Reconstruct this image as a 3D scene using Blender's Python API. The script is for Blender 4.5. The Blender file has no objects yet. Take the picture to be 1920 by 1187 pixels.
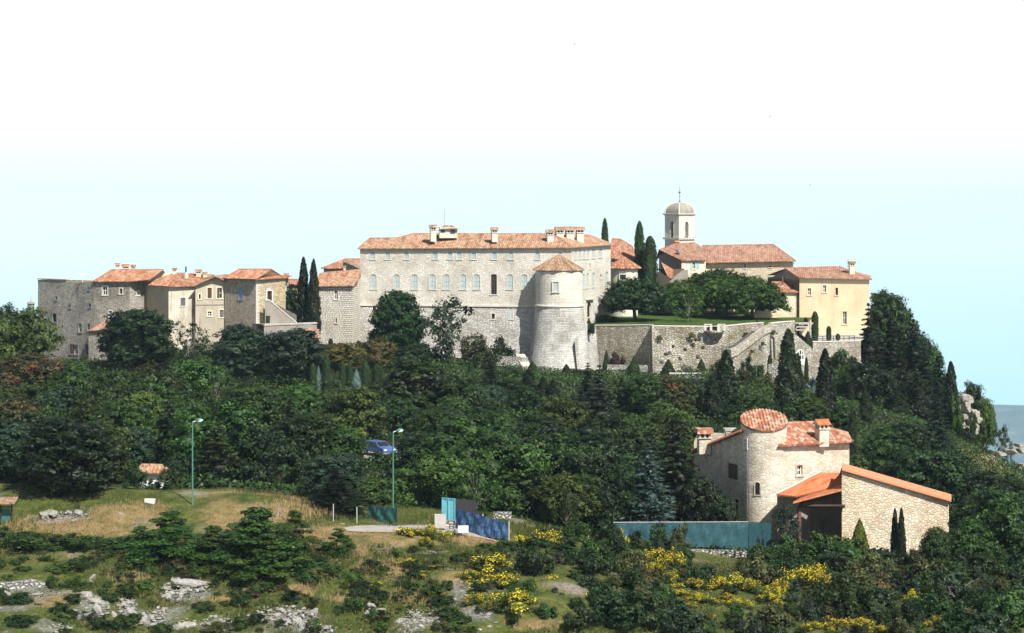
import bpy, bmesh, math, random
import numpy as np
from mathutils import Vector
R = math.radians
SC = bpy.context.scene
COL = SC.collection

# ------------------------------------------------------------------ camera, sky, sun, exposure
F, HZ = 4330.0, 370.0            # focal length and eye level, in pixels of the 1920 wide photograph
cam = bpy.data.cameras.new('camera'); camo = bpy.data.objects.new('camera', cam); COL.objects.link(camo)
cam.sensor_width = 36; cam.lens = F / 1920 * 36; cam.shift_y = -(593.5 - HZ) / 1920
cam.clip_start = 1; cam.clip_end = 60000
camo.rotation_euler = (R(90), 0, 0)
SC.camera = camo
SUN_AZ, SUN_EL = 34, 48           # degrees; azimuth turns from the viewer's side towards +X
SKY = 0.06
HAZE = 0.000035
w = bpy.data.worlds.new('World'); SC.world = w; w.use_nodes = True
nt = w.node_tree; bg = nt.nodes['Background']
sky = nt.nodes.new('ShaderNodeTexSky'); sky.sky_type = 'NISHITA'; sky.sun_disc = False
sky.sun_elevation = R(SUN_EL); sky.sun_rotation = R(180 - SUN_AZ); sky.altitude = 700
sky.air_density = 1.0; sky.dust_density = 2.0
tc = nt.nodes.new('ShaderNodeTexCoord'); sx = nt.nodes.new('ShaderNodeSeparateXYZ')
nt.links.new(tc.outputs['Generated'], sx.inputs[0])
mr = nt.nodes.new('ShaderNodeMapRange'); mr.inputs[1].default_value = -0.12; mr.inputs[2].default_value = 0.16
nt.links.new(sx.outputs[2], mr.inputs[0])
rp = nt.nodes.new('ShaderNodeValToRGB'); nt.links.new(mr.outputs[0], rp.inputs[0])
def sp(z): return (z + 0.12) / 0.28
stops = [(-0.12, (0.50, 0.88, 1.05)), (-0.090, (0.52, 0.90, 1.06)), (-0.055, (0.66, 0.96, 1.06)), (-0.02, (0.84, 1.0, 1.06)),
         (0.008, (0.88, 0.98, 1.0)), (0.03, (1.0, 1.0, 1.0)), (0.16, (1.05, 1.03, 1.02))]
e = rp.color_ramp.elements
while len(e) < len(stops): e.new(0.5)
for i, (z, c) in enumerate(stops): e[i].position = sp(z); e[i].color = (*c, 1)
vm = nt.nodes.new('ShaderNodeVectorMath'); vm.operation = 'SCALE'; vm.inputs['Scale'].default_value = 0.65 / SKY
nt.links.new(rp.outputs[0], vm.inputs[0])
m2 = nt.nodes.new('ShaderNodeMapRange'); m2.inputs[1].default_value = 0.15; m2.inputs[2].default_value = 0.45
nt.links.new(sx.outputs[2], m2.inputs[0])
mx = nt.nodes.new('ShaderNodeMix'); mx.data_type = 'RGBA'
nt.links.new(m2.outputs[0], mx.inputs[0]); nt.links.new(vm.outputs[0], mx.inputs[6]); nt.links.new(sky.outputs[0], mx.inputs[7])
nt.links.new(mx.outputs[2], bg.inputs[0]); bg.inputs[1].default_value = SKY
sl = bpy.data.lights.new('sun', 'SUN'); so = bpy.data.objects.new('sun', sl); COL.objects.link(so)
sl.energy = 5.0; sl.angle = R(0.55); sl.color = (1.0, 0.95, 0.87)
sd = Vector((math.sin(R(SUN_AZ)) * math.cos(R(SUN_EL)), -math.cos(R(SUN_AZ)) * math.cos(R(SUN_EL)), math.sin(R(SUN_EL))))
so.rotation_euler = sd.to_track_quat('Z', 'Y').to_euler()
SC.view_settings.view_transform = 'Standard'; SC.view_settings.look = 'None'
SC.view_settings.exposure = 0.65; SC.view_settings.gamma = 1
SC.cycles.max_bounces = 5; SC.cycles.diffuse_bounces = 3; SC.cycles.transparent_max_bounces = 4; SC.cycles.volume_bounces = 1
SC.cycles.use_fast_gi = False; SC.cycles.use_denoising = True

# ------------------------------------------------------------------ helpers
def C(px, Y): return ((px - 960) / F * Y, Y)
def zp(py, Y): return -(py - HZ) / F * Y
def P(px, py, Y): return Vector(((px - 960) / F * Y, Y, zp(py, Y)))

class MB:
    """collects shapes with UVs in metres and links them as ONE mesh object"""
    def __init__(s): s.v = []; s.f = []; s.uv = []; s.mi = []
    def poly(s, pts, uv=None, mi=0):
        b = len(s.v); s.v += [tuple(p) for p in pts]; s.f.append(list(range(b, b + len(pts))))
        if uv is None:
            p = [Vector(q) for q in pts]; n = (p[1] - p[0]).cross(p[2] - p[0])
            if abs(n.z) > 0.85 * n.length: uv = [(q.x, q.y) for q in p]
            else:
                t = Vector((-n.y, n.x, 0)); t = t.normalized() if t.length > 1e-9 else Vector((1, 0, 0))
                k = 1 / max(0.35, math.sqrt(max(0, 1 - (n.z / max(n.length, 1e-9)) ** 2)))
                uv = [(q.dot(t), q.z * k) for q in p]
        s.uv.append(uv); s.mi.append(mi)
    def box(s, c, d, rz=0, mi=0, tilt=None):
        cx, cy, cz = c; a, b, h = d[0] / 2, d[1] / 2, d[2] / 2; cs, sn = math.cos(rz), math.sin(rz)
        q = [Vector((cx + x * cs - y * sn, cy + x * sn + y * cs, cz + z)) for z in (-h, h) for x, y in ((-a, -b), (a, -b), (a, b), (-a, b))]
        for f in ((0, 1, 5, 4), (1, 2, 6, 5), (2, 3, 7, 6), (3, 0, 4, 7), (4, 5, 6, 7), (3, 2, 1, 0)): s.poly([q[i] for i in f], mi=mi)
    def bar(s, p, q, r0, r1=None, n=6, mi=0, cap=True):
        p, q = Vector(p), Vector(q); r1 = r0 if r1 is None else r1; d = (q - p)
        if d.length < 1e-6: return
        t = d.to_track_quat('Z', 'Y').to_matrix(); b = len(s.v); L = d.length
        for k in range(n):
            a = 2 * math.pi * k / n; o = t @ Vector((math.cos(a), math.sin(a), 0))
            s.v.append(tuple(p + o * r0)); s.v.append(tuple(q + o * r1))
        for k in range(n):
            j = (k + 1) % n; s.f.append([b + 2 * k, b + 2 * j, b + 2 * j + 1, b + 2 * k + 1])
            c = 2 * math.pi * r0 / n; s.uv.append([(k * c, 0), ((k + 1) * c, 0), ((k + 1) * c, L), (k * c, L)]); s.mi.append(mi)
        if cap:
            for e_ in (0, 1):
                f = [b + 2 * k + e_ for k in range(n)]; f = f if e_ else f[::-1]
                s.f.append(f); s.uv.append([(0, 0)] * n); s.mi.append(mi)
    def tube(s, pts, r0, r1, n=6, mi=0):
        m = len(pts) - 1
        for i in range(m): s.bar(pts[i], pts[i + 1], r0 + (r1 - r0) * i / m, r0 + (r1 - r0) * (i + 1) / m, n, mi, cap=i in (0, m - 1))
    def lathe(s, cx, cy, prof, n=24, mi=0, a0=0, a1=2 * math.pi):
        for k in range(n):
            p, q = a0 + (a1 - a0) * k / n, a0 + (a1 - a0) * (k + 1) / n
            for (ra, za), (rb, zb) in zip(prof, prof[1:]):
                pts = [(cx + ra * math.cos(p), cy + ra * math.sin(p), za), (cx + ra * math.cos(q), cy + ra * math.sin(q), za),
                       (cx + rb * math.cos(q), cy + rb * math.sin(q), zb), (cx + rb * math.cos(p), cy + rb * math.sin(p), zb)]
                rm = max(ra, rb)
                uv = [(p * rm, za), (q * rm, za), (q * rm, zb), (p * rm, zb)]
                if rb < 1e-6: pts, uv = pts[:3], uv[:3]
                elif ra < 1e-6: pts, uv = pts[1:], uv[1:]
                s.poly(pts, uv, mi)
    def build(s, name, mats, parent=None, smooth=False):
        me = bpy.data.meshes.new(name); me.from_pydata(s.v, [], s.f)
        if s.uv:
            l = me.uv_layers.new(name='UVMap'); l.data.foreach_set('uv', np.array([c for f in s.uv for c in f], dtype=np.float32).ravel())
        for m in (mats if isinstance(mats, (list, tuple)) else [mats]): me.materials.append(m)
        if any(s.mi): me.polygons.foreach_set('material_index', s.mi)
        if smooth: me.polygons.foreach_set('use_smooth', [True] * len(me.polygons))
        return link(name, me, parent)

def link(name, me, parent=None):
    o = bpy.data.objects.new(name, me); COL.objects.link(o)
    if parent is not None:
        o.parent = parent; o.matrix_parent_inverse = parent.matrix_basis.inverted() if parent.type == 'EMPTY' else parent.matrix_basis.inverted()
    return o
def tag(o, label=None, cat=None, group=None, kind=None):
    if label: o['label'] = label
    if cat: o['category'] = cat
    if group: o['group'] = group
    if kind: o['kind'] = kind
    return o
def empty(name, loc, label=None, cat=None, group=None):
    o = bpy.data.objects.new(name, None); COL.objects.link(o); o.location = loc; o.empty_display_size = 0.5
    return tag(o, label, cat, group)

# ------------------------------------------------------------------ materials
class NT:
    def __init__(s, name, rough=0.9, spec=0.15):
        s.m = bpy.data.materials.new(name); s.m.use_nodes = True; s.t = s.m.node_tree; s.b = s.t.nodes['Principled BSDF']
        s.b.inputs['Roughness'].default_value = rough; s.b.inputs['Specular IOR Level'].default_value = spec
    def n(s, typ, props=None, **inp):
        x = s.t.nodes.new('ShaderNode' + typ)
        for k, v in (props or {}).items(): setattr(x, k, v)
        for k, v in inp.items():
            k = int(k[1:]) if k[0] == '_' and k[1:].isdigit() else k.replace('_', ' ')
            s.set(x.inputs[k], v)
        return x
    def set(s, sock, v):
        if isinstance(v, bpy.types.NodeSocket): s.t.links.new(v, sock)
        elif isinstance(v, bpy.types.Node): s.t.links.new(v.outputs[0], sock)
        else:
            if isinstance(v, (tuple, list)) and len(v) == 3 and sock.type == 'RGBA': v = (*v, 1)
            sock.default_value = v
    def math(s, op, a, b=0.0): return s.n('Math', {'operation': op}, _0=a, _1=b).outputs[0]
    def mix(s, f, a, b, mode='MIX'):
        x = s.n('Mix', {'data_type': 'RGBA', 'blend_type': mode}); s.set(x.inputs[0], f); s.set(x.inputs[6], a); s.set(x.inputs[7], b); return x.outputs[2]
    def ramp(s, f, st, interp='LINEAR'):
        x = s.n('ValToRGB'); s.set(x.inputs[0], f); r = x.color_ramp; r.interpolation = interp
        while len(r.elements) < len(st): r.elements.new(0.5)
        for i, (p, c) in enumerate(st):
            c = (c, c, c) if isinstance(c, (int, float)) else c
            r.elements[i].position = p; r.elements[i].color = (*c, 1)
        return x.outputs[0]
    def rng(s, v, a, b, c, d): return s.n('MapRange', None, _0=v, _1=a, _2=b, _3=c, _4=d).outputs[0]
    def noise(s, vec, scale, detail=4, rough=0.55, out=0): return s.n('TexNoise', None, Vector=vec, Scale=scale, Detail=detail, Roughness=rough).outputs[out]
    def col(s, v): s.set(s.b.inputs['Base Color'], v)
    def bump(s, h, dist, strength=1.0): s.set(s.b.inputs['Normal'], s.n('Bump', None, Height=h, Distance=dist, Strength=strength).outputs[0])
    def uv(s): return s.n('UVMap').outputs[0]

def stone(name, c1, c2, cm, size=0.45, style='rubble', stain=(0.55, 0.5, 0.45), stain_amt=0.6, ratio=0.55, gap=0.06, bump=0.05):
    t = NT(name); uv = t.uv()
    nz = t.noise(uv, 0.9, 3, out=1)
    d = t.n('VectorMath', {'operation': 'SCALE'}, _0=nz, Scale=0.22 * size if style == 'ashlar' else 0.7 * size).outputs[0]
    nz2 = t.noise(uv, 2.6 / size, 3, out=1); d2 = t.n('VectorMath', {'operation': 'SCALE'}, _0=nz2, Scale=0.10 * size if style == 'ashlar' else 0.34 * size).outputs[0]; d = t.n('VectorMath', {'operation': 'ADD'}, _0=d, _1=d2).outputs[0]
    p = t.n('VectorMath', {'operation': 'ADD'}, _0=uv, _1=d).outputs[0]
    if style == 'rubble':
        mp = t.n('Mapping', None, Vector=p, Scale=(1 / size, 1 / (size * ratio), 1)).outputs[0]
        v1 = t.n('TexVoronoi', {'voronoi_dimensions': '2D', 'feature': 'F1'}, Vector=mp, Scale=1)
        v2 = t.n('TexVoronoi', {'voronoi_dimensions': '2D', 'feature': 'DISTANCE_TO_EDGE'}, Vector=mp, Scale=1)
        cell = t.n('SeparateColor', None, _0=v1.outputs['Color']).outputs[0]
        edge = t.math('MULTIPLY', t.rng(v2.outputs[0], gap * 0.2, gap * 2.6, 0, 1), t.rng(t.noise(uv, 1.1 / size, 2), .3, .5, .35, 1))
    else:
        b = t.n('TexBrick', {'offset': 0.5, 'squash': 0.7, 'squash_frequency': 3}, Vector=p, Scale=1)
        b.inputs['Brick Width'].default_value = size; b.inputs['Row Height'].default_value = size * ratio
        b.inputs['Mortar Size'].default_value = gap * size; b.inputs['Mortar Smooth'].default_value = 0.6; b.inputs['Bias'].default_value = 0
        b.inputs['Color1'].default_value = (0, 0, 0, 1); b.inputs['Color2'].default_value = (1, 1, 1, 1); b.inputs['Mortar'].default_value = (0.5, 0.5, 0.5, 1)
        cell = b.outputs[0]; edge = t.math('SUBTRACT', 1.0, b.outputs[1])
    c = t.mix(cell, c1, c2)
    c = t.mix(t.math('MULTIPLY', t.math('SUBTRACT', 1.0, edge), 0.85), c, cm)
    big = t.rng(t.noise(uv, 0.16, 5, 0.6), 0.42, 0.66, 0, stain_amt)
    c = t.mix(big, c, t.mix(1.0, c, stain, 'MULTIPLY'))
    st = t.n('Mapping', None, Vector=uv, Scale=(1.1, 0.12, 1)).outputs[0]
    c = t.mix(t.rng(t.noise(st, 0.9, 4, 0.65), 0.52, 0.75, 0, stain_amt * 0.7), c, t.mix(1.0, c, stain, 'MULTIPLY'))
    pt = t.rng(t.noise(uv, 0.33, 5, 0.62), 0.50, 0.56, 0, 1); c = t.mix(t.math('MULTIPLY', pt, 0.5), c, t.mix(1.0, c, (0.80, 0.80, 0.80), 'MULTIPLY'))
    fine = t.noise(uv, 5, 4, 0.7)
    c = t.mix(1.0, c, t.ramp(fine, [(0.25, 0.82), (0.75, 1.12)]), 'MULTIPLY')
    t.col(c); h = t.math('ADD', edge, t.math('MULTIPLY', fine, 0.8)); t.bump(h, bump); return t.m

def plaster(name, c1, c2, stain, amt=0.6):
    t = NT(name); uv = t.uv(); c = t.mix(t.rng(t.noise(uv, 0.35, 6, 0.65), 0.35, 0.65, 0, 1), c1, c2)
    st = t.n('Mapping', None, Vector=uv, Scale=(0.8, 0.16, 1)).outputs[0]
    c = t.mix(t.rng(t.noise(st, 0.8, 5, 0.65), 0.5, 0.72, 0, amt), c, stain)
    c = t.mix(1.0, c, t.ramp(t.noise(uv, 3, 5, 0.7), [(0.2, 0.82), (0.8, 1.12)]), 'MULTIPLY'); t.col(c); t.bump(t.noise(uv, 4, 5, 0.7), 0.03); return t.m

def tiles(name, cols, period, lichen=(0.36, 0.31, 0.25), lam=0.5, row=0.36, smix=0.4):
    t = NT(name, 0.85, 0.15); uv = t.uv(); s_ = t.n('SeparateXYZ', None, _0=uv)
    cu = t.math('FLOOR', t.math('DIVIDE', s_.outputs[0], period)); cv = t.math('FLOOR', t.math('ADD', t.math('DIVIDE', s_.outputs[1], row), t.math('MULTIPLY', cu, 0.37)))
    wn = t.n('TexWhiteNoise', {'noise_dimensions': '2D'}, Vector=t.n('CombineXYZ', None, _0=cu, _1=cv).outputs[0])
    c = t.ramp(wn.outputs[0], [(i / len(cols), q) for i, q in enumerate(cols)], 'CONSTANT')
    sm = t.ramp(t.noise(uv, 0.6, 4, 0.6), [(0.3, cols[0]), (0.5, cols[1]), (0.7, cols[-1])])
    c = t.mix(smix, c, sm)
    sk = t.noise(t.n('Mapping', None, Vector=uv, Scale=(1.3, 0.35, 1)).outputs[0], 0.8, 5, 0.65)
    c = t.mix(t.rng(sk, 0.52, 0.64, 0, 0.6 * lam + .1), c, (0.60, 0.47, 0.35)); c = t.mix(t.rng(sk, 0.48, 0.36, 0, 0.75), c, t.mix(1.0, c, (0.50, 0.46, 0.44), 'MULTIPLY'))
    c = t.mix(t.rng(t.noise(uv, 1.1, 6, 0.7), 0.5, 0.68, 0, lam), c, lichen)
    fr = t.math('FRACT', t.math('ADD', t.math('DIVIDE', s_.outputs[1], row), t.math('MULTIPLY', cu, 0.37)))
    c = t.mix(1.0, c, t.ramp(t.noise(uv, 9, 3, 0.7), [(0.2, 0.58), (0.8, 1.02)]), 'MULTIPLY')
    t.col(c); t.bump(t.math('ADD', t.math('MULTIPLY', fr, -1.0), t.math('MULTIPLY', t.noise(uv, 7, 3), 0.6)), 0.05); return t.m

def plain(name, c, rough=0.8, spec=0.2, var=0.25, scale=2.0, metal=0):
    t = NT(name, rough, spec); g = t.n('TexCoord').outputs['Object']
    n_ = t.noise(g, scale, 5, 0.65); t.col(t.mix(1.0, c, t.ramp(n_, [(0.25, 1 - var), (0.75, 1 + var)]), 'MULTIPLY'))
    t.b.inputs['Metallic'].default_value = metal; return t.m

def leafmat(name, ca, cb, cc=None, var=0.45, trans=0.05):
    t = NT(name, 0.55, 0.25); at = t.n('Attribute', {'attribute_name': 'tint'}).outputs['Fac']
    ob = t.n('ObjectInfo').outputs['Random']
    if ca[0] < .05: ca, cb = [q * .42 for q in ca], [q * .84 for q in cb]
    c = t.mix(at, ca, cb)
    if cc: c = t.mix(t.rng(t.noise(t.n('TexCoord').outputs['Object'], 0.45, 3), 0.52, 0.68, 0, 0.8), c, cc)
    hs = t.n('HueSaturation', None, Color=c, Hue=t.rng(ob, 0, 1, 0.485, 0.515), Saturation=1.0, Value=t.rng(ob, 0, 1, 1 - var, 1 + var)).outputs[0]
    t.col(hs)
    if trans:
        tr = t.n('BsdfTranslucent', None, Color=hs); ms = t.n('MixShader', None, _0=trans, _1=t.b.outputs[0], _2=tr.outputs[0])
        t.t.links.new(ms.outputs[0], t.t.nodes['Material Output'].inputs[0])
    return t.m

LIME = (0.56, 0.53, 0.46)
M = {}
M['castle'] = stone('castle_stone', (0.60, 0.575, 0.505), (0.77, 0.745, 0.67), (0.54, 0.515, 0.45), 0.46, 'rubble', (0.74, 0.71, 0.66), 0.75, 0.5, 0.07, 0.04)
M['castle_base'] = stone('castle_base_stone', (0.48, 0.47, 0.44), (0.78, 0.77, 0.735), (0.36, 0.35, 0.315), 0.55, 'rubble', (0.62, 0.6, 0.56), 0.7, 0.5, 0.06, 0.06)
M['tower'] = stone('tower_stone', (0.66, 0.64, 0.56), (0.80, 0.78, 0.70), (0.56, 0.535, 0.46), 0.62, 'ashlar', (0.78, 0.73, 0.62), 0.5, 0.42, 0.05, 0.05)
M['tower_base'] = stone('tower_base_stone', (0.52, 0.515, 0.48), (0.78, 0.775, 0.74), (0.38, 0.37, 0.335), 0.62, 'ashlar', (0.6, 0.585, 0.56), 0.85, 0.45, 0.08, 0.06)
M['ashlar'] = stone('white_block_stone', (0.62, 0.595, 0.53), (0.80, 0.775, 0.70), (0.24, 0.225, 0.19), 0.62, 'ashlar', (0.72, 0.68, 0.55), 0.45, 0.55, 0.085, 0.1)
M['greystone'] = stone('grey_rubble', (0.33, 0.31, 0.27), (0.54, 0.51, 0.44), (0.23, 0.21, 0.175), 0.40, 'rubble', (0.5, 0.48, 0.45), 0.85, 0.6, 0.06, 0.08)
M['warmstone'] = stone('warm_rubble', (0.44, 0.37, 0.25), (0.66, 0.58, 0.42), (0.35, 0.29, 0.19), 0.5, 'rubble', (0.72, 0.62, 0.45), 0.5, 0.6, 0.06, 0.06)
M['greywarm'] = stone('grey_warm_rubble', (0.33, 0.295, 0.235), (0.52, 0.465, 0.375), (0.25, 0.22, 0.175), 0.45, 'rubble', (0.7, 0.66, 0.6), 0.5, 0.6, 0.06, 0.06)
M['cream'] = stone('cream_rubble', (0.62, 0.55, 0.41), (0.76, 0.70, 0.54), (0.54, 0.47, 0.34), 0.5, 'rubble', (0.8, 0.7, 0.52), 0.5, 0.55, 0.05, 0.05)
M['terrace'] = stone('terrace_stone', (0.42, 0.40, 0.33), (0.76, 0.74, 0.67), (0.33, 0.31, 0.245), 0.5, 'rubble', (0.48, 0.44, 0.34), 0.9, 0.6, 0.09, 0.14)
M['terrace_pale'] = stone('pale_parapet_stone', (0.40, 0.37, 0.31), (0.62, 0.58, 0.5), (0.26, 0.24, 0.19), 0.6, 'rubble', (0.6, 0.56, 0.46), 0.7, 0.6, 0.06, 0.06)
M['villa'] = stone('villa_rubble', (0.50, 0.455, 0.37), (0.75, 0.715, 0.62), (0.56, 0.51, 0.41), 0.46, 'rubble', (0.66, 0.55, 0.42), 0.6, 0.62, 0.05, 0.025)
M['villa_big'] = stone('villa_big_rubble', (0.50, 0.43, 0.32), (0.78, 0.735, 0.63), (0.44, 0.365, 0.245), 0.40, 'rubble', (0.72, 0.58, 0.42), 0.5, 0.66, 0.08, 0.04)
M['drystone'] = stone('dry_stone', (0.36, 0.35, 0.32), (0.66, 0.65, 0.61), (0.09, 0.085, 0.07), 0.42, 'rubble', (0.6, 0.56, 0.5), 0.5, 0.6, 0.09, 0.15)
M['ochre'] = plaster('yellow_plaster', (0.76, 0.615, 0.42), (0.68, 0.53, 0.345), (0.54, 0.39, 0.25), 0.55)
M['beige'] = plaster('beige_plaster', (0.47, 0.42, 0.33), (0.38, 0.34, 0.27), (0.24, 0.21, 0.16), 0.7)
M['stained'] = plaster('stained_white_plaster', (0.62, 0.58, 0.47), (0.50, 0.45, 0.35), (0.16, 0.14, 0.11), 0.75)
M['brownplaster'] = plaster('brown_plaster', (0.40, 0.33, 0.225), (0.33, 0.27, 0.185), (0.20, 0.16, 0.115), 0.6)
M['paleplaster'] = plaster('pale_plaster', (0.72, 0.66, 0.50), (0.66, 0.59, 0.44), (0.45, 0.40, 0.3), 0.4)
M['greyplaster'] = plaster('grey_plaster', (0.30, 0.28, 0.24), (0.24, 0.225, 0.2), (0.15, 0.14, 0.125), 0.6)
M['domestone'] = plaster('dome_stone', (0.34, 0.32, 0.27), (0.25, 0.235, 0.195), (0.13, 0.12, 0.10), 0.9)
M['trim'] = plaster('stone_trim', (0.62, 0.59, 0.52), (0.54, 0.51, 0.44), (0.38, 0.36, 0.31), 0.4)
M['oldtile'] = tiles('old_roof_tile', [(0.36, 0.13, 0.07), (0.50, 0.30, 0.18), (0.22, 0.095, 0.06), (0.60, 0.46, 0.33), (0.40, 0.24, 0.15), (0.44, 0.17, 0.09), (0.55, 0.38, 0.25)], 0.36, (0.42, 0.35, 0.26), 0.6)
M['browntile'] = tiles('weathered_roof_tile', [(0.34, 0.15, 0.085), (0.48, 0.32, 0.2), (0.22, 0.12, 0.08), (0.50, 0.37, 0.26), (0.30, 0.18, 0.12)], 0.36, (0.34, 0.29, 0.22), 0.7)
M['redtile'] = tiles('red_roof_tile', [(0.42, 0.15, 0.075), (0.50, 0.25, 0.14), (0.25, 0.09, 0.055), (0.56, 0.39, 0.27), (0.38, 0.14, 0.07)], 0.36, (0.52, 0.37, 0.27), 0.65)
M['pinktile'] = tiles('pink_roof_tile', [(0.42, 0.19, 0.12), (0.50, 0.30, 0.21), (0.28, 0.125, 0.085), (0.54, 0.39, 0.29), (0.36, 0.16, 0.10)], 0.36, (0.45, 0.31, 0.23), 0.55)
M['villatile'] = tiles('speckled_roof_tile', [(0.46, 0.16, 0.08), (0.58, 0.42, 0.31), (0.35, 0.13, 0.07), (0.60, 0.48, 0.37), (0.50, 0.20, 0.11), (0.56, 0.26, 0.16), (0.46, 0.15, 0.08)], 0.34, (0.42, 0.36, 0.32), 0.12, 0.40, 0.1)
M['newtile'] = tiles('new_orange_tile', [(0.60, 0.19, 0.075), (0.62, 0.22, 0.10), (0.56, 0.17, 0.065)], 0.30, (0.50, 0.19, 0.09), 0.25)
M['coping'] = plain('terracotta_coping', (0.58, 0.215, 0.115), 0.8, 0.2, 0.12)
M['shutter_pale'] = plain('pale_grey_green_shutter', (0.40, 0.48, 0.48), 0.6, 0.3, 0.15)
M['shutter_brown'] = plain('brown_shutter', (0.09, 0.05, 0.035), 0.6, 0.3)
M['shutter_grey'] = plain('grey_shutter', (0.12, 0.115, 0.12), 0.6, 0.3)
M['shutter_blue'] = plain('blue_shutter', (0.13, 0.30, 0.62), 0.5, 0.3, 0.12)
M['shutter_turq'] = plain('turquoise_shutter', (0.12, 0.45, 0.60), 0.5, 0.3, 0.12)
M['glass'] = plain('dark_window_glass', (0.02, 0.022, 0.025), 0.12, 0.5, 0.3)
M['void'] = plain('dark_opening', (0.035, 0.032, 0.03), 0.9, 0.05)
M['white'] = plain('white_paint', (0.76, 0.76, 0.74), 0.5, 0.4, 0.08)
M['wood'] = plain('dark_timber', (0.05, 0.03, 0.022), 0.8, 0.15)
M['redwood'] = plain('red_brown_post', (0.16, 0.07, 0.045), 0.8, 0.15)
M['eave'] = plain('eave_boards', (0.10, 0.075, 0.055), 0.9, 0.1)
M['metal'] = plain('grey_metal', (0.35, 0.35, 0.35), 0.5, 0.5, 0.15)
M['iron'] = plain('dark_iron', (0.03, 0.03, 0.035), 0.6, 0.4)
M['lampgreen'] = plain('green_lamp_paint', (0.05, 0.20, 0.14), 0.45, 0.4, 0.12)
M['lampglass'] = plain('lamp_glass', (0.75, 0.78, 0.76), 0.2, 0.5, 0.05)
M['bark'] = plain('bark', (0.075, 0.058, 0.045), 0.95, 0.05, 0.4, 3)
M['palebark'] = plain('pale_bark', (0.22, 0.195, 0.16), 0.95, 0.05, 0.35, 3)
M['deadwood'] = plain('dead_wood', (0.36, 0.32, 0.27), 0.95, 0.05, 0.3, 3)
M['bronze'] = plain('bell_bronze', (0.06, 0.05, 0.04), 0.5, 0.5, 0.2, metal=0.5)
M['asphalt'] = plain('pale_road_concrete', (0.30, 0.28, 0.25), 0.9, 0.1, 0.2, 0.7)
M['gravel'] = plain('white_gravel', (0.62, 0.60, 0.56), 0.95, 0.1, 0.25, 2)
M['concrete'] = plain('concrete', (0.40, 0.38, 0.35), 0.9, 0.1, 0.25, 1.5)
# ------------------------------------------------------------------ the ground
GP = [(-150,1205,176),(300,1192,179),(700,1192,181),(1100,1197,183),(1500,1200,185),(2050,1205,186),
 (-100,1100,190),(150,1095,190),(400,1085,191),(620,1075,192),(900,1085,193),(1150,1095,196),(1400,1105,200),(1650,1110,204),(2000,1125,206),
 (-60,1040,198),(200,1040,198),(500,1040,198),(760,1035,199),(960,1045,201),
 (-60,996,204),(150,996,204),(300,990,205),(500,985,206),(650,992,206),(700,994,206),(800,996,206),(870,1000,207),(960,1016,208),(1100,1026,212),(1300,1034,221),(1450,1036,226),(1600,1032,230),(1790,1034,233),(2000,1065,232),
 (-60,935,212),(130,925,213),(250,930,212),(361,952,211),(470,935,212),(540,945,211),(600,968,209),
 (0,905,221),(200,908,221),(320,918,222),(500,930,222),(650,965,214),(700,975,213),(800,978,213),(900,975,215),(1000,985,219),
 (100,850,255),(400,850,255),(700,856,256),(850,866,256),(1000,880,258),(1250,915,260),(1500,945,262),(1750,975,264),(2000,1000,264),
 (-60,765,320),(150,770,320),(400,785,320),(700,795,320),(1000,785,320),(1300,805,320),(1500,815,320),
 (150,735,345),(400,755,345),(700,765,345),(1000,752,345),(1250,762,345),(1750,890,320),(2000,985,320),
 (-60,700,365),(250,688,366),(450,700,366),(640,700,371),(850,697,377),(1000,702,381),(1200,708,382),(1350,712,378),(1450,735,372),(1600,760,372),(1700,790,370),(1840,860,370),(2000,940,370),
 (-60,700,390),(80,690,388),(200,685,392),(350,635,396),(450,625,398),(560,632,400),(640,645,398),(800,655,402),(1000,690,400),(1250,690,404),(1420,705,398),(1560,705,405),(1640,700,412),(1700,735,410),(1780,785,405),(1850,850,400),(1960,925,400),
 (300,600,425),(700,600,430),(1000,605,430),(1250,600,440),(1500,610,440),(1620,640,435),(1720,735,430),(1800,810,425),(1900,895,420),
 (0,720,420),(0,900,470),(300,760,480),(800,760,490),(1300,760,490),(1600,800,480),(1850,980,470),(2000,1050,450)]
G3 = np.array([tuple(P(*g)) for g in GP])
def _tps(a, b):
    d2 = ((a[:, None, :] - b[None, :, :]) ** 2).sum(-1) / 1e4
    return np.where(d2 > 0, d2 * np.log(d2 + 1e-12), 0)
_n = len(G3); _K = _tps(G3[:, :2], G3[:, :2]) + 0.0015 * np.eye(_n); _Q = np.c_[np.ones(_n), G3[:, :2] / 100]
_A = np.block([[_K, _Q], [_Q.T, np.zeros((3, 3))]]); _W = np.linalg.solve(_A, np.r_[G3[:, 2], np.zeros(3)])
def ground_np(X, Y):
    out = np.empty(len(X)); p = np.c_[X, Y]
    for i in range(0, len(X), 20000):
        q = p[i:i + 20000]; out[i:i + 20000] = _tps(q, G3[:, :2]) @ _W[:_n] + np.c_[np.ones(len(q)), q / 100] @ _W[_n:]
    return out
def ground(x, y): return float(ground_np(np.array([x]), np.array([y]))[0])
def gp(px, py, y0=150, y1=480):
    """the ground point seen at a pixel"""
    Y = np.arange(y0, y1, 0.5); X = (px - 960) / F * Y; g = ground_np(X, Y); r = -(py - HZ) / F * Y
    k = np.argmax(g >= r); return Vector((X[k], Y[k], g[k]))

def fbm(x, y, seed=0, oct=4, scale=1.0):
    rs = np.random.RandomState(seed); v = np.zeros_like(x); a = 1.0
    for o in range(oct):
        for k in range(3):
            th = rs.rand() * 6.283; ph = rs.rand() * 6.283; f = scale * (1.7 ** o) * (0.8 + 0.4 * rs.rand())
            v += a / 3 * np.sin((x * math.cos(th) + y * math.sin(th)) * f + ph + 1.3 * np.sin((x * math.sin(th) - y * math.cos(th)) * f * 0.7 + ph * 2))
        a *= 0.55
    return v

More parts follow.
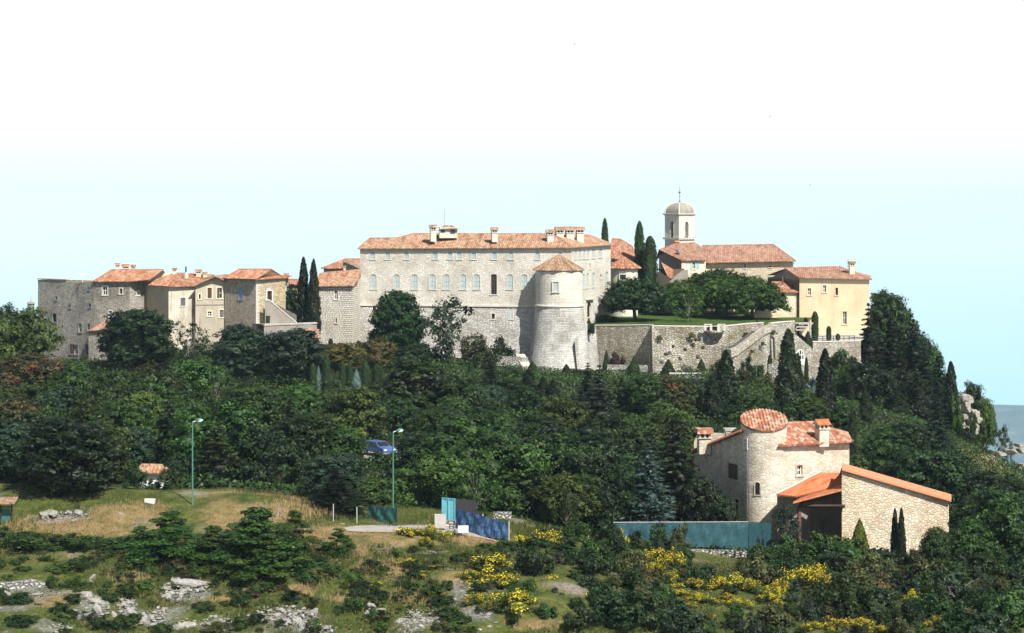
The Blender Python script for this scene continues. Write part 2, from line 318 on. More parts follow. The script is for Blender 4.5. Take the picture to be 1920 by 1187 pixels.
# patches of bare white rock and of dry grass: (px, py, half width px, half height px)
ROCKP = [(345,1108,62,26),(530,1155,85,22),(300,1160,70,22),(95,1178,60,14),(170,1140,45,30),(790,1165,50,28),(900,1160,40,30),(45,1105,60,18),(600,1180,45,10),(865,1118,26,22),(400,975,34,12),(660,985,30,7),(120,970,60,12),(235,965,26,14),(20,1150,50,14),(400,1170,60,16),(700,1150,18,12),(240,1140,24,30)]
ROCKP = [(a_, b_, c_ * .82, d_ * .85) for a_, b_, c_, d_ in ROCKP if (a_, b_) not in ((400, 975), (235, 965), (660, 985))]
DRYP = [(520,965,95,36),(620,1000,110,14),(260,965,90,22),(130,985,150,22),(720,1010,110,16),(420,960,60,30),(215,1000,90,16),(900,1012,60,12),(1870,815,50,24),(640,1030,60,18),(720,1060,80,16),(860,1085,46,16),(90,1135,60,12),(450,1125,60,9),(770,1118,50,12),(1000,1172,90,11),(640,1118,40,10),(250,1085,50,10),(560,1105,40,9),(1440,1075,30,10)]
def patch_field(px, py, plist, wob):
    v = np.zeros_like(px)
    for (a, b, c, d) in plist:
        v = np.maximum(v, 1.35 - np.sqrt(((px - a) / c) ** 2 + ((py - b) / d) ** 2))
    return np.clip((v + wob - 0.35) * 3.0, 0, 1)
ROADP = [[(610,996),(700,996),(800,994),(860,992),(905,985)],[(800,996),(880,1000),(950,1014)]]

xs = np.concatenate([np.arange(-200, -75, 5), np.arange(-75, 95, 0.85), np.arange(95, 221, 5)])
ys = np.concatenate([np.arange(100, 160, 3), np.arange(160, 225, 0.6), np.arange(225, 440, 2.0), np.arange(440, 640, 10)])
gx, gy = np.meshgrid(xs, ys); X = gx.ravel(); Y = gy.ravel(); Z = ground_np(X, Y)
far_ = np.clip((Y - 470) / 60, 0, 1); Z = np.minimum(Z, 60) * (1 - far_) + far_ * (-60 - (Y - 470) * 0.6)
side = np.clip((np.abs(X) - 110) / 80, 0, 1); Z = Z - side * 25
px_ = X / Y * F + 960; py_ = HZ - Z / Y * F
wob = fbm(X, Y, 5, 5, 0.7) * 0.55
rock = patch_field(px_, py_, ROCKP, wob) * (Y < 225); dry = patch_field(px_, py_, DRYP, wob)
dry = np.where(Y < 225, dry, np.where((px_ > 1790) & (Y > 330), 1.0, 0.0))
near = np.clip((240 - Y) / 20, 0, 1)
FLAT = [(281, 948, 30, 22), (700, 994, 120, 9), (900, 1004, 60, 9), (160, 990, 110, 7), (868, 995, 30, 12)]
calm = np.ones_like(X)
for (a_, b_, c_, d_) in FLAT: calm = np.minimum(calm, np.clip(np.sqrt(((px_ - a_) / c_) ** 2 + ((py_ - b_) / d_) ** 2) - .8, 0, 1))
near0 = near; near = near * np.where(Y < 232, calm, 1)
Z = Z + fbm(X, Y, 2, 4, 0.35) * (0.34 + 0.18 * rock) * near + fbm(X, Y, 3, 3, 0.12) * 0.4 * near * np.clip((px_ - 100) / 200, 0, 1) * (np.abs(py_ - 1000) > 25)
me = bpy.data.meshes.new('ground'); nx, ny = len(xs), len(ys)
idx = np.arange(nx * ny).reshape(ny, nx); q = np.stack([idx[:-1, :-1], idx[:-1, 1:], idx[1:, 1:], idx[1:, :-1]], -1).reshape(-1, 4)
me.from_pydata(np.c_[X, Y, Z].tolist(), [], q.tolist()); me.polygons.foreach_set('use_smooth', [True] * len(me.polygons))
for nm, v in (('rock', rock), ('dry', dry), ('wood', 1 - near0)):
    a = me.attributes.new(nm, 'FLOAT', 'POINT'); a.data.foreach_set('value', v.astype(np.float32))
t = NT('hillside_ground', 0.95, 0.1); g = t.n('TexCoord').outputs['Object']
c = t.ramp(t.noise(g, 0.5, 6, 0.65), [(0.3, (0.030, 0.048, 0.012)), (0.47, (0.070, 0.095, 0.022)), (0.62, (0.13, 0.135, 0.04)), (0.75, (0.12, 0.085, 0.045))])
c = t.mix(1.0, c, t.ramp(t.noise(g, 3.5, 5, 0.75), [(0.25, 0.5), (0.75, 1.4)]), 'MULTIPLY')
dc = t.ramp(t.noise(g, 1.1, 6, 0.7), [(0.3, (0.20, 0.145, 0.06)), (0.6, (0.33, 0.24, 0.115)), (0.8, (0.27, 0.16, 0.09))])
c = t.mix(t.math('MULTIPLY', t.n('Attribute', {'attribute_name': 'dry'}).outputs['Fac'], t.rng(t.noise(g, .9, 5, .7), .36, .56, .25, .9)), c, dc)
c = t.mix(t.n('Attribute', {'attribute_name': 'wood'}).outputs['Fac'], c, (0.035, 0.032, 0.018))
c = t.mix(t.math('MULTIPLY', t.n('Attribute', {'attribute_name': 'dry'}).outputs['Fac'], t.n('Attribute', {'attribute_name': 'wood'}).outputs['Fac']), c, dc)
rk = t.ramp(t.noise(g, 2.6, 6, 0.75), [(0.3, (0.11, 0.105, 0.09)), (0.55, (0.27, 0.265, 0.245)), (0.75, (0.42, 0.41, 0.385))])
vr = t.n('TexVoronoi', {'feature': 'DISTANCE_TO_EDGE'}, Vector=g, Scale=2.2).outputs[0]
rk = t.mix(t.rng(vr, 0.0, 0.07, 0.8, 0), rk, (0.08, 0.075, 0.06))
c = t.mix(t.math('MULTIPLY', t.n('Attribute', {'attribute_name': 'rock'}).outputs['Fac'], t.rng(t.noise(g, 1.3, 5, .7), .38, .58, .35, 1)), c, rk)
t.col(c); t.bump(t.math('ADD', t.noise(g, 3, 6, 0.75), t.math('MULTIPLY', vr, 1.0)), 0.25); M['ground'] = t.m
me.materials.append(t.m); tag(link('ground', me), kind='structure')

# far hills and the plain before them, some haze blue painted into their colour
fx = np.linspace(-1500, 5500, 150); fy = np.concatenate([np.linspace(640, 2400, 30), np.linspace(2500, 10800, 130)])
hx, hy = np.meshgrid(fx, fy); X = hx.ravel(); Y = hy.ravel()
Z = -162 - np.clip((Y - 640) / 1700, 0, 1) ** 0.6 * 740
ridge = np.exp(-((Y - 9000) / 1000) ** 2); Z = Z + ridge * (78 + 12 * fbm(X, Y, 7, 4, 0.0035)) + fbm(X, Y, 8, 4, 0.004) * 22 * np.clip((Y - 1500) / 1500, 0, 1)
Z = np.where(Y > 9200, Z - (Y - 9200) * 0.22, Z)
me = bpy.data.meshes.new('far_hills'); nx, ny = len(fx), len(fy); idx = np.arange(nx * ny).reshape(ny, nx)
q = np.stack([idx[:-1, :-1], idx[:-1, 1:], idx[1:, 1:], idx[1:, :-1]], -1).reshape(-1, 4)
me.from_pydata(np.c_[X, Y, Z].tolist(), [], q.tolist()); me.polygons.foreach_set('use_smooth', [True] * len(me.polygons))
t = NT('haze_tinted_woods_and_fields', 0.95, 0.05); g = t.n('TexCoord').outputs['Object']
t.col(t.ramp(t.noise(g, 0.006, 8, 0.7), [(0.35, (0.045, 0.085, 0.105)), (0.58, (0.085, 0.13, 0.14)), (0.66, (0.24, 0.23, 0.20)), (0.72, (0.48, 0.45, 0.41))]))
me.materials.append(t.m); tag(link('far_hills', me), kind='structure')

# ------------------------------------------------------------------ walls, windows, roofs
def ray_wall(A, B, px, py):
    """u along the wall A-B and height z where the ray through a photograph pixel meets the wall's plane"""
    k = (px - 960) / F; dx, dy = B[0] - A[0], B[1] - A[1]; L = math.hypot(dx, dy)
    s = (k * A[1] - A[0]) / (dx - k * dy); Y = A[1] + s * dy
    return s * L, -(py - HZ) / F * Y
def ray_plane(o, n, px, py):
    d = Vector(((px - 960) / F, 1, -(py - HZ) / F)); return d * (o.dot(n) / d.dot(n))

class Wall:
    def __init__(s, A, B): 
        s.A = Vector((A[0], A[1], 0)); s.B = Vector((B[0], B[1], 0)); s.L = (s.B - s.A).length; s.d = (s.B - s.A) / s.L; s.o = Vector((s.d.y, -s.d.x, 0)); s.tilt = 0; s.zt = 0
    def at(s, u, z, out=0): return s.A + s.d * u + s.o * (out + s.tilt * (s.zt - z)) + Vector((0, 0, z))
    def box(s, mb, u0, u1, z0, z1, o0, o1, mi=0):
        q = [s.at(u, z, o) for o in (o1, o0) for u, z in ((u0, z0), (u1, z0), (u1, z1), (u0, z1))]
        for f in ((0, 1, 2, 3), (5, 4, 7, 6), (4, 0, 3, 7), (1, 5, 6, 2), (3, 2, 6, 7), (4, 5, 1, 0)): mb.poly([q[i] for i in f], mi=mi)
UVOFF = [0]
def wall_mesh(mb, W, zb, tops, holes=(), depth=0.28, mi=0):
    UVOFF[0] += 17.3; uo = UVOFF[0] % 211
    tops = sorted(tops); tu = [a for a, b in tops]; tz = [b for a, b in tops]
    top = lambda u: float(np.interp(u, tu, tz))
    us = sorted({round(x, 4) for x in [0, W.L] + [a for a in tu if 0 < a < W.L] + [h[i] for h in holes for i in (0, 1)] if -1e-3 <= x <= W.L + 1e-3})
    zs = sorted({round(zb, 4)} | {round(h[i], 4) for h in holes for i in (2, 3)})
    for u0, u1 in zip(us, us[1:]):
        if u1 - u0 < 1e-4: continue
        for j, z0 in enumerate(zs):
            lastrow = j == len(zs) - 1
            za, zb_ = (top(u0), top(u1)) if lastrow else (zs[j + 1],) * 2
            um, zm = (u0 + u1) / 2, (z0 + min(za, zb_)) / 2
            if any(h[0] < um < h[1] and h[2] < zm < h[3] for h in holes): continue
            mb.poly([W.at(u0, z0), W.at(u1, z0), W.at(u1, zb_), W.at(u0, za)], [(u0 + uo, z0), (u1 + uo, z0), (u1 + uo, zb_), (u0 + uo, za)], mi)
    for h in holes:
        u0, u1, z0, z1 = h[:4]; dd = depth
        for a, b in (((u0, z0), (u0, z1)), ((u1, z1), (u1, z0)), ((u0, z1), (u1, z1)), ((u1, z0), (u0, z0))):
            mb.poly([W.at(*a), W.at(*b), W.at(*b, -dd), W.at(*a, -dd)], mi=mi)
        if len(h) > 4 and h[4]:
            r = h[4] * (u1 - u0) / 2; um = (u0 + u1) / 2; hw = (u1 - u0) / 2
            for sgn in (-1, 1):
                c = (um + sgn * hw, z1); arc = [(um + sgn * hw * math.cos(a), z1 - r + r * math.sin(a)) for a in np.linspace(0, math.pi / 2, 6)]
                for p, q_ in zip(arc, arc[1:]):
                    tri = [W.at(*c), W.at(*q_), W.at(*p)] if sgn > 0 else [W.at(*c), W.at(*p), W.at(*q_)]
                    mb.poly([tri[0], tri[1], tri[2]], [(c[0] + uo, c[1]), (q_[0] + uo, q_[1]), (p[0] + uo, p[1])], mi)

def window(b, W, h, kind, frame='trim', depth=0.28, trimw=0.16, name='window'):
    """surround and sill (a part of the building); shutter, pane and glazing bars (its sub-parts)"""
    u0, u1, z0, z1 = h[:4]; arch = h[4] if len(h) > 4 else 0; mb = MB(); tw = trimw; um, hw = (u0 + u1) / 2, (u1 - u0) / 2; r = arch * hw
    W.box(mb, u0 - tw, u0, z0, z1 - r, 0.003, 0.045); W.box(mb, u1, u1 + tw, z0, z1 - r, 0.003, 0.045)
    W.box(mb, u0 - tw * 1.3, u1 + tw * 1.3, z0 - 0.16, z0, 0.003, 0.10)
    if arch:
        an = np.linspace(0, math.pi, 9)
        for a, c in zip(an, an[1:]):
            P1 = lambda k, q, o: W.at(um + (hw + q) * math.cos(k), z1 - r + (r + q) * math.sin(k), o)
            mb.poly([P1(a, 0, .045), P1(a, tw, .045), P1(c, tw, .045), P1(c, 0, .045)]); mb.poly([P1(a, tw, .045), P1(a, tw, 0.003), P1(c, tw, 0.003), P1(c, tw, .045)])
    else: W.box(mb, u0 - tw, u1 + tw, z1, z1 + tw, 0.003, 0.045)
    f = mb.build(name, M[frame], b.root)
    ins = -depth + 0.05
    if kind in ('void', 'glass', 'frenchbrown', 'whiteglass', 'half'):
        p = MB(); W.box(p, u0, u1, z0, z1, ins - 0.06, ins); p.build('pane', M['void' if kind == 'void' else 'glass'], f)
        if kind != 'void':
            g_ = MB(); m = M['shutter_brown' if kind == 'frenchbrown' else 'white']; bw = 0.07
            for a in (u0 + bw / 2, um, u1 - bw / 2): W.box(g_, a - bw / 2, a + bw / 2, z0, z1, ins + 0.004, ins + 0.05)
            n_ = max(2, int((z1 - z0) / 0.8)); 
            for k in range(n_ + 1):
                z = z0 + (z1 - z0 - bw) * k / n_ + bw / 2; W.box(g_, u0, u1, z - bw / 2, z + bw / 2, ins + 0.008, ins + 0.046)
            g_.build('glazing_bars', m, f)
        if kind == 'half':
            s_ = MB(); W.box(s_, u0, u0 + hw * 0.95, z0, z1, -0.06, 0.0); s_.build('shutter', M['shutter_brown'], f)
    else:
        m = M[kind]; n_ = max(1, round((u1 - u0) / 0.9)) * 2 if (u1 - u0) > 0.7 else 1; so_ = -0.07
        for k in range(n_):
            a, c = u0 + (u1 - u0) * k / n_, u0 + (u1 - u0) * (k + 1) / n_; s_ = MB(); g2 = 0.015
            W.box(s_, a + g2, c - g2, z0 + 0.02, z1 - 0.01, so_ - 0.05, so_)
            for zz in (0.25, 0.55, 0.85): W.box(s_, a + 0.05, c - 0.05, z0 + (z1 - z0) * zz - 0.05, z0 + (z1 - z0) * zz + 0.05, so_ + 0.003, so_ + 0.03)
            s_.build('shutter', m, f)
        p = MB(); W.box(p, u0, u1, z0, z1, -depth - 0.02, -depth + 0.03); p.build('pane', M['glass'], f)
    return f

def corrugated(mb, pts, period=0.36, amp=0.07, thick=0.14, mi=0, mi_under=1, sub=4):
    """one roof slope of half-round tiles: pts run counter-clockwise seen from above, the first edge is the eave"""
    pts = [Vector(p) for p in pts]; u = (pts[1] - pts[0]).normalized(); n = Vector((0, 0, 0))
    for i in range(1, len(pts) - 1): n += (pts[i] - pts[0]).cross(pts[i + 1] - pts[0])
    n.normalize()
    if n.z < 0: n = -n
    v = n.cross(u).normalized(); o = pts[0]; uv = [((p - o).dot(u), (p - o).dot(v)) for p in pts]
    u0, u1 = min(a for a, b in uv), max(a for a, b in uv); st = period / sub; k0 = math.ceil(u0 / st); ks = [u0] + [k * st for k in range(k0, int(u1 / st) + 1)] + [u1]
    def rngv(x):
        c = []
        for (a, b), (c_, d) in zip(uv, uv[1:] + uv[:1]):
            if abs(a - c_) < 1e-6:
                if abs(x - a) < 1e-6: c += [b, d]
            elif min(a, c_) - 1e-9 <= x <= max(a, c_) + 1e-9: c.append(b + (d - b) * (x - a) / (c_ - a))
        return (min(c), max(c)) if c else (0, 0)
    prev = None
    for x in ks:
        lo, hi = rngv(x); h = amp * (abs(math.cos(math.pi * x / period)) - 0.3) + thick
        cur = (o + u * x + v * lo + n * h, o + u * x + v * hi + n * h, x, lo, hi)
        if prev and x - prev[2] > 1e-5:
            a, b = prev, cur
            mb.poly([a[0], b[0], b[1], a[1]], [(a[2], a[3]), (b[2], b[3]), (b[2], b[4]), (a[2], a[4])], mi)
            ea, eb = o + u * a[2] + v * a[3], o + u * b[2] + v * b[3]
            mb.poly([ea, eb, b[0], a[0]], [(a[2], a[3]), (b[2], b[3]), (b[2], b[3] + .1), (a[2], a[3] + .1)], mi)
        prev = cur
    mb.poly(pts[::-1], mi=mi_under)
    for p, q_ in list(zip(pts, pts[1:] + pts[:1]))[1:]: mb.poly([p, q_, q_ + n * thick, p + n * thick], mi=mi)

class Bld:
    def __init__(s, name, px, Y, label, cat='house', group=None, z=None):
        x, y = C(px, Y); s.root = empty(name, (x, y, ground(x, y) if z is None else z), label, cat, group); s.roofmb = MB(); s.k = 1
    def wall(s, a, b, zb, tops, wins=(), mat='castle', name='wall', tilt=0, depth=0.28, frame='trim', ztop=None):
        """a, b: (px, Y) or xy of the wall's ends; tops: [(px, py)] along its top or a height; wins: (px, py, w, h, kind[, arch])"""
        W = Wall(C(*a), C(*b)); tp = [(0, tops), (W.L, tops)] if isinstance(tops, (int, float)) else [ray_wall(W.A, W.B, *p) for p in tops]
        if not isinstance(tops, (int, float)):
            tp = sorted(tp); tp[0] = (0, tp[0][1]); tp[-1] = (W.L, tp[-1][1])
        W.tilt = tilt; W.zt = max(z for u, z in tp); hs = []
        for w_ in wins:
            px, py, ww, hh = w_[:4]; ua, _ = ray_wall(W.A, W.B, px - ww / 2, py); ub, _ = ray_wall(W.A, W.B, px + ww / 2, py)
            um, za = ray_wall(W.A, W.B, px, py + hh / 2); _, zb2 = ray_wall(W.A, W.B, px, py - hh / 2)
            hs.append((min(ua, ub), max(ua, ub), za, zb2, w_[5] if len(w_) > 5 else 0))
        mb = MB(); wall_mesh(mb, W, zb, tp, hs, depth); o = mb.build(name, M[mat], s.root)
        for w_, h in zip(wins, hs):
            window(s, W, h, w_[4], frame if len(w_) < 7 else w_[6], depth, name='door' if len(w_) > 7 else 'window', trimw=0.16 if W.L > 4 else 0.1)
        return W
    def back(s, corners, zb, zt, mat):
        mb = MB()
        for a, b in zip(corners, corners[1:]):
            W = Wall(a, b); wall_mesh(mb, W, zb, [(0, zt), (W.L, zt)])
        mb.build('rear_wall', M[mat], s.root)
    def slope(s, A, B, pitch, pxs, third=None, **kw):
        """roof slope through the eave A-B (3-D); further outline points are given as pixels on that plane"""
        A, B = Vector(A), Vector(B); u = (B - A).normalized()
        if third is None:
            o = Vector((u.y, -u.x, 0)).normalized(); v = -o * math.cos(R(pitch)) + Vector((0, 0, math.sin(R(pitch)))); n = u.cross(v).normalized()
        else: n = u.cross(Vector(third) - A).normalized()
        pts = [A, B] + [ray_plane(A, n, *p) if len(p) == 2 else Vector(p) for p in pxs]
        corrugated(s.roofmb, pts, **kw); return pts
    def flat(s, pts, mi=0): s.roofmb.poly([Vector(p) for p in pts], mi=mi)
    def ridge(s, pts, r=0.13, lift=0.14):
        for p, q_ in zip(pts, pts[1:]): s.roofmb.bar(Vector(p) + Vector((0, 0, lift)), Vector(q_) + Vector((0, 0, lift)), r, n=6)
    def roof(s, mat, under='eave'): s.roofo = s.roofmb.build('roof', [M[mat], M[under]], s.root); return s.roofo

def chimney(b, px, y0, y1, wpx, Y, stone_='trim', tile='browntile', deep=0.8, rz=0.2, style='gable', name='chimney'):
    """chimney standing on a roof: shaft, smoke slots and a tiled cap"""
    x = (px - 960) / F * Y; zt, zb = zp(y0, Y), zp(y1, Y) - deep; w_ = wpx / F * Y; H = zt - zp(y1, Y); mb = MB(); cap = min(0.35 * H, w_ * 0.35); slot = min(0.3 * H, 0.5)
    zs = zt - cap - slot
    mb.box((x, Y, (zb + zs) / 2), (w_ * 0.82, w_ * 0.82, zs - zb), rz); mb.box((x, Y, zs + 0.05), (w_ * 0.98, w_ * 0.98, 0.1), rz)
    mb.box((x, Y, zs + 0.1 + (slot - 0.1) / 2), (w_ * 0.5, w_ * 0.5, slot - 0.1), rz, mi=1)
    cs, sn = math.cos(rz), math.sin(rz)
    for i in (-1, 0, 1):
        for j in (-1, 0, 1):
            if i or j: mb.box((x + (i * cs - j * sn) * w_ * 0.34, Y + (i * sn + j * cs) * w_ * 0.34, zs + 0.1 + (slot - 0.1) / 2), (w_ * 0.14, w_ * 0.14, slot - 0.1), rz)
    hw = w_ * 0.56; zc = zs + slot
    if style == 'gable':
        L = lambda a, c, z: Vector((x + a * cs - c * sn, Y + a * sn + c * cs, z))
        for sg in (-1, 1):
            q_ = [L(-hw, sg * hw, zc), L(hw, sg * hw, zc), L(hw, 0, zt), L(-hw, 0, zt)]; mb.poly(q_ if sg < 0 else q_[::-1], mi=2)
            for e_ in (-1, 1): pass
        for e_ in (-1, 1):
            tr = [L(e_ * hw, -hw, zc), L(e_ * hw, hw, zc), L(e_ * hw, 0, zt)]; mb.poly(tr if e_ > 0 else tr[::-1])
        mb.box((x, Y, zc), (2 * hw, 2 * hw, 0.06), rz, mi=2)
        mb.bar(L(-hw - .05, 0, zt), L(hw + .05, 0, zt), 0.08, mi=2)
    else: mb.box((x, Y, (zc + zt) / 2), (2 * hw, 2 * hw, max(0.08, zt - zc)), rz, mi=2)
    return mb.build(name, [M[stone_], M['void'], M[tile]], b.roofo if hasattr(b, 'roofo') else b.root)
# ------------------------------------------------------------------ the castle
ZS = zp(573, 400)                       # string course
b = Bld('castle', 870, 402, 'long pale stone castle with rows of shuttered windows and a weathered tile roof', 'castle', z=-27)
FL, FR, SR = (675, 402), (1072, 396), (1145, 416.5)
row1 = [(x, 478.5, 8.4, 15, 'shutter_pale', 0.55) for x in (699, 727, 762, 816, 844, 861, 888, 927, 958, 1008, 1050)]
row2 = [(x, 528.5, 11, 28, 'shutter_pale', 0.6) for x in (700, 743.5, 777, 811, 837, 868, 894, 956, 983, 1001)] + [(926, 533, 11, 38, 'frenchbrown', 0.4)]
Wf = b.wall(FL, FR, ZS - 0.02, [(675, 464.5), (1072, 462.5)], row1 + row2, 'castle')
lowk = [(702, 579, 6, 11, 'void'), (873.5, 581, 5, 13, 'void'), (883.5, 581, 5, 13, 'void'), (925, 593, 6, 10, 'void'), (958, 588, 6, 21, 'shutter_pale')]
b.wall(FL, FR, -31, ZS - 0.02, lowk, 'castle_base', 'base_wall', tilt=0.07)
srow = [(1079, 478, 4, 15, 'shutter_pale', .5), (1087, 477.5, 4, 15, 'shutter_pale', .5), (1095, 477, 4, 15, 'shutter_pale', .5), (1102, 477, 4, 15, 'shutter_pale', .5), (1112, 475.5, 5, 16, 'shutter_pale', .5), (1125.5, 474, 6, 16, 'shutter_pale', .5),
        (1094, 527, 3.4, 27, 'shutter_pale', .5), (1101, 526, 4, 27, 'shutter_pale', .5), (1112, 524.5, 5.5, 27, 'shutter_pale', .5), (1126, 518, 3, 9, 'void', 1), (1136.5, 522, 6, 26, 'shutter_pale', .5), (1106, 499, 2.4, 10, 'void'), (1135.5, 578, 5, 25, 'shutter_pale'),
        (1104, 580, 7, 29, 'void', 1, 'trim', 'door')]
Wr = b.wall(FR, SR, -24, [(1072, 462.5), (1145, 458)], srow, 'tower', 'side_wall')
b.back([C(1145, 416.5), C(1090, 425), C(690, 418), C(675, 402)], -28, zp(465, 402), 'castle')
mb = MB(); Wf.box(mb, 0, Wf.L, ZS - 0.12, ZS + 0.16, 0.002, 0.22); mb.build('string_course', M['trim'], b.root)
mb = MB(); Wr.box(mb, *sorted((ray_wall(Wr.A, Wr.B, 1098.5, 560)[0], ray_wall(Wr.A, Wr.B, 1111, 560)[0])), ray_wall(Wr.A, Wr.B, 1104, 562)[1], ray_wall(Wr.A, Wr.B, 1104, 559)[1], 0.05, 0.45); mb.build('door_cornice', M['trim'], b.root)
A, B = P(671, 467.5, 401.5), P(1075, 465.5, 395.4); s1 = b.slope(A, B, 20, [(1039, 441.5), (1010, 439.5), (775, 439.5), (745, 447.5), (693, 448)])
s2 = b.slope(B, P(1152, 460, 416.8), 0, [(1107, 442), (1045, 440.5), (1039, 441.5)], third=s1[2])
BL, BR = Vector((*C(682, 419), A.z)), Vector((*C(1093, 426), A.z))
b.flat([s1[6], BL, A]); b.flat([s1[6], s1[5], s1[4], s1[3], s1[2], s2[2], BR, BL][::-1]); b.flat([s2[1], BR, s2[2]])
b.ridge([s1[6], s1[5], s1[4], s1[3], s1[2], s2[2]]); b.ridge([B, s1[2]], 0.1); b.ridge([A, s1[6]], 0.1); b.roof('oldtile')
for (x, y0, y1, wd, Y) in ((812, 422, 444, 13, 401), (927, 427, 445, 12.5, 399.5), (1031, 431, 459, 14, 399), (1049, 426, 446, 17, 402), (1068, 425.5, 444, 18, 404), (1087, 426, 447, 16, 405)): chimney(b, x, y0, y1, wd, Y)
mb = MB(); bx = P(840, 438, 403); mb.box((bx.x, 403, zp(436, 403)), (3.1, 2.4, 1.9), 0.1)
q = [bx + Vector((i * 1.9, j * 1.6, zp(429.5, 403) - bx.z)) for i, j in ((-1, -1), (1, -1), (1, 1), (-1, 1))]; tp = [bx + Vector((i * .7, 0, zp(422.5, 403) - bx.z)) for i in (-1, 1)]
for f in ([q[0], q[1], tp[1], tp[0]], [q[1], q[2], tp[1]], [q[2], q[3], tp[0], tp[1]], [q[3], q[0], tp[0]], [q[3], q[2], q[1], q[0]]): mb.poly(f, mi=1)
for i in (-0.9, 0.9): mb.box((bx.x + i, 401.75, zp(433, 403)), (0.8, 0.12, 0.6), 0.1, mi=2)
mb.build('roof_lantern', [M['trim'], M['browntile'], M['glass']], b.roofo)
mb = MB(); mb.bar(P(833.5, 425, 403), P(833.5, 391, 403), 0.07, 0.04); mb.build('flag_mast', M['metal'], b.roofo)

def round_tower(name, cx, cy, r, zb, zm, zt, apex, label, mats, rb, facets=10, over=0.45, tile='oldtile', wins=()):
    b = empty(name, (cx, cy, zb), label, 'tower'); mb = MB(); mb.lathe(cx, cy, [(r, zm), (r, zt)], 40); mb.build('wall', M[mats[0]], b)
    if rb:
        mb = MB(); n = 6; mb.lathe(cx, cy, [(r + 0.05 + (rb - r) * (1 - (k / n)) ** 1.25, zb + (zm - zb) * k / n) for k in range(n + 1)], 40); mb.build('base_wall', M[mats[1]], b)
        mb = MB(); mb.lathe(cx, cy, [(r + .04, zm - 0.2), (r + 0.24, zm - 0.1), (r + 0.24, zm + 0.12), (r - 0.02, zm + 0.22)], 40); mb.build('string_course', M['trim'], b)
    mb = MB(); R_ = r + over; off = 0.35
    for k in range(facets):
        a, c = off + 2 * math.pi * k / facets, off + 2 * math.pi * (k + 1) / facets
        p, q = (Vector((cx + R_ * math.cos(t_), cy + R_ * math.sin(t_), zt - 0.12)) for t_ in (a, c)); corrugated(mb, [p, q, Vector((cx, cy, apex))], 0.5, 0.10, 0.1, sub=6)
        mb.bar(p + Vector((0, 0, .16)), Vector((cx, cy, apex + .16)), 0.11, n=5)
    mb.build('roof', [M[tile], M['eave']], b)
    for px, py, ww, hh, kind in wins:
        k = (px - 960) / F; bb = k * cx + cy; cc = cx * cx + cy * cy - r * r; Y = (bb - math.sqrt(bb * bb - (1 + k * k) * cc)) / (1 + k * k)
        x = k * Y; nx_, ny_ = (x - cx) / r, (Y - cy) / r; tx = Vector((-ny_, nx_, 0)); hw = ww / 2 / F * Y
        Wt = Wall((x - tx.x * 2, Y - tx.y * 2), (x + tx.x * 2, Y + tx.y * 2)); z0, z1 = zp(py + hh / 2, Y), zp(py - hh / 2, Y); f = MB()
        for u0, u1, a, c in ((2 - hw - .18, 2 - hw, z0, z1), (2 + hw, 2 + hw + .18, z0, z1), (2 - hw - .18, 2 + hw + .18, z1, z1 + .2), (2 - hw - .25, 2 + hw + .25, z0 - .2, z0)): Wt.box(f, u0, u1, a, c, -0.3, 0.16)
        fo = f.build('window', M['trim'], b); s_ = MB(); Wt.box(s_, 2 - hw, 2 + hw, z0, z1, -0.3, 0.03)
        for zz in (.3, .65): Wt.box(s_, 2 - hw + .05, 2 + hw - .05, z0 + (z1 - z0) * zz - .03, z0 + (z1 - z0) * zz + .03, 0.03, 0.05)
        s_.build('shutter' if kind != 'void' else 'pane', M[kind], fo)
    return b
tx_, ty_ = C(1048.5, 394.5)
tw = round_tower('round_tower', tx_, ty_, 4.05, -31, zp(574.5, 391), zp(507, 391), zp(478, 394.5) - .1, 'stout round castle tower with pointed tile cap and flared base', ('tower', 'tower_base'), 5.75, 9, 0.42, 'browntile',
                 ((1042, 538, 10, 18, 'shutter_pale'), (1056.5, 592, 8.5, 19, 'shutter_pale')))
mb = MB(); W_ = Wall(C(1074, 389.6), C(1115, 399)); W_.tilt = 0.1; W_.zt = zp(600, 395)
wall_mesh(mb, W_, -31, [(0, zp(640, 390)), (W_.L * .45, zp(604, 392)), (W_.L, zp(612, 399))]); mb.build('buttress', M['tower_base'], tw)
mb = MB(); mb.bar(P(994.5, 576, 395.5), P(993, 603, 395.4), 0.09, n=5); mb.build('drainpipe', M['metal'], b.root)
x, y = C(1170, 424)
round_tower('corner_turret', x, y, 2.55, -23, -23, zp(503, 421.5), zp(483, 424), 'small round corner turret with ribbed orange cone roof beside the castle', ('tower', 'tower'), 0, 10, 0.7, 'redtile', ((1168, 519.5, 11, 9, 'glass'),))
mb = MB()
x, y = C(1165, 420); 

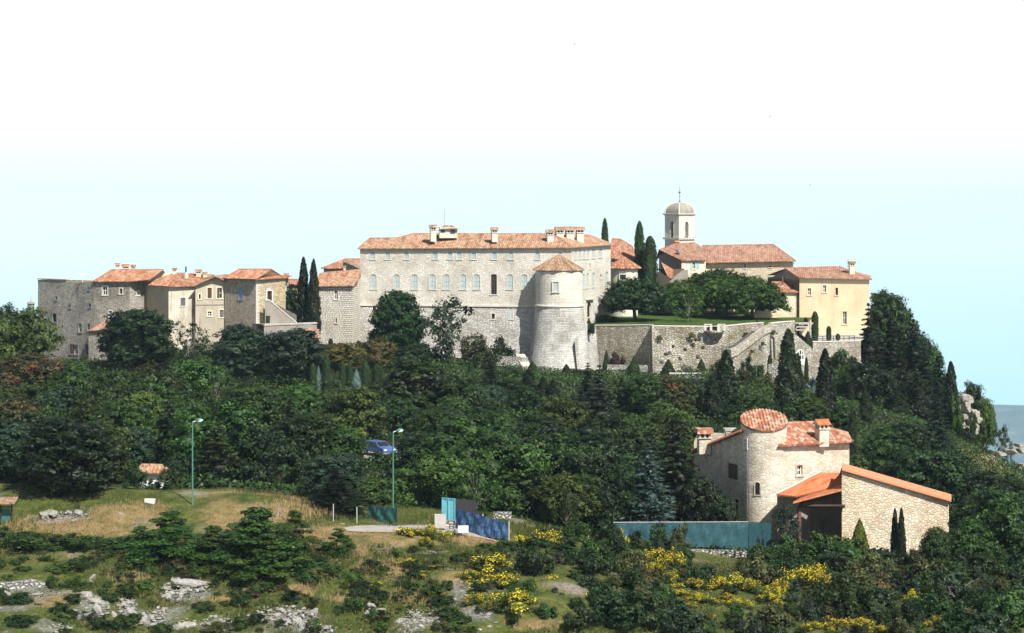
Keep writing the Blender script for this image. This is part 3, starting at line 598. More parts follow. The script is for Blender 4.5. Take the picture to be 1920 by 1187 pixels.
# orange roofs that show behind the castle
def simple_house(name, label, Y, xl, xr, yeave, ridge, mat, tile, depth=9, zb=-25, rise=None, ang=0.0, wins=(), pitch=22, under='eave', over=0.45, group=None, cat='house'):
    """house whose front eave runs from xl to xr (pixels) with its ridge outline given in pixels"""
    b = Bld(name, (xl + xr) / 2, Y, label, cat, group, z=zb); Ya, Yb = Y + ang, Y - ang
    Wd = b.wall((xl, Ya), (xr, Yb), zb, [(xl, yeave[0]), (xr, yeave[1])], wins, mat); a, c = Wd.A, Wd.B; o = Wd.o
    e0 = P(xl, yeave[0] + 1.0, Ya) + o * over - Wd.d * over; e1 = P(xr, yeave[1] + 1.0, Yb) + o * over + Wd.d * over
    s_ = b.slope(e0, e1, pitch, ridge); bl, br = a - o * depth, c - o * depth
    b.back([(c.x, c.y), (br.x, br.y), (bl.x, bl.y), (a.x, a.y)], zb, min(e0.z, e1.z) - 0.02, mat)
    r0, r1 = s_[-1], s_[2]; zb_ = e0.z; B0, B1 = Vector((bl.x, bl.y, zb_)) - o * over - Wd.d * over, Vector((br.x, br.y, zb_)) - o * over + Wd.d * over
    b.flat([e0, r0, B0][::-1]); b.flat([e1, B1, r1][::-1]); b.flat([r0, *s_[2:-1][::-1], B1, B0][::-1] if len(s_) > 3 else [r0, B1, B0][::-1])
    b.ridge(s_[2:]); b.ridge([e0, r0], .09); b.ridge([e1, r1], .09); b.roof(tile, under); b.W = Wd; b.s = s_; return b
simple_house('rear_house', 'house with a smooth bright orange roof showing behind the castle turret', 436, 1146, 1192, (484, 488), [(1186, 464), (1163, 450), (1148, 449)], 'greyplaster', 'redtile', 8, -24)
r_ = simple_house('rear_house', 'low house with bright orange hip roof peeping over the white block tower', 428, 607, 676, (503, 503.5), [(676, 487), (646, 487)], 'greyplaster', 'redtile', 9, -24, pitch=20)
r2 = Bld('gable_house', 660, 424, 'grey gabled wall with brown tile roof tucked against the castle', 'house', z=-24)
r2.wall((643, 426), (677, 422), -24, [(643, 491), (650, 491), (677, 505)], (), 'greyplaster'); A_, B_ = P(644, 490.5, 425.6), P(680, 506, 421.7)
r2.flat([A_ + Vector((0, -.3, 0)), B_ + Vector((0, -.3, 0)), B_ + Vector((4, 7, .3)), A_ + Vector((4, 7, .5))]); r2.flat([p + Vector((0, 0, -.15)) for p in (A_, B_, B_ + Vector((4, 7, .3)), A_ + Vector((4, 7, .5)))][::-1], 1); r2.roof('browntile')
chimney(r2, 646, 499, 509, 5, 422)

# white block-stone tower house left of the castle
b = Bld('tower_house', 630, 398, 'white block-stone tower house with brown tile roof beside the castle', 'house', z=-27)
b.wall((592, 396.6), (661, 395.2), -31, [(592, 537), (661, 535)], [(630, 553, 6.5, 17, 'glass', .4), (630.5, 601, 2.6, 9, 'void')], 'ashlar')
b.wall((661, 395.2), (676, 402), -31, [(661, 535), (676, 517)], (), 'ashlar', 'side_wall')
b.back([C(676, 402), C(605, 407), C(592, 396.6)], -30, zp(538, 396.6), 'ashlar')
A, B = P(588, 538.5, 396.2), P(663, 537, 394.6); s_ = b.slope(A, B, 21, [(677, 519.5), (676, 507), (610, 512.5), (600, 514)])
b.flat([A, s_[5], Vector((*C(592, 407), A.z))][::-1]); b.flat([s_[5], s_[4], s_[3], Vector((*C(676, 408), A.z)), Vector((*C(605, 408), A.z))][::-1]); b.ridge(s_[3:], .12); b.ridge([A, s_[5]], .1); b.roof('oldtile')

# ------------------------------------------------------------------ the old village on the left
b = Bld('old_house', 120, 392, 'tall roofless grey stone house with small scattered dark openings', 'house', z=-27)
b.wall((71, 401), (176, 391), -31, [(71, 524.5), (125, 524.5), (126, 528), (150, 529.5), (176, 528)],
       [(106, 559, 3, 6, 'void'), (131, 574, 3, 6, 'void'), (168.5, 573, 4, 7, 'void'), (166.5, 541, 3, 5, 'glass'), (102, 596, 8, 16, 'void'), (150.5, 615, 6, 16, 'glass'), (166.5, 614, 4, 13, 'void'), (138.5, 655, 16, 18, 'half'), (164.5, 655, 7, 19, 'shutter_brown')], 'greystone', frame='greyplaster')
b.back([C(176, 391), C(180, 402), C(80, 410), C(71, 401)], -31, zp(527, 400), 'greystone')
mb = MB(); Wq = Wall(C(71, 401), C(125, 395.8)); Wq.box(mb, -.1, Wq.L, zp(524.5, 398), zp(523, 398), -.5, .12); mb.build('parapet_coping', M['browntile'], b.root)
b.flat([Vector((*C(71, 401), zp(530, 401))), Vector((*C(176, 391), zp(532, 391))), Vector((*C(180, 402), zp(532, 391))), Vector((*C(80, 410), zp(530, 401)))]); b.roof('browntile', 'browntile')
a = empty('antenna', P(155, 527, 392), 'thin white television antenna on the roofless grey house', 'antenna'); mb = MB(); p = P(155, 529, 392); mb.bar(p, p + Vector((0, 0, 1.5)), 0.05); mb.build('mast', M['white'], a)
mb = MB(); 
for dz, l in ((1.45, .7), (1.3, .5), (1.1, .35)): mb.bar(p + Vector((-l, 0, dz)), p + Vector((l, 0.1, dz)), 0.03)
mb.build('arms', M['white'], a)
b = Bld('village_house', 225, 392, 'tall grey stone house with patched orange roof and three chimneys', 'house', z=-26)
b.wall((176, 391.2), (243, 389), -30, [(176, 527.5), (243, 527.5)], [(197, 545, 9, 16, 'whiteglass'), (227, 546, 5, 10, 'void'), (207, 591, 6, 17, 'whiteglass'), (228.5, 588, 7, 9, 'whiteglass')], 'greystone', frame='trim')
b.wall((243, 389), (276, 391), -30, [(243, 525.5), (276, 523)], [(259, 549.5, 5, 8, 'glass')], 'greystone', 'side_wall')
b.wall((276, 391), (322, 397), -30, [(276, 524), (304, 507.5), (322, 517)], (), 'paleplaster', 'gable_wall')
b.back([C(322, 397), C(300, 408), C(185, 408), C(176, 391.2)], -30, zp(529, 391), 'greystone')
A, B = P(173, 529, 390.7), P(245, 529, 388.4); s_ = b.slope(A, B, 17, [(280, 525.5), (306, 507), (207, 507.5)])
b.flat([A, s_[4], Vector((*C(185, 408), A.z))][::-1]); b.flat([s_[4], s_[3], Vector((*C(322, 404), A.z)), Vector((*C(185, 408), A.z))][::-1]); b.ridge([s_[3], s_[4]]); b.roof('redtile')
for x, y0, wd in ((220.5, 494, 9), (235.5, 496, 13), (250, 497, 9)): chimney(b, x, y0, 508, wd, 396, 'trim', 'redtile')
b = Bld('lean_to', 190, 384, 'small grey lean-to with sloping tile roof against the tall old houses', 'lean-to', z=-28)
b.wall((166, 386), (216, 384), -32, [(166, 620), (216, 617)], [(189, 636, 6, 9, 'void'), (189.5, 673, 5, 12, 'glass')], 'greystone', frame='greyplaster')
b.back([C(216, 384), C(216, 390), C(172, 392), C(166, 386)], -32, zp(619, 386), 'greystone')
A, B = P(164, 622, 385.6), P(218, 617, 383.6); b.slope(A, B, 20, [(214, 598), (205, 600)]); b.roof('pinktile')
# house with ochre and stained walls
b = Bld('village_house', 320, 386, 'house with an orange hip roof above a brown wall and a stained white wall', 'house', z=-25)
b.wall((272, 391), (316, 384), -29, [(272, 534), (316, 536)], (), 'brownplaster')
b.wall((316, 384), (368, 386), -29, [(316, 536), (368, 535.5)], [(343, 566, 9, 15, 'shutter_grey')], 'stained', 'side_wall')
A, B, C_ = P(268, 535.5, 391), P(316, 538.5, 383.3), P(372, 537, 385.6); s_ = b.slope(B, C_, 15, [(385, 524), (402, 517), (330, 513.5)]); s3 = b.slope(A, B, 0, [(330, 513.5), (306, 520)], third=s_[4])
b.flat([s_[4], s_[3], Vector((*C(402, 404), A.z)), Vector((*C(300, 404), A.z))][::-1]); b.ridge([B, s_[4], s_[3]], .12); b.roof('redtile')
b.back([C(368, 386), C(385, 402), C(290, 402), C(272, 391)], -29, zp(535, 391), 'brownplaster')
for x, y0, y1, wd, tl in ((327.5, 503, 515, 8, 'browntile'), (372, 506, 518, 11, 'browntile'), (384, 510.5, 519, 8, 'browntile')): chimney(b, x, y0, y1, wd, 391, 'paleplaster', tl)
mb = MB(); p = P(348.5, 522, 389); mb.bar(p, p + Vector((0, 0, 1.0)), .38, n=4); mb.bar(p + Vector((0, 0, .9)), p + Vector((0, 0, 2.0)), 0.13, mi=1); mb.build('stove_pipe', [M['paleplaster'], M['iron']], b.roofo)
b = Bld('gable_house', 395, 384, 'beige plaster house with its gable above two brown shuttered windows', 'house', z=-25)
b.wall((366.5, 384.5), (424, 386), -29, [(366.5, 536), (403, 519.5), (424, 528.5)], [(393, 549.5, 8, 20, 'shutter_brown'), (411.5, 549.5, 9.5, 20, 'half'), (415.5, 588, 7.5, 14, 'shutter_grey'), (393, 588.5, 7, 9, 'glass'), (374.5, 556, 3.5, 9, 'void')], 'beige', frame='paleplaster')
mb = MB(); Wb = Wall(C(366.5, 384.5), C(424, 386)); Wb.box(mb, 0.1, Wb.L, zp(572.5, 385), zp(570.5, 385), 0.004, .06); mb.build('ledge', M['greyplaster'], b.root)
pk, l0, r0 = P(403, 518.5, 384.6), P(363.5, 537, 384), P(427, 529, 385.6); bk = Vector((3, 12, 0))
for e_, f_ in ((l0, pk), (pk, r0)):
    q = [e_ + Vector((0, -.25, 0)), f_ + Vector((0, -.25, 0)), f_ + bk, e_ + bk]; b.flat([p + Vector((0, 0, .22)) for p in q]); b.flat(q[::-1], 1); b.flat([q[0], q[1], q[1] + Vector((0, 0, .22)), q[0] + Vector((0, 0, .22))])
b.roof('browntile', 'paleplaster')
# tower house with the outside stair
b = Bld('square_house', 480, 384, 'square rubble house with a blue shutter and an outside stair', 'house', z=-24)
b.wall((421.5, 385.6), (480, 380.5), -29, [(421.5, 521), (480, 522.5)], [(451, 551, 7, 21, 'shutter_blue')], 'greywarm', frame='greywarm')
b.wall((480, 380.5), (535.5, 385.5), -29, [(480, 522.5), (535.5, 519.5)], [(505.5, 555, 9.5, 19, 'void', 0, 'white', 'door')], 'warmstone', 'side_wall')
b.back([C(535.5, 385.5), C(495, 398), C(432, 398), C(421.5, 385.6)], -29, zp(522, 385.6), 'greywarm')
mb = MB(); Wd = Wall(C(480, 380.5), C(535.5, 385.5))
for k in range(34):
    z = zp(524, 381) - 0.3 * k; l = 0.75 if k % 2 else 0.45; Wd.box(mb, -0.02, l, z - .27, z, -.1, .03)
mb.build('quoins', M['trim'], b.root)
A, B, C_ = P(417, 523, 385.3), P(480, 525, 379.6), P(540, 521.5, 385.3); s_ = b.slope(A, B, 22, [(508, 506.5), (447, 506.5)]); g1, g2 = s_[2], s_[3]
s5 = b.slope(B, C_, 12, [(525, 517.5), (489, 519)]); m0, m1 = s5[3], s5[2]; b.flat([m0, m1, g1], 2)
b.flat([g1, m1, C_, C_ + Vector((-.5, 14, 0)), g2 + Vector((2, 8, -1.3))][::1]); b.flat([A, g2, g2 + Vector((2, 8, -1.3))][::-1]); b.ridge([g2, g1], .13); b.ridge([g1, m1, C_], .12); b.ridge([B, m0, g1], .12)
b.roofo = b.roofmb.build('roof', [M['redtile'], M['eave'], M['paleplaster']], b.root)
chimney(b, 537, 513, 528, 8.5, 392, 'greystone', 'browntile')
st = empty('outside_staircase', P(525, 607, 381), 'grey walled outside stair climbing to the door of the square house', 'staircase'); mb = MB()
Ws = Wall(C(497, 379.5), C(556, 383)); top = [ray_wall(Ws.A, Ws.B, *p) for p in ((497, 563.5), (505, 563.5), (556, 606))]; top[0] = (0, top[0][1]); top[-1] = (Ws.L, top[-1][1])
wall_mesh(mb, Ws, -26, top, [(Ws.L * .02, Ws.L * .16, zp(606, 380), zp(592, 380))]); mb.build('stair_wall', M['greyplaster'], st)
mb = MB()
for k in range(14):
    f0, f1 = k / 14, (k + 1) / 14; u0 = top[1][0] + (Ws.L - top[1][0]) * f0; u1 = top[1][0] + (Ws.L - top[1][0]) * f1; z = top[1][1] + (top[2][1] - top[1][1]) * f1
    Ws.box(mb, u0, u1, z - 1.2, z - .15, -1.3, -.05)
mb.build('steps', M['trim'], st); mb = MB(); 
for (u0, z0), (u1, z1) in zip(top, top[1:]): mb.bar(Ws.at(u0, z0 + .02), Ws.at(u1, z1 + .02), .14, n=4)
mb.build('coping', M['trim'], st)
b = empty('terrace_wall', P(540, 610, 379), 'low grey terrace wall with coping under the outside stair', 'wall'); mb = MB(); Wt = Wall(C(495, 378), C(594, 384)); wall_mesh(mb, Wt, -29, [(0, zp(608, 378)), (Wt.L, zp(609, 384))]); Wt.box(mb, 0, Wt.L, zp(609, 381), zp(606, 381), -.5, .12, 1); mb.build('wall', [M['greyplaster'], M['concrete']], b)
mb = MB(); mb.poly([Wt.at(0, zp(608, 378)), Wt.at(Wt.L, zp(609, 384)), Wt.at(Wt.L, zp(609, 384), -9), Wt.at(0, zp(608, 378), -9)]); mb.build('paving', M['concrete'], b)
b = Bld('tiled_shed', 582, 378, 'low shed roof of pink tiles at the foot of the white block tower', 'shed', z=-26)
b.wall((566, 378), (598, 377), -30, [(566, 632), (598, 634)], (), 'greyplaster'); b.slope(P(560, 633, 377.6), P(600, 635, 376.6), 22, [(598, 619), (575, 616)]); b.roof('pinktile')
simple_house('rear_house', 'sliver of a low orange roofed house behind the stair', 400, 537, 566, (533, 534), [(562, 526), (541, 525)], 'warmstone', 'redtile', 6, -25)
c = Bld('stone_turret', 58, 400, 'little rounded grey stone chimney turret above the leftmost trees', 'turret', z=-24); mb = MB(); p = P(58, 580, 400)
mb.lathe(p.x, p.y, [(.6, -26), (.6, zp(570, 400)), (.75, zp(569, 400)), (.5, zp(566, 400)), (0, zp(564.5, 400))], 10); mb.build('shaft', M['greystone'], c.root); mb = MB(); mb.bar((p.x, p.y, zp(566, 400)), (p.x, p.y, zp(556, 400)), .03); mb.build('rod', M['iron'], c.root)

# ------------------------------------------------------------------ the church and the yellow house
b = empty('bell_tower', P(1273, 470, 450), 'square white stone bell tower with a domed roof and weathervane', 'bell tower'); LF, FF, RF = C(1246.5, 452), C(1273, 449), C(1302, 452); BK = (LF[0] + RF[0] - FF[0], LF[1] + RF[1] - FF[1])
ops = {0: (1260.5, 431, 8, 31), 1: (1287, 431, 8.5, 31)}
for i, (a, c) in enumerate(((LF, FF), (FF, RF), (RF, BK), (BK, LF))):
    W_ = Wall(a, c); mb = MB(); um, hw, z0, z1 = W_.L / 2, 0.42, zp(446.5, 450), zp(415.5, 450); h = [(um - hw, um + hw, z0, z1, 1)]
    wall_mesh(mb, W_, -24, [(0, zp(402, 450)), (W_.L, zp(402, 450))], h, 0.55); W_.box(mb, -.25, W_.L + .25, zp(449, 450), zp(445.5, 450), .002, .28, 1) if i < 2 else None
    W_.box(mb, um - hw - .15, um - hw, z0, z1 - hw, .003, .06, 1); W_.box(mb, um + hw, um + hw + .15, z0, z1 - hw, .003, .06, 1)
    mb.build('wall', [M['trim'], M['ashlar']], b)
ctr = Vector(((LF[0] + RF[0]) / 2, (LF[1] + RF[1]) / 2, 0)); cs_ = [Vector((*p, 0)) for p in (LF, FF, RF, BK)]
mb = MB()
for k0, k1, za, zb_ in ((1.02, 1.16, zp(404, 450), zp(402, 450)), (1.16, 1.16, zp(402, 450), zp(400.5, 450))):
    for i in range(4):
        p, q = cs_[i] - ctr, cs_[(i + 1) % 4] - ctr; mb.poly([ctr + p * k0 + Vector((0, 0, za)), ctr + q * k0 + Vector((0, 0, za)), ctr + q * k1 + Vector((0, 0, zb_)), ctr + p * k1 + Vector((0, 0, zb_))])
mb.poly([ctr + (p - ctr) * 1.16 + Vector((0, 0, zp(400.5, 450))) for p in cs_]); mb.build('cornice', M['trim'], b)
mb = MB(); zd, Hd = zp(400.4, 450), zp(380, 450) - zp(400.4, 450); prof = [(1.0, -.02), (.985, .22), (.92, .45), (.8, .65), (.62, .82), (.40, .93), (.18, .99), (.06, 1.02)]
for (k0, h0), (k1, h1) in zip(prof, prof[1:]):
    for i in range(4):
        p, q = cs_[i] - ctr, cs_[(i + 1) % 4] - ctr; mb.poly([ctr + p * k0 + Vector((0, 0, zd + Hd * h0)), ctr + q * k0 + Vector((0, 0, zd + Hd * h0)), ctr + q * k1 + Vector((0, 0, zd + Hd * h1)), ctr + p * k1 + Vector((0, 0, zd + Hd * h1))])
do = mb.build('dome', M['domestone'], b); mb = MB()
for i in range(4): mb.tube([ctr + (cs_[i] - ctr) * k + Vector((0, 0, zd + Hd * h)) for k, h in prof], .16, .1, 5)
mb.build('dome_ribs', M['trim'], do)
mb = MB(); zt = zp(380, 450); mb.bar(ctr + Vector((0, 0, zt - .1)), ctr + Vector((0, 0, zt + .35)), .25, .12); mb.bar(ctr + Vector((0, 0, zt + .3)), ctr + Vector((0, 0, zp(349, 450))), .04, .025); mb.box((ctr.x, ctr.y, zp(361, 450)), (.4, .04, .35), .5); mb.bar(ctr + Vector((-.3, 0, zp(368, 450))), ctr + Vector((.3, 0, zp(368, 450))), .035); mb.build('weathervane', M['iron'], b)
mb = MB(); zc = zp(421, 450); mb.lathe(ctr.x - 1.1, ctr.y - .8, [(0, zc), (.22, zc - .05), (.3, zc - .4), (.38, zc - .8), (.55, zc - 1.1), (.5, zc - 1.12)], 14); mb.bar((ctr.x - 2, ctr.y - .8, zc + .1), (ctr.x + .5, ctr.y - .8, zc + .1), .09); mb.build('bell', M['bronze'], b)

b = Bld('church_nave', 1405, 440, 'cream stone church nave with a long faded tile roof', 'church', z=-22)
Wn = b.wall((1321, 440), (1487, 438), -25, [(1321, 492), (1487, 488.5)], [(1397, 499, 2.5, 8, 'void'), (1444, 500, 5, 2.5, 'void')], 'cream')
b.back([C(1487, 438), C(1487, 452), C(1330, 456), C(1321, 440)], -25, zp(491, 440), 'cream'); A, B = P(1319, 494, 439.3), P(1492, 490.5, 437.2); s_ = b.slope(A, B, 20, [(1449, 459.5), (1316, 462)])
b.flat([s_[2], Vector((*C(1490, 453), A.z)), B][::-1][::-1]); b.flat([s_[3], s_[2], Vector((*C(1490, 453), A.z)), Vector((*C(1320, 456), A.z))][::-1]); b.ridge([s_[3], s_[2], B], .13); b.roof('pinktile')
mb = MB(); p = P(1489, 492, 437.6); mb.tube([p, p + Vector((-.2, 0, -.4)), p + Vector((-.2, 0, -5))], .08, .08, 5); mb.build('drainpipe', M['metal'], b.root)
b = Bld('chapel_house', 1295, 434, 'low house with tile roof and turquoise shutter below the bell tower', 'house', z=-22)
b.wall((1235.5, 443), (1278, 433.5), -25, [(1235.5, 470), (1240, 469), (1278, 487)], (), 'greyplaster', 'gable_wall')
b.wall((1278, 433.5), (1323, 435), -25, [(1278, 487), (1323, 487)], [(1301, 497, 5, 15, 'glass')], 'paleplaster')
A, B = P(1276.5, 489, 433), P(1324, 488.5, 434.4); s_ = b.slope(A, B, 17, [(1324, 470), (1303, 456), (1262, 459), (1235, 469)]); b.flat([s_[5], s_[4], s_[4] + Vector((0, 8, -2)), s_[5] + Vector((0, 8, -2))][::-1]); b.ridge([s_[4], s_[3]], .12); b.roof('pinktile')
b.back([C(1323, 435), C(1323, 446), C(1240, 448), C(1235.5, 443)], -25, zp(488, 434) , 'greyplaster')
mb = MB(); Wt = Wall(C(1278, 433.5), C(1323, 435)); Wt.box(mb, 3.05, 3.45, zp(504.5, 434), zp(490, 434), .004, .06); mb.build('shutter', M['shutter_turq'], b.root)
mb = MB(); Wt.box(mb, 1.75, 2.0, zp(504.5, 434), zp(490, 434), .004, .06); mb.build('shutter', M['shutter_pale'], b.root)
chimney(b, 1269.5, 451, 466, 9, 443, 'coping', 'redtile'); mb = MB(); p = P(1273, 476, 436); mb.lathe(p.x, p.y, [(.02, p.z), (.4, p.z + .25), (.55, p.z + .8)], 12); mb.bar(p, p - Vector((0, 0, 1)), .05); mb.build('satellite_dish', M['metal'], b.roofo)
b = Bld('low_house', 1262, 428, 'low ochre walled house with speckled tile roof below the church', 'house', z=-22)
b.wall((1232, 430), (1256, 426.5), -25, [(1232, 508), (1256, 522)], (), 'ochre'); b.wall((1256, 426.5), (1290, 428), -25, [(1256, 522), (1262, 521), (1281, 507), (1290, 505)], [(1236, 524, 4, 9, 'whiteglass')] if 0 else (), 'greyplaster', 'gable_wall')
p0, p1, p2, p3 = P(1233, 505, 431), P(1252, 520, 426), P(1258, 523, 426), P(1284, 505, 429); b.slope(p1, p2, 0, [p3, p0], third=p0); b.roof('redtile')

b = Bld('yellow_house', 1565, 417, 'big yellow plastered house with pink tile roof and tall chimney', 'house', z=-24.8)
Wy = b.wall((1499, 417), (1630, 415), -27, [(1499, 519.5), (1630, 523)], [(1517.5, 547, 6, 13, 'glass'), (1546, 541.5, 6, 13, 'glass'), (1569, 546.5, 4.5, 14, 'void'), (1584, 596, 7.5, 24, 'glass')], 'ochre', frame='ochre')
b.wall((1439, 430), (1499, 417), -27, [(1439, 525.5), (1472, 504.5), (1499, 519.5)], (), 'greyplaster', 'gable_wall')
b.back([C(1630, 415), C(1628, 430), C(1439, 430)], -27, zp(524, 417), 'ochre'); A, B = P(1498, 521.5, 416.4), P(1634.5, 525, 414.4); s_ = b.slope(A, B, 13, [(1573, 501), (1471, 504)])
b.flat([s_[2], Vector((*C(1632, 431), A.z)), B]); b.flat([s_[3], s_[2], Vector((*C(1632, 431), A.z)), Vector((*C(1437, 431), A.z))][::-1]); b.ridge([s_[3], s_[2], B], .12); b.ridge([s_[3], A], .1); b.roof('pinktile')
b.back([C(1439, 430), C(1499, 417)], -27, zp(524, 417) - .1, 'greyplaster')
chimney(b, 1597, 490, 518, 11.5, 418.5, 'paleplaster', 'pinktile', 1.2, .1, 'flat'); mb = MB(); p = P(1590, 490, 418.3)
mb.bar(p - Vector((0, 0, 2.4)), p + Vector((0, 0, .4)), .04, n=5)
for dz in (.3, -.3, -.9): mb.bar(p + Vector((-.4, 0, dz)), p + Vector((.9, 0, dz)), .025, n=4)
mb.build('aerial', M['metal'], b.roofo)
b = Bld('garden_house', 1460, 418, 'cream rubble outbuilding with small red tile roof beside the yellow house', 'outbuilding', z=-22)
b.wall((1415, 414.5), (1499.3, 418), -27, [(1415, 560), (1447, 547.5), (1499.3, 547.5)], (), 'cream'); b.back([C(1499, 418.2), C(1470, 428), C(1415, 425), C(1415, 414.5)], -27, zp(560, 415), 'cream')
A, B = P(1444, 548.5, 415.2), P(1501, 549, 417.4); b.slope(A, B, 18, [(1501, 546), (1470, 529), (1447, 529)]); b.roof('redtile'); mb = MB(); p = P(1467, 540, 419); mb.box(tuple(p), (.45, .45, 1)); mb.bar(p, p + Vector((0, 0, 2.1)), .16, mi=1); mb.build('stove_pipe', [M['concrete'], M['redwood']], b.roofo)
# ------------------------------------------------------------------ terrace, retaining walls, garden
ZL = zp(607, 396)
mb = MB(); tp_ = [C(1105, 403), C(1222, 396.3), C(1222, 388.8), C(1352, 390.3), C(1432, 394.3), C(1445, 388), C(1490, 392), C(1523, 412), C(1520, 445), C(1150, 445), C(1100, 420)]
mb.poly([(x, y, zp(611, 403) + .05 if k == 0 else zp(610, 396) + .05 if k == 1 else ZL) for k, (x, y) in enumerate(tp_)]); t = NT('lawn', .95, .1); g = t.n('TexCoord').outputs['Object']; t.col(t.ramp(t.noise(g, 1.2, 6, .7), [(.3, (0.024, 0.055, 0.010)), (.7, (0.070, 0.110, 0.024))])); M['lawn'] = t.m
tag(mb.build('terrace_lawn', M['lawn']), kind='structure')
def retwall(name, label, a, c, tops, mat, tilt=0.08, zb=-33, coping=None, cat='wall', thick=0.5, parts=()):
    r_ = empty(name, (*C((a[0] + c[0]) / 2, (a[1] + c[1]) / 2), -29), label, cat); W_ = Wall(C(*a), C(*c)); tp = sorted(ray_wall(W_.A, W_.B, *p) for p in tops) if not isinstance(tops, (int, float)) else [(0, tops), (W_.L, tops)]
    tp[0] = (0, tp[0][1]); tp[-1] = (W_.L, tp[-1][1]); W_.tilt = tilt; W_.zt = max(z for u, z in tp); mb = MB(); wall_mesh(mb, W_, zb, tp, parts, .6)
    for (u0, z0), (u1, z1) in zip(tp, tp[1:]): mb.poly([W_.at(u0, z0), W_.at(u1, z1), W_.at(u1, z1, -thick), W_.at(u0, z0, -thick)]); mb.poly([W_.at(u1, z1, -thick), W_.at(u0, z0, -thick), W_.at(u0, z0 - 1.5, -thick), W_.at(u1, z1 - 1.5, -thick)][::-1])
    mb.build('wall', M[mat], r_)
    if coping:
        mb = MB()
        for (u0, z0), (u1, z1) in zip(tp, tp[1:]):
            q = [W_.at(u, z + h, o) for h in (0.005, .16) for u, z, o in ((u0, z0, .08), (u1, z1, .08), (u1, z1, -thick), (u0, z0, -thick))]
            for f in ((0, 1, 5, 4), (4, 5, 6, 7), (1, 2, 6, 5), (3, 0, 4, 7), (2, 3, 7, 6)): mb.poly([q[i] for i in f])
        mb.build('coping', M[coping], r_)
    return r_, W_
retwall('terrace_wall', 'shaded mossy terrace wall between the round tower and the bright bastion', (1105, 403), (1222.5, 396), [(1105, 611), (1222, 610)], 'terrace', .03, coping='trim')
r_, W_ = retwall('bastion_wall', 'bright battered bastion wall of rough white stone under the lawn', (1222, 388.5), (1352, 390), [(1222, 612), (1340, 613), (1352, 612)], 'terrace', .13, coping='trim')
mb = MB(); zt_ = zp(612, 388.5); xk, yk = C(1224, 397); nseg = 6
for k in range(nseg):
    za, zc_ = -33 + (zt_ + 33) * k / nseg, -33 + (zt_ + 33) * (k + 1) / nseg; f0, f1 = W_.at(0, za), W_.at(0, zc_); mb.poly([(xk - .13 * (zt_ - za), yk, za), f0, f1, (xk - .13 * (zt_ - zc_), yk, zc_)], [(0, za), (9, za), (9, zc_), (0, zc_)])
mb.build('return_wall', M['terrace'], r_)
retwall('terrace_wall', 'weedy terrace wall between the stone balcony and the garden stair', (1352, 390), (1432, 394), [(1352, 613), (1400, 608), (1412, 607), (1432, 606)], 'terrace', .06, coping='trim')
# balcony
b = empty('stone_balcony', P(1340, 625, 388.6), 'half-round stone balcony with open parapet on the bastion', 'balcony'); p = P(1340, 620, 389.6); mb = MB()
for z, r, h in ((620, 1.7, .3), (624.5, 1.3, .25), (628, 0.95, .3), (632, .7, .3)): zz = zp(z, 388); mb.lathe(p.x, p.y - .3, [(0, zz - h), (r, zz - h), (r, zz), (0, zz)], 20)
mb.build('bracket', M['terrace_pale'], b); mb = MB(); zz = zp(620, 388)
for px_ in (1322, 1333, 1347, 1358): q = P(px_, 615, 388); mb.box((q.x, q.y, zz + .5), (.4, .45, 1.0))
mb.box((P(1327, 0, 388).x, 388, zz + 1.05), (1.3, .5, .14)); mb.box((P(1352.5, 0, 388).x, 388, zz + 1.05), (1.3, .5, .14)); mb.build('parapet', M['trim'], b)
# garden staircase
b = empty('garden_staircase', P(1400, 640, 384), 'stone garden stair with thick slanting parapet descending from the terrace', 'staircase')
Wp = Wall(C(1369, 381), C(1445, 387)); tp = sorted(ray_wall(Wp.A, Wp.B, *q) for q in ((1369, 656), (1381, 651), (1432, 613), (1445, 607))); tp[0] = (0, tp[0][1]); tp[-1] = (Wp.L, tp[-1][1]); mb = MB(); wall_mesh(mb, Wp, -33, tp)
for (u0, z0), (u1, z1) in zip(tp, tp[1:]):
    q = [Wp.at(u, z + h, o) for h in (-1.3, .06) for u, z, o in ((u0, z0, .28), (u1, z1, .28), (u1, z1, -.35), (u0, z0, -.35))]
    for f in ((0, 1, 5, 4), (4, 5, 6, 7), (1, 2, 6, 5), (3, 0, 4, 7), (2, 3, 7, 6), (3, 2, 1, 0)): mb.poly([q[i] for i in f], mi=1)
mb.build('parapet', [M['terrace'], M['terrace_pale']], b); mb = MB()
for k in range(16):
    f0, f1 = k / 16, (k + 1) / 16; z = tp[1][1] + (tp[-2][1] - tp[1][1]) * f1; u = lambda f_: tp[1][0] + (tp[-2][0] - tp[1][0]) * f_; Wp.box(mb, u(f0), u(f1), z - 3, z - .75, -2.6, -.35)
mb.build('steps', M['greyplaster'], b)
r_, W_ = retwall('garden_wall', 'rough garden wall with two tall arched niches beside the stair', (1445, 387), (1490, 391), [(1445, 607), (1462, 605), (1490, 603)], 'terrace', .05, coping='trim', parts=())
mb = MB()
for px_, y0, y1, wd in ((1447.5, 632, 672, 6), (1466, 640, 676, 9)):
    u, z1 = ray_wall(W_.A, W_.B, px_, y0); _, z0 = ray_wall(W_.A, W_.B, px_, y1); hw = wd / 2 / 11.0
    pts = [(u - hw, z0), (u + hw, z0)] + [(u + hw * math.cos(a), z1 - hw + hw * math.sin(a)) for a in np.linspace(0, math.pi, 8)]; mb.poly([W_.at(a, z, .03) for a, z in pts])
    W_.box(mb, u - hw - .3, u - hw, z0, z1 - hw, .0, .25, 1); W_.box(mb, u + hw, u + hw + .3, z0, z1 - hw, .0, .25, 1)
mb.build('niche', [M['void'], M['terrace_pale']], r_)
r_, W_ = retwall('garden_wall', 'sloping rubble wall with a white arched garden door', (1488, 390), (1524, 393), [(1488, 624), (1498, 632), (1524, 655)], 'terrace', .02)
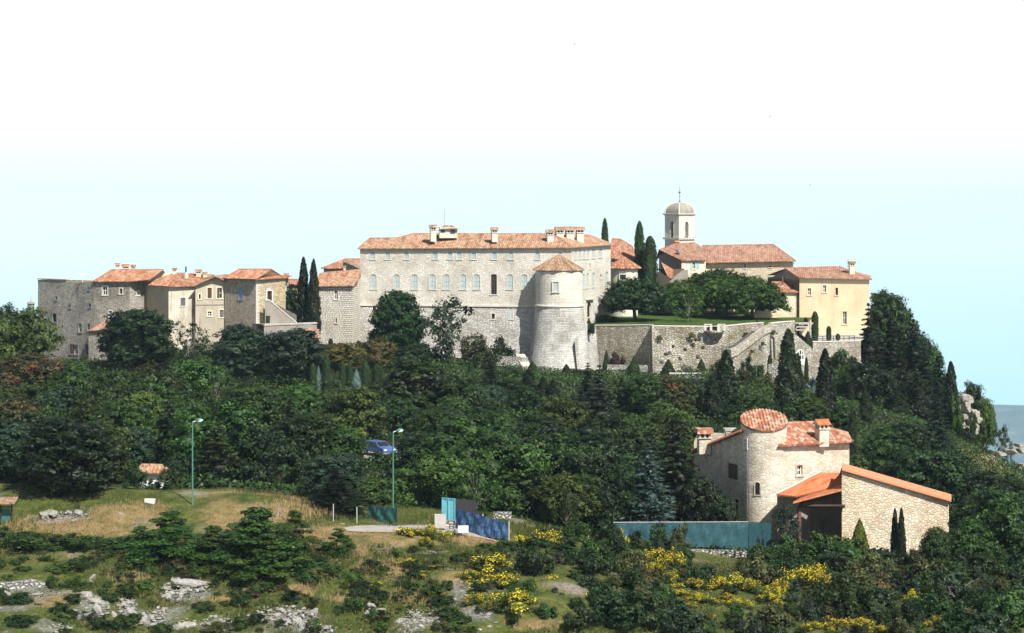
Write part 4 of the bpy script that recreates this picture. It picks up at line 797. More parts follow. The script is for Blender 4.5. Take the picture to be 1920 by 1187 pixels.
u, z0 = ray_wall(W_.A, W_.B, 1499.5, 684); _, z1 = ray_wall(W_.A, W_.B, 1499.5, 656); hw = .85; d_ = MB(); out = 1.2
arc = [(u + hw * math.cos(a), z1 - hw + hw * math.sin(a)) for a in np.linspace(0, math.pi, 10)]
d_.poly([W_.at(a, z, .03 + 0) for a, z in [(u - hw, z0), (u + hw, z0)] + arc]); do = d_.build('arched_door', M['glass'], r_); d_ = MB()
for a, c in zip(arc, arc[1:]): d_.bar(W_.at(*a, .06), W_.at(*c, .06), .11, n=5)
for x in (u - hw, u - .3, u + .3, u + hw): W_.box(d_, x - .08, x + .08, z0, z1 - (hw if abs(x - u) > .5 else .1), .02, .12)
W_.box(d_, u - hw, u + hw, z1 - hw - .06, z1 - hw + .06, .02, .1); W_.box(d_, u - hw, u + hw, z0, z0 + .9, .02, .1); d_.build('frame', M['white'], do)
# wall under the yellow house
retwall('house_terrace_wall', 'pale retaining wall under the yellow house with a little white window', (1524, 396), (1614, 397), [(1524, 642), (1614, 640)], 'terrace_pale', .02, coping='trim', zb=-38)
mb = MB(); mb.poly([(*C(1523, 396.2), zp(641, 396)), (*C(1614, 397.2), zp(640, 396)), (*C(1635, 417), zp(640, 396)), (*C(1500, 417.5), zp(640, 396))]); tag(mb.build('house_terrace', M['concrete']), kind='structure')
wd = bpy.data.objects['house_terrace_wall']; Wq = Wall(C(1524, 396), C(1614, 397)); Wq.tilt = .02; Wq.zt = zp(641, 396)
class _T: pass
t_ = _T(); t_.root = wd; u, z1 = ray_wall(Wq.A, Wq.B, 1567, 702); _, z0 = ray_wall(Wq.A, Wq.B, 1567, 717); mb = MB(); Wq.box(mb, u - .7, u + .7, z0, z1, .0, .08); f = mb.build('window', M['glass'], wd); mb = MB()
for k in range(4): x = u - .7 + 1.4 * k / 3; Wq.box(mb, x - .05, x + .05, z0, z1, .05, .13)
for k in range(3): z = z0 + (z1 - z0) * k / 2; Wq.box(mb, u - .75, u + .75, z - .05, z + .05, .05, .125)
mb.build('glazing_bars', M['white'], f)
b, W_ = retwall('buttress', 'steep slanting stone buttress stepping down from the terrace corner', (1606, 395), (1634, 391), [(1606, 678), (1612, 680), (1618, 706), (1626, 708), (1632, 709), (1634, 735)], 'terrace_pale', .0, zb=-40)
b = empty('garden_railing', P(1562, 636, 397), 'thin dark railing along the terrace of the yellow house', 'railing'); mb = MB(); p, q = P(1523, 641, 396.5), P(1602, 640, 397.3)
for k in range(9): x = p.lerp(q, k / 8); mb.bar(x, x + Vector((0, 0, 1.0)), .06, n=4)
mb.build('post', M['iron'], b); mb = MB()
for h in (.95, .5): mb.bar(p + Vector((0, 0, h)), q + Vector((0, 0, h)), .05, n=4)
mb.build('rail', M['iron'], b)
b = empty('pergola', P(1505, 625, 396), 'grey timber pergola between the lawn and the yellow house', 'pergola'); mb = MB()
for k in range(4): mb.box((P(1506, 0, 398).x, 397 + k * 1.1, zp(606 + k * .5, 398)), (3.2, .25, .3), .15)
for y_ in (613, 619): mb.box((P(1507, 0, 396).x, 396.4, zp(y_, 396)), (2.6, .2, .22), .1)
mb.build('beam', M['concrete'], b); mb = MB()
for px_ in (1492, 1519): q = P(px_, 640, 397); mb.bar(q, q + Vector((0, 0, 3.1)), .14, n=6)
mb.build('post', M['concrete'], b)
for lab, a, c, tops, zb in (('low white block wall bordering the sunken garden by the bastion', (1138, 387), (1214, 386), [(1138, 684), (1214, 685)], -31),
                            ('dry stone garden terrace wall below the foot of the round tower', (935, 378), (1100, 379), [(935, 709), (1010, 707), (1100, 703)], -34),
                            ('low dry stone wall with pale coping under the clipped cones', (1255, 379), (1345, 379), [(1255, 701), (1345, 701)], -34),
                            ('small dry stone wall among the bushes by the garden steps', (880, 385), (990, 386), [(880, 690), (940, 668), (990, 670)], -32),
                            ('curved pale stone wall edging a flower bed near the garden door', (1440, 383), (1466, 383), [(1440, 683), (1466, 681)], -33),
                            ('fragment of grey stone wall between the trees below the square house', (400, 362), (432, 362), [(400, 707), (432, 712)], -31)):
    r_, W_ = retwall('stone_wall', lab, a, c, tops, 'drystone', .08, zb, coping='trim' if 'coping' in lab else None)
b = empty('garden_steps', P(985, 685, 383), 'narrow pale stone steps at the foot of the round tower', 'steps'); mb = MB()
for k in range(12): f_ = k / 11; q = P(976 + 14 * f_, 664 + 26 * f_, 388 - 4 * f_); mb.box((q.x, q.y, q.z - .6), (1.5, .5, 1.2))
mb.build('tread', M['trim'], b)
b = empty('iron_gate', P(1364, 655, 388), 'dark iron grille gate at the foot of the garden stair', 'gate'); mb = MB()
for k in range(8): q = P(1354 + 2.8 * k, 663, 385); mb.bar(q, q + Vector((0, 0, 1.2)), .045, n=4)
for h in (.1, .6, 1.15): mb.bar(P(1353, 663, 385) + Vector((0, 0, h)), P(1375, 663, 385) + Vector((0, 0, h)), .045, n=4)
mb.build('grille', M['iron'], b)

# ------------------------------------------------------------------ the villa below
b = Bld('villa', 1450, 234, 'rubble stone villa with a round stair tower and speckled tile roofs', 'villa', z=-35)
V = dict(period=0.34, amp=0.10, thick=0.17, sub=6)
Wl = b.wall((1301, 245), (1392, 234.5), -38.5, [(1301, 845), (1392, 808)], [(1374, 884, 19, 29, 'shutter_brown'), (1381, 951, 8, 30, 'void')], 'villa', 'shaded_wall', frame='villa', depth=.2)
Wv = b.wall((1458, 233.2), (1592.5, 239), -38.5, [(1458, 836), (1592.5, 830)], [(1499, 882, 10, 19, 'whiteglass')], 'villa', 'wall', frame='villa', depth=.3)
b.back([C(1592.5, 239), C(1575, 250), C(1310, 255), C(1301, 245)], -38.5, zp(838, 240), 'villa')
A, B = P(1459, 838.5, 232.6), P(1600, 829.5, 238.3); s_ = b.slope(A, B, 21, [(1556, 804), (1529, 793.5), (1470, 795)], **V)
b.flat([s_[2], Vector((*C(1590, 249), B.z)), B]); b.flat([s_[4], s_[3], s_[2], Vector((*C(1590, 249), B.z)), Vector((*C(1440, 249), B.z))][::-1]); b.ridge(s_[2:], .1)
p0, p1 = P(1298, 848, 244.8), P(1391, 810, 234); n0 = Vector((3.5, 9, 0)); b.flat([p0, p1, p1 + n0 * .9, p0 + n0 * .9]); b.flat([p + Vector((0, 0, .25)) for p in (p0, p1, p1 + n0 * .9, p0 + n0 * .9)]); 
for k in range(38):
    q = p0.lerp(p1, (k + .5) / 38); b.roofmb.bar(q + Vector((-.1, -.25, .16)), q + Vector((.9, 2.4, .16)), .13, n=6)
b.roof('villatile', 'redwood')
chimney(b, 1541, 787, 822, 24, 236.5, 'villa', 'newtile', .8, .35); chimney(b, 1320, 803, 836, 27, 241.5, 'villa', 'villatile', .8, .1, 'flat'); chimney(b, 1369, 803, 816, 21, 238.5, 'villa', 'concrete', .8, .1, 'flat')
# its tower with the tilted tile disc
k_ = C(1432.5, 235); r0 = 2.33; zc = zp(790, 235); tl = math.tan(R(20)); tw = MB(); n = 40; zb = -39
ang = [2 * math.pi * i / n for i in range(n + 1)]; tz = lambda a, rr: zc + .0 + tl * rr * math.sin(a)
for a, c in zip(ang, ang[1:]):
    p = lambda t_, z: (k_[0] + r0 * math.cos(t_), k_[1] + r0 * math.sin(t_), z)
    tw.poly([p(a, zb), p(c, zb), p(c, tz(c, r0)), p(a, tz(a, r0))], [(a * r0, zb), (c * r0, zb), (c * r0, tz(c, r0)), (a * r0, tz(a, r0))])
tw.build('stair_tower', M['villa'], b.root); mb = MB(); rr = 2.42
disc = [Vector((k_[0] + rr * math.cos(a), k_[1] + rr * math.sin(a), tz(a, rr))) for a in np.linspace(-math.pi / 2 - .08, 1.5 * math.pi - .08, 37)[:-1]]
corrugated(mb, disc, **V); mb.build('tower_roof', [M['villatile'], M['eave']], b.root)
for px, py, ww, hh, kind, ar in ((1420.5, 916, 9, 23, 'void', 1), (1397.5, 832, 9.5, 17, 'shutter_pale', 0)):
    k = (px - 960) / F; bb = k * k_[0] + k_[1]; cc = k_[0] ** 2 + k_[1] ** 2 - r0 ** 2; Y_ = (bb - math.sqrt(bb * bb - (1 + k * k) * cc)) / (1 + k * k); x = k * Y_
    tv = Vector((-(Y_ - k_[1]) / r0, (x - k_[0]) / r0, 0)); Wt = Wall((x - tv.x, Y_ - tv.y), (x + tv.x, Y_ + tv.y)); hw = ww / 2 / F * Y_; z0, z1 = zp(py + hh / 2, Y_), zp(py - hh / 2, Y_); mb = MB()
    for u0, u1, a, c in ((1 - hw - .12, 1 - hw, z0, z1 - hw * ar), (1 + hw, 1 + hw + .12, z0, z1 - hw * ar), (1 - hw - .18, 1 + hw + .18, z0 - .14, z0)) + (() if ar else ((1 - hw - .12, 1 + hw + .12, z1, z1 + .1),)): Wt.box(mb, u0, u1, a, c, -.2, .06)
    if ar:
        for a, c in zip(np.linspace(0, math.pi, 8), np.linspace(0, math.pi, 8)[1:]): mb.bar(Wt.at(1 + (hw + .05) * math.cos(a), z1 - hw + (hw + .05) * math.sin(a), .02), Wt.at(1 + (hw + .05) * math.cos(c), z1 - hw + (hw + .05) * math.sin(c), .02), .06, n=5)
    f = mb.build('window', M['villa'], b.root); mb = MB()
    pts = [(1 - hw, z0), (1 + hw, z0)] + ([(1 + hw * math.cos(a), z1 - hw + hw * math.sin(a)) for a in np.linspace(0, math.pi, 8)] if ar else [(1 + hw, z1), (1 - hw, z1)]); mb.poly([Wt.at(a, z, .02) for a, z in pts]); mb.build('pane', M['glass'], f)
    if not ar:
        mb = MB()
        for q in (.1, .5, .9): Wt.box(mb, 1 - hw + 2 * hw * q - .035, 1 - hw + 2 * hw * q + .035, z0, z1, .025, .06)
        for q in (.05, .35, .65, .95): Wt.box(mb, 1 - hw, 1 + hw, z0 + (z1 - z0) * q - .03, z0 + (z1 - z0) * q + .03, .025, .055)
        mb.build('glazing_bars', M['white'], f)
# porch and garage wing
V2 = dict(period=0.28, amp=0.06, thick=0.14, sub=4)
gA, gB = (1578.5, 226.5), (1779, 232.5)
Wg = b.wall(gA, gB, -40, [(1578.5, 881), (1779, 938.5)], (), 'villa_big', 'garage_wall')
mb = MB(); W3 = Wall(C(1578.5, 232), C(1578.5, 226.5)); wall_mesh(mb, W3, -40, [(0, zp(881, 226.5) + .1), (W3.L, zp(881, 226.5))]); W4 = Wall(C(1779, 232.5), C(1775, 240)); wall_mesh(mb, W4, -40, [(0, zp(938.5, 232.5)), (W4.L, zp(938.5, 232.5))]); mb.build('garage_wall', M['villa_big'], b.root)
q0, q1 = P(1577, 881.5, 226.2), P(1782, 940.5, 232.1); nn = Wg.o; mb = MB(); d3 = Vector((.42, 1.7, .30))
pts = [q0 + nn * .15, q1 + nn * .15, q1 + d3 , q0 + d3]; up = Vector((0, 0, .2)); mb.poly([p + up for p in pts]); mb.poly(pts[::-1])
for p, q in zip(pts, pts[1:] + pts[:1]): mb.poly([p, q, q + up, p + up])
for k in range(13):
    p = (q0 + nn * .15 + up).lerp(q1 + nn * .15 + up, k / 13); mb.bar(p, p + d3, .022, n=4)
mb.poly([p + up * .5 for p in (q0 + d3, q1 + d3, q1 + d3 + Vector((.6, 7, -1.9)), q0 + d3 + Vector((.6, 7, -1.9)))]); mb.build('garage_roof', M['coping'], b.root)
mb = MB(); A, B, C_ = P(1456, 929.5, 229.5), P(1493, 933, 228.2), P(1487, 941, 224.6)
s_ = None; nb = Vector(P(1537, 888.5, 236.0)); nc = Vector(P(1579, 890, 236.2)); 
u_ = (B - A).normalized(); nrm = u_.cross(nb - A).normalized(); corrugated(mb, [A, B, ray_plane(A, nrm, 1579, 912), ray_plane(A, nrm, 1579, 889.5), ray_plane(A, nrm, 1537, 888.5)], **V2)
D_ = P(1578.3, 917, 226.3); E_ = P(1578.3, 908, 229.5); G_ = P(1500, 933, 228.2); mb.poly([C_, D_, E_, G_]); mb.poly([p - Vector((0, 0, .18)) for p in (C_, D_, E_, G_)][::-1], mi=1); mb.poly([C_, D_, D_ - Vector((0, 0, .18)), C_ - Vector((0, 0, .18))][::-1])
mb.build('porch_roof', [M['newtile'], M['wood']], b.root)
mb = MB(); mb.bar(P(1457, 926, 229.8), P(1537, 886.5, 236.2), .12, n=4); mb.build('porch_verge', M['white'], b.root)
mb = MB(); mb.bar(P(1500, 942, 225.6), P(1580, 923, 226.8), .2, n=4); mb.bar(P(1498, 949, 226), P(1584, 949, 226.2), .17, n=4); mb.build('porch_beam', M['wood'], b.root)
mb = MB(); p = P(1498.5, 948, 226.2); mb.bar(p, (p.x, p.y, -39), .19, n=6); mb.build('porch_post', M['redwood'], b.root)
mb = MB(); Wi = Wall(C(1457, 231), C(1500, 230.5)); wall_mesh(mb, Wi, -40, [(0, zp(930, 231)), (Wi.L, zp(932, 230.5))]); Wi = Wall(C(1500, 230.5), C(1540, 234)); wall_mesh(mb, Wi, -40, [(0, zp(930, 230.5)), (Wi.L, zp(930, 234))]); Wi = Wall(C(1540, 236), C(1582, 236)); wall_mesh(mb, Wi, -40, [(0, zp(915, 236)), (Wi.L, zp(915, 236))]); mb.build('porch_wall', M['greyplaster'], b.root)

# ------------------------------------------------------------------ fences, road and roadside things
def wavy(mb, p, q, h0, h1, n=40, amp=.05, mi=0, seed=1, rows=8):
    rs = random.Random(seed); o = Vector((q - p).normalized().cross(Vector((0, 0, 1)))); ph = [rs.random() * 6 for _ in range(6)]
    G = []
    for i in range(n + 1):
        f_ = i / n; b_ = p.lerp(q, f_); H = h0 + (h1 - h0) * f_
        G.append([b_ + Vector((0, 0, H * j / rows)) + o * amp * (math.sin(f_ * n * .8 + ph[0] + j * .5) + .6 * math.sin(f_ * n * 1.9 + ph[1] - j * .9) + .6 * math.sin(j * 1.1 + f_ * 17 + ph[2])) for j in range(rows + 1)])
    for i in range(n):
        for j in range(rows): mb.poly([G[i][j], G[i + 1][j], G[i + 1][j + 1], G[i][j + 1]], mi=mi)
def tarp(name, c, c2):
    t = NT(name, .6, .3); g = t.n('TexCoord').outputs['Object']; t.col(t.mix(t.rng(t.noise(g, 1.6, 6, .75), .45, .7, 0, 1), c, c2)); t.bump(t.noise(g, 4, 4), .05); return t.m
M['tarp_teal'] = tarp('teal_sheeting', (0.017, 0.062, 0.078), (0.034, 0.105, 0.115)); M['tarp_blue'] = tarp('blue_tarpaulin', (0.016, 0.05, 0.13), (0.10, 0.20, 0.35)); M['turq'] = tarp('turquoise_panel', (0.17, 0.50, 0.53), (0.21, 0.56, 0.58)); M['net'] = tarp('green_netting', (0.03, 0.13, 0.115), (0.05, 0.18, 0.16))
b = empty('teal_fence', P(1300, 1030, 219), 'long teal sheeting fence in front of the villa', 'fence'); mb = MB(); p, q, r_ = P(1150, 1018, 216), P(1403, 1030, 221), P(1446, 1028, 230)
wavy(mb, p, q, zp(980, 216) - p.z, zp(979, 221) - q.z, 90, .03); mb.build('sheeting', M['tarp_teal'], b); mb = MB(); wavy(mb, q + Vector((.05, 0, 0)), r_, zp(979, 221) - q.z, zp(980, 230) - r_.z, 16, .03, seed=4); mb.build('end_sheeting', M['tarp_teal'], b)
for k in range(9): x = p.lerp(q, k / 8) + Vector((0, .12, -.6)); mb = MB(); mb.bar(x, x + Vector((0, 0, 3.2)), .06, n=5); mb.build('post', M['iron'], b)
mb = MB(); mb.bar(p.lerp(q, .0) + Vector((0, 0, zp(980, 216) - p.z + .02)), q + Vector((0, 0, zp(979, 221) - q.z + .02)), .04, n=4); mb.build('top_rail', M['concrete'], b)
r_, W_ = retwall('stone_footing', 'low white rubble footing under the teal fence', (1290, 218.3), (1400, 220.5), [(1290, 1031), (1400, 1032)], 'drystone', .1, zb=-37)
b = empty('blue_fence', P(900, 1000, 208), 'crumpled dark blue tarpaulin fence along the lane', 'fence'); mb = MB(); p, q, r_ = P(852, 996, 209), P(903, 1004, 207), P(952, 1013, 206)
wavy(mb, p, q, zp(954, 209) - p.z, zp(966, 207) - q.z, 26, .028); mb.build('tarpaulin', M['tarp_blue'], b); mb = MB(); wavy(mb, q, r_, zp(967, 207) - q.z, zp(980, 206) - r_.z, 26, .028, seed=3); mb.build('tarpaulin', M['tarp_blue'], b)
for x, h in ((p, 2.0), (q, 1.9), (r_, 1.7)): mb = MB(); mb.bar(x + Vector((.1, .15, -.4)), x + Vector((.1, .15, h)), .07, n=5); mb.build('post', M['concrete'], b)
b = empty('turquoise_gate', P(840, 980, 209), 'bright turquoise gate panel at the end of the blue fence', 'gate'); mb = MB(); Wt = Wall(C(829.5, 209.5), C(853, 208.8)); Wt.box(mb, 0, Wt.L, zp(975.5, 209), zp(934.5, 209), -.05, .0); mb.build('panel', M['turq'], b); mb = MB()
for u in (0, Wt.L / 2, Wt.L): Wt.box(mb, u - .04, u + .04, zp(980, 209), zp(934, 209), .002, .06)
for z in (975, 935): Wt.box(mb, .04, Wt.L - .04, zp(z, 209) - .04, zp(z, 209) + .04, .002, .055)
mb.build('frame', M['shutter_turq'], b)
mb = MB(); Wt = Wall(C(853, 208.8), C(893, 213)); wall_mesh(mb, Wt, -31.5, [(0, zp(934.5, 209)), (Wt.L, zp(938, 213))]); tag(mb.build('dark_sheet', M['iron']), 'dark sheeting screen standing behind the crumpled blue fence', 'screen')
r_, W_ = retwall('stone_plinth', 'low rubble plinth under the turquoise gate panel', (818, 208.6), (852, 208.2), [(818, 976), (852, 977)], 'drystone', .1, zb=-32)
o = MB(); p = P(868.5, 992, 205.6); o.box(tuple(p), (.92, .06, .62), .12); sg = tag(o.build('sign_board', M['white']), 'plain white board leaning against the blue fence', 'sign')
o = MB(); p = P(825, 971, 207.5); o.box((p.x, p.y, p.z - .3), (1.0, .7, 1.2), .1); tag(o.build('concrete_block', M['concrete']), 'pale concrete block beside the turquoise gate panel', 'block')
o = MB(); p = P(942, 966, 211); o.box(tuple(p), (1.7, .3, .6), .15); tag(o.build('stone_slab', M['drystone']), 'grey stone slab on the bank behind the blue fence', 'slab')
b = empty('green_fence', P(718, 978, 210), 'short green netting fence with thin posts beside the lane', 'fence'); mb = MB(); p, q = P(690, 978, 212), P(744, 982, 209); wavy(mb, p, q, zp(947, 212) - p.z, zp(953, 209) - q.z, 20, .03); mb.build('netting', M['net'], b)
for k in range(4): x = p.lerp(q, k / 3); mb = MB(); mb.bar(x - Vector((0, 0, .4)), x + Vector((0, 0, 1.6)), .045, n=5); mb.build('post', M['iron'], b)
for px_, py_ in ((625, 985), (669, 985)):
    g_ = P(px_, py_, 208); mb = MB(); mb.bar((g_.x, g_.y, ground(g_.x, g_.y) - .3), (g_.x, g_.y, ground(g_.x, g_.y) + 1.6), .06, n=5); tag(mb.build('fence_post', M['metal']), 'thin grey fence post by the dark fir tree' if px_ < 650 else 'thin dark fence post beside the green netting', 'post')
# lane
M['dirt'] = plain('dusty_path', (0.30, 0.235, 0.15), .95, .1, .3, 1.5)
def ribbon(name, pts, wid, mat, lift=.07):
    mb = MB(); P_ = []
    for (px, py, w_) in pts:
        g_ = gp(px, py, 190, 260); P_.append((g_, w_))
    L = []; 
    for i, (g_, w_) in enumerate(P_):
        d = (P_[min(i + 1, len(P_) - 1)][0] - P_[max(i - 1, 0)][0]); d.z = 0; d.normalize(); s_ = Vector((-d.y, d.x, 0))
        row = []
        for k in range(5): x = g_ + s_ * w_ * (k / 4 - .5); row.append(Vector((x.x, x.y, ground(x.x, x.y) + lift)))
        L.append(row)
    for a, c in zip(L, L[1:]):
        for k in range(4): mb.poly([a[k], c[k], c[k + 1], a[k + 1]])
    return tag(mb.build(name, M[mat]), kind='structure')
ribbon('lane', [(648, 995, 1.2), (675, 994, 2.4), (705, 993, 3.2), (750, 992, 4), (800, 992, 4.5), (850, 993, 4.5), (880, 999, 4), (910, 1006, 3.5), (950, 1015, 3)], 4, 'asphalt')
0 and ribbon('footpath', [(60, 990, .9), (110, 990, 1.0), (160, 990, 1.0), (210, 990, .9), (250, 990, .6)], 1, 'dirt', .04)
mb = MB(); z_ = ground(*C(700, 258)) + .15; mb.poly([(*C(660, 253), z_ - .1), (*C(752, 253), z_ - .05), (*C(758, 264), z_), (*C(610, 264), z_)]); tag(mb.build('car_park', M['asphalt']), kind='structure')

def street_lamp(px, ytop, Y, label):
    x, y = C(px, Y); zg = ground(x, y); b = empty('street_lamp', (x, y, zg), label, 'street lamp', 'green street lamps on the roadside'); zt = zp(ytop, Y); mb = MB(); mb.bar((x, y, zg - .5), (x, y, zt), .085, .055, 8); mb.build('pole', M['lampgreen'], b)
    mb = MB(); mb.tube([(x, y, zt - .05), (x + .12, y, zt + .03), (x + .35, y, zt + .1)], .04, .04, 6); mb.build('arm', M['white'], b); mb = MB()
    cx_ = x + .62; pr = []
    for k in range(9):
        a = k / 8; pr.append((.02 + .17 * math.sin(math.pi * min(1, a * 1.15)) ** .7 if 0 < a < .87 else .03, a))
    for (ra, a0), (rb, a1) in zip(pr, pr[1:]): mb.bar((x + .28 + .72 * a0, y, zt + .1 + .12 * a0), (x + .28 + .72 * a1, y, zt + .1 + .12 * a1), ra, rb, 10)
    hd = mb.build('lamp_head', M['lampgreen'], b); mb = MB()
    for k in range(8):
        a0, a1 = k / 8, (k + 1) / 8; mb.bar((x + .38 + .55 * a0, y - .03, zt + .06 + .09 * a0), (x + .38 + .55 * a1, y - .03, zt + .06 + .09 * a1), .04 + .11 * math.sin(math.pi * a0) ** .6, .04 + .11 * math.sin(math.pi * a1) ** .6, 10)
    mb.build('lamp_glass', M['lampglass'], hd); return b
street_lamp(361, 791, 211, 'tall green street lamp standing alone on the grassy bank')
street_lamp(737, 810, 216, 'green street lamp rising in front of the parked blue car')
b = empty('lantern_post', (*C(751, 262), ground(*C(751, 262))), 'small old-fashioned lantern post beside the parked blue car', 'lantern'); p = P(751, 837, 262); mb = MB(); mb.bar((p.x, p.y, ground(p.x, p.y)), p, .06, n=6); mb.build('pole', M['iron'], b)
mb = MB(); mb.lathe(p.x, p.y, [(.1, p.z), (.27, p.z + .5)], 6); mb.build('lamp_glass', M['lampglass'], b); mb = MB(); mb.lathe(p.x, p.y, [(.32, p.z + .5), (.18, p.z + .72), (.05, p.z + .78), (.05, p.z + .9), (0, p.z + .92)], 6); mb.build('lamp_cap', M['iron'], b)
# white meter cabinet with a scribble
g_ = P(281, 952, 211); b = empty('meter_cabinet', g_, 'white metal cabinet with a dark scribble on the grassy bank', 'cabinet'); mb = MB(); mb.box((g_.x, g_.y, zp(944.5, 211)), (.90, .42, .72), -.12); mb.box((g_.x, g_.y, zp(936, 211)), (.96, .48, .05), -.12); zz = zp(953, 211); mb.box((g_.x, g_.y, zz - .25), (.8, .36, .7), -.12); mb.build('case', M['white'], b)
mb = MB(); f0 = Vector((g_.x + .06, g_.y - .235, zp(948.6, 211)))
for i in range(9): a = f0 + Vector((.045 * i - .1, -.004 + .0054 * i, .05 * math.sin(i * 2.1))); c = f0 + Vector((.045 * (i + 1) - .1, -.004 + .0054 * (i + 1), .05 * math.sin((i + 1) * 2.1))); mb.bar(a, c, .013, n=4)
mb.build('scribble', M['iron'], b)
# shelter at the edge of the frame
gx_ = P(-8, 985, 206); b = empty('wooden_shelter', gx_, 'dark timber shelter with a green panel at the path', 'shelter')
for px_ in (-40, 1, 22): q = P(px_, 990, 206); mb = MB(); mb.bar((q.x, q.y, q.z - .6), (q.x, q.y, zp(945, 206)), .075, n=4); mb.build('post', M['wood'], b)
mb = MB(); q0, q1 = P(-44, 946, 205.3), P(27, 945.5, 205.3); corrugated(mb, [q0, q1, q1 + Vector((0, 1.6, .35)), q0 + Vector((0, 1.6, .35))], .25, .05, .1); mb.build('roof', [M['browntile'], M['wood']], b)
mb = MB(); q = P(-8, 967, 206.2); mb.box((q.x, q.y, q.z), (2.6, .06, 1.35)); mb.build('panel', M['net'], b); mb = MB(); mb.box((q.x, q.y - .05, zp(951, 206)), (2.9, .08, .12)); mb.build('rail', M['wood'], b)
# little house hidden behind the trees on the bank
simple_house('cottage', 'white cottage with orange roof half hidden by the dark trees', 222, 262, 306, (886, 888), [(304, 875), (266, 874)], 'white', 'oldtile', 4, -33, pitch=24)
# drystone wall and car
retwall('stone_wall', 'tumbled dry stone wall on the open slope with a flat pale top', (-60, 188), (92, 189), [(-60, 1092), (20, 1093), (60, 1087), (92, 1096)], 'drystone', .25, zb=-40)
def car():
    Y = 256; x, y = C(710, Y); z = ground(x, y) + .25; b = empty('parked_car', (x, y, z), 'blue estate car parked under the trees', 'car'); rz = R(-52); cs, sn = math.cos(rz), math.sin(rz)
    L = lambda a, c, h: Vector((x + a * cs - c * sn, y + a * sn + c * cs, z + h))
    def prism(prof, w0, w1, mi=0, mb=None):
        mb = mb or MB(); n = len(prof)
        a = [L(px, -w0(h), h) for px, h in prof]; c = [L(px, w0(h), h) for px, h in prof]; mb.poly(a, mi=mi); mb.poly(c[::-1], mi=mi)
        for i in range(n): j = (i + 1) % n; mb.poly([a[j], a[i], c[i], c[j]], mi=mi)
        return mb
    wd = lambda h: .86 - max(0, h - .85) * .28
    body = prism([(-2.1, .35), (2.1, .35), (2.15, .6), (2.05, .85), (1.1, 1.0), (.45, 1.48), (-1.5, 1.5), (-2.05, 1.0), (-2.15, .7)], wd, 0); bo = body.build('body', M['car'], b)
    mb = MB()
    for s_ in (-1, 1):
        for pr in ([(1.0, 1.0), (.42, 1.42), (.05, 1.42), (.05, 1.0)], [(-.03, 1.0), (-.03, 1.42), (-.75, 1.42), (-.75, 1.0)], [(-.83, 1.0), (-.83, 1.42), (-1.45, 1.4), (-1.8, 1.0)]): mb.poly([L(a, s_ * (wd(h) + .012), h) for a, h in pr])
    mb.poly([L(1.08, -.72, 1.03), L(1.08, .72, 1.03), L(.5, .64, 1.46), L(.5, -.64, 1.46)]); mb.poly([L(-1.58, -.64, 1.46), L(-1.58, .64, 1.46), L(-2.05, .74, 1.05), L(-2.05, -.74, 1.05)]); mb.build('window', M['glass'], b)
    for a in (1.35, -1.35):
        for s_ in (-1, 1): mb = MB(); mb.bar(L(a, s_ * .72, .31), L(a, s_ * .9, .31), .32, n=16); wo = mb.build('wheel', M['iron'], b); mb = MB(); mb.bar(L(a, s_ * .89, .31), L(a, s_ * .915, .31), .2, n=12); mb.build('rim', M['metal'], wo)
    for s_ in (-1, 1): mb = MB(); q = L(2.12, s_ * .6, .7); mb.box(tuple(q), (.12, .36, .16), rz); mb.build('headlight', M['lampglass'], b); mb = MB(); q = L(-2.12, s_ * .7, .85); mb.box(tuple(q), (.1, .16, .36), rz); mb.build('tail_light', M['redtile'], b)
M['car'] = plain('blue_car_paint', (0.07, 0.12, 0.30), .3, .5, .05); car()
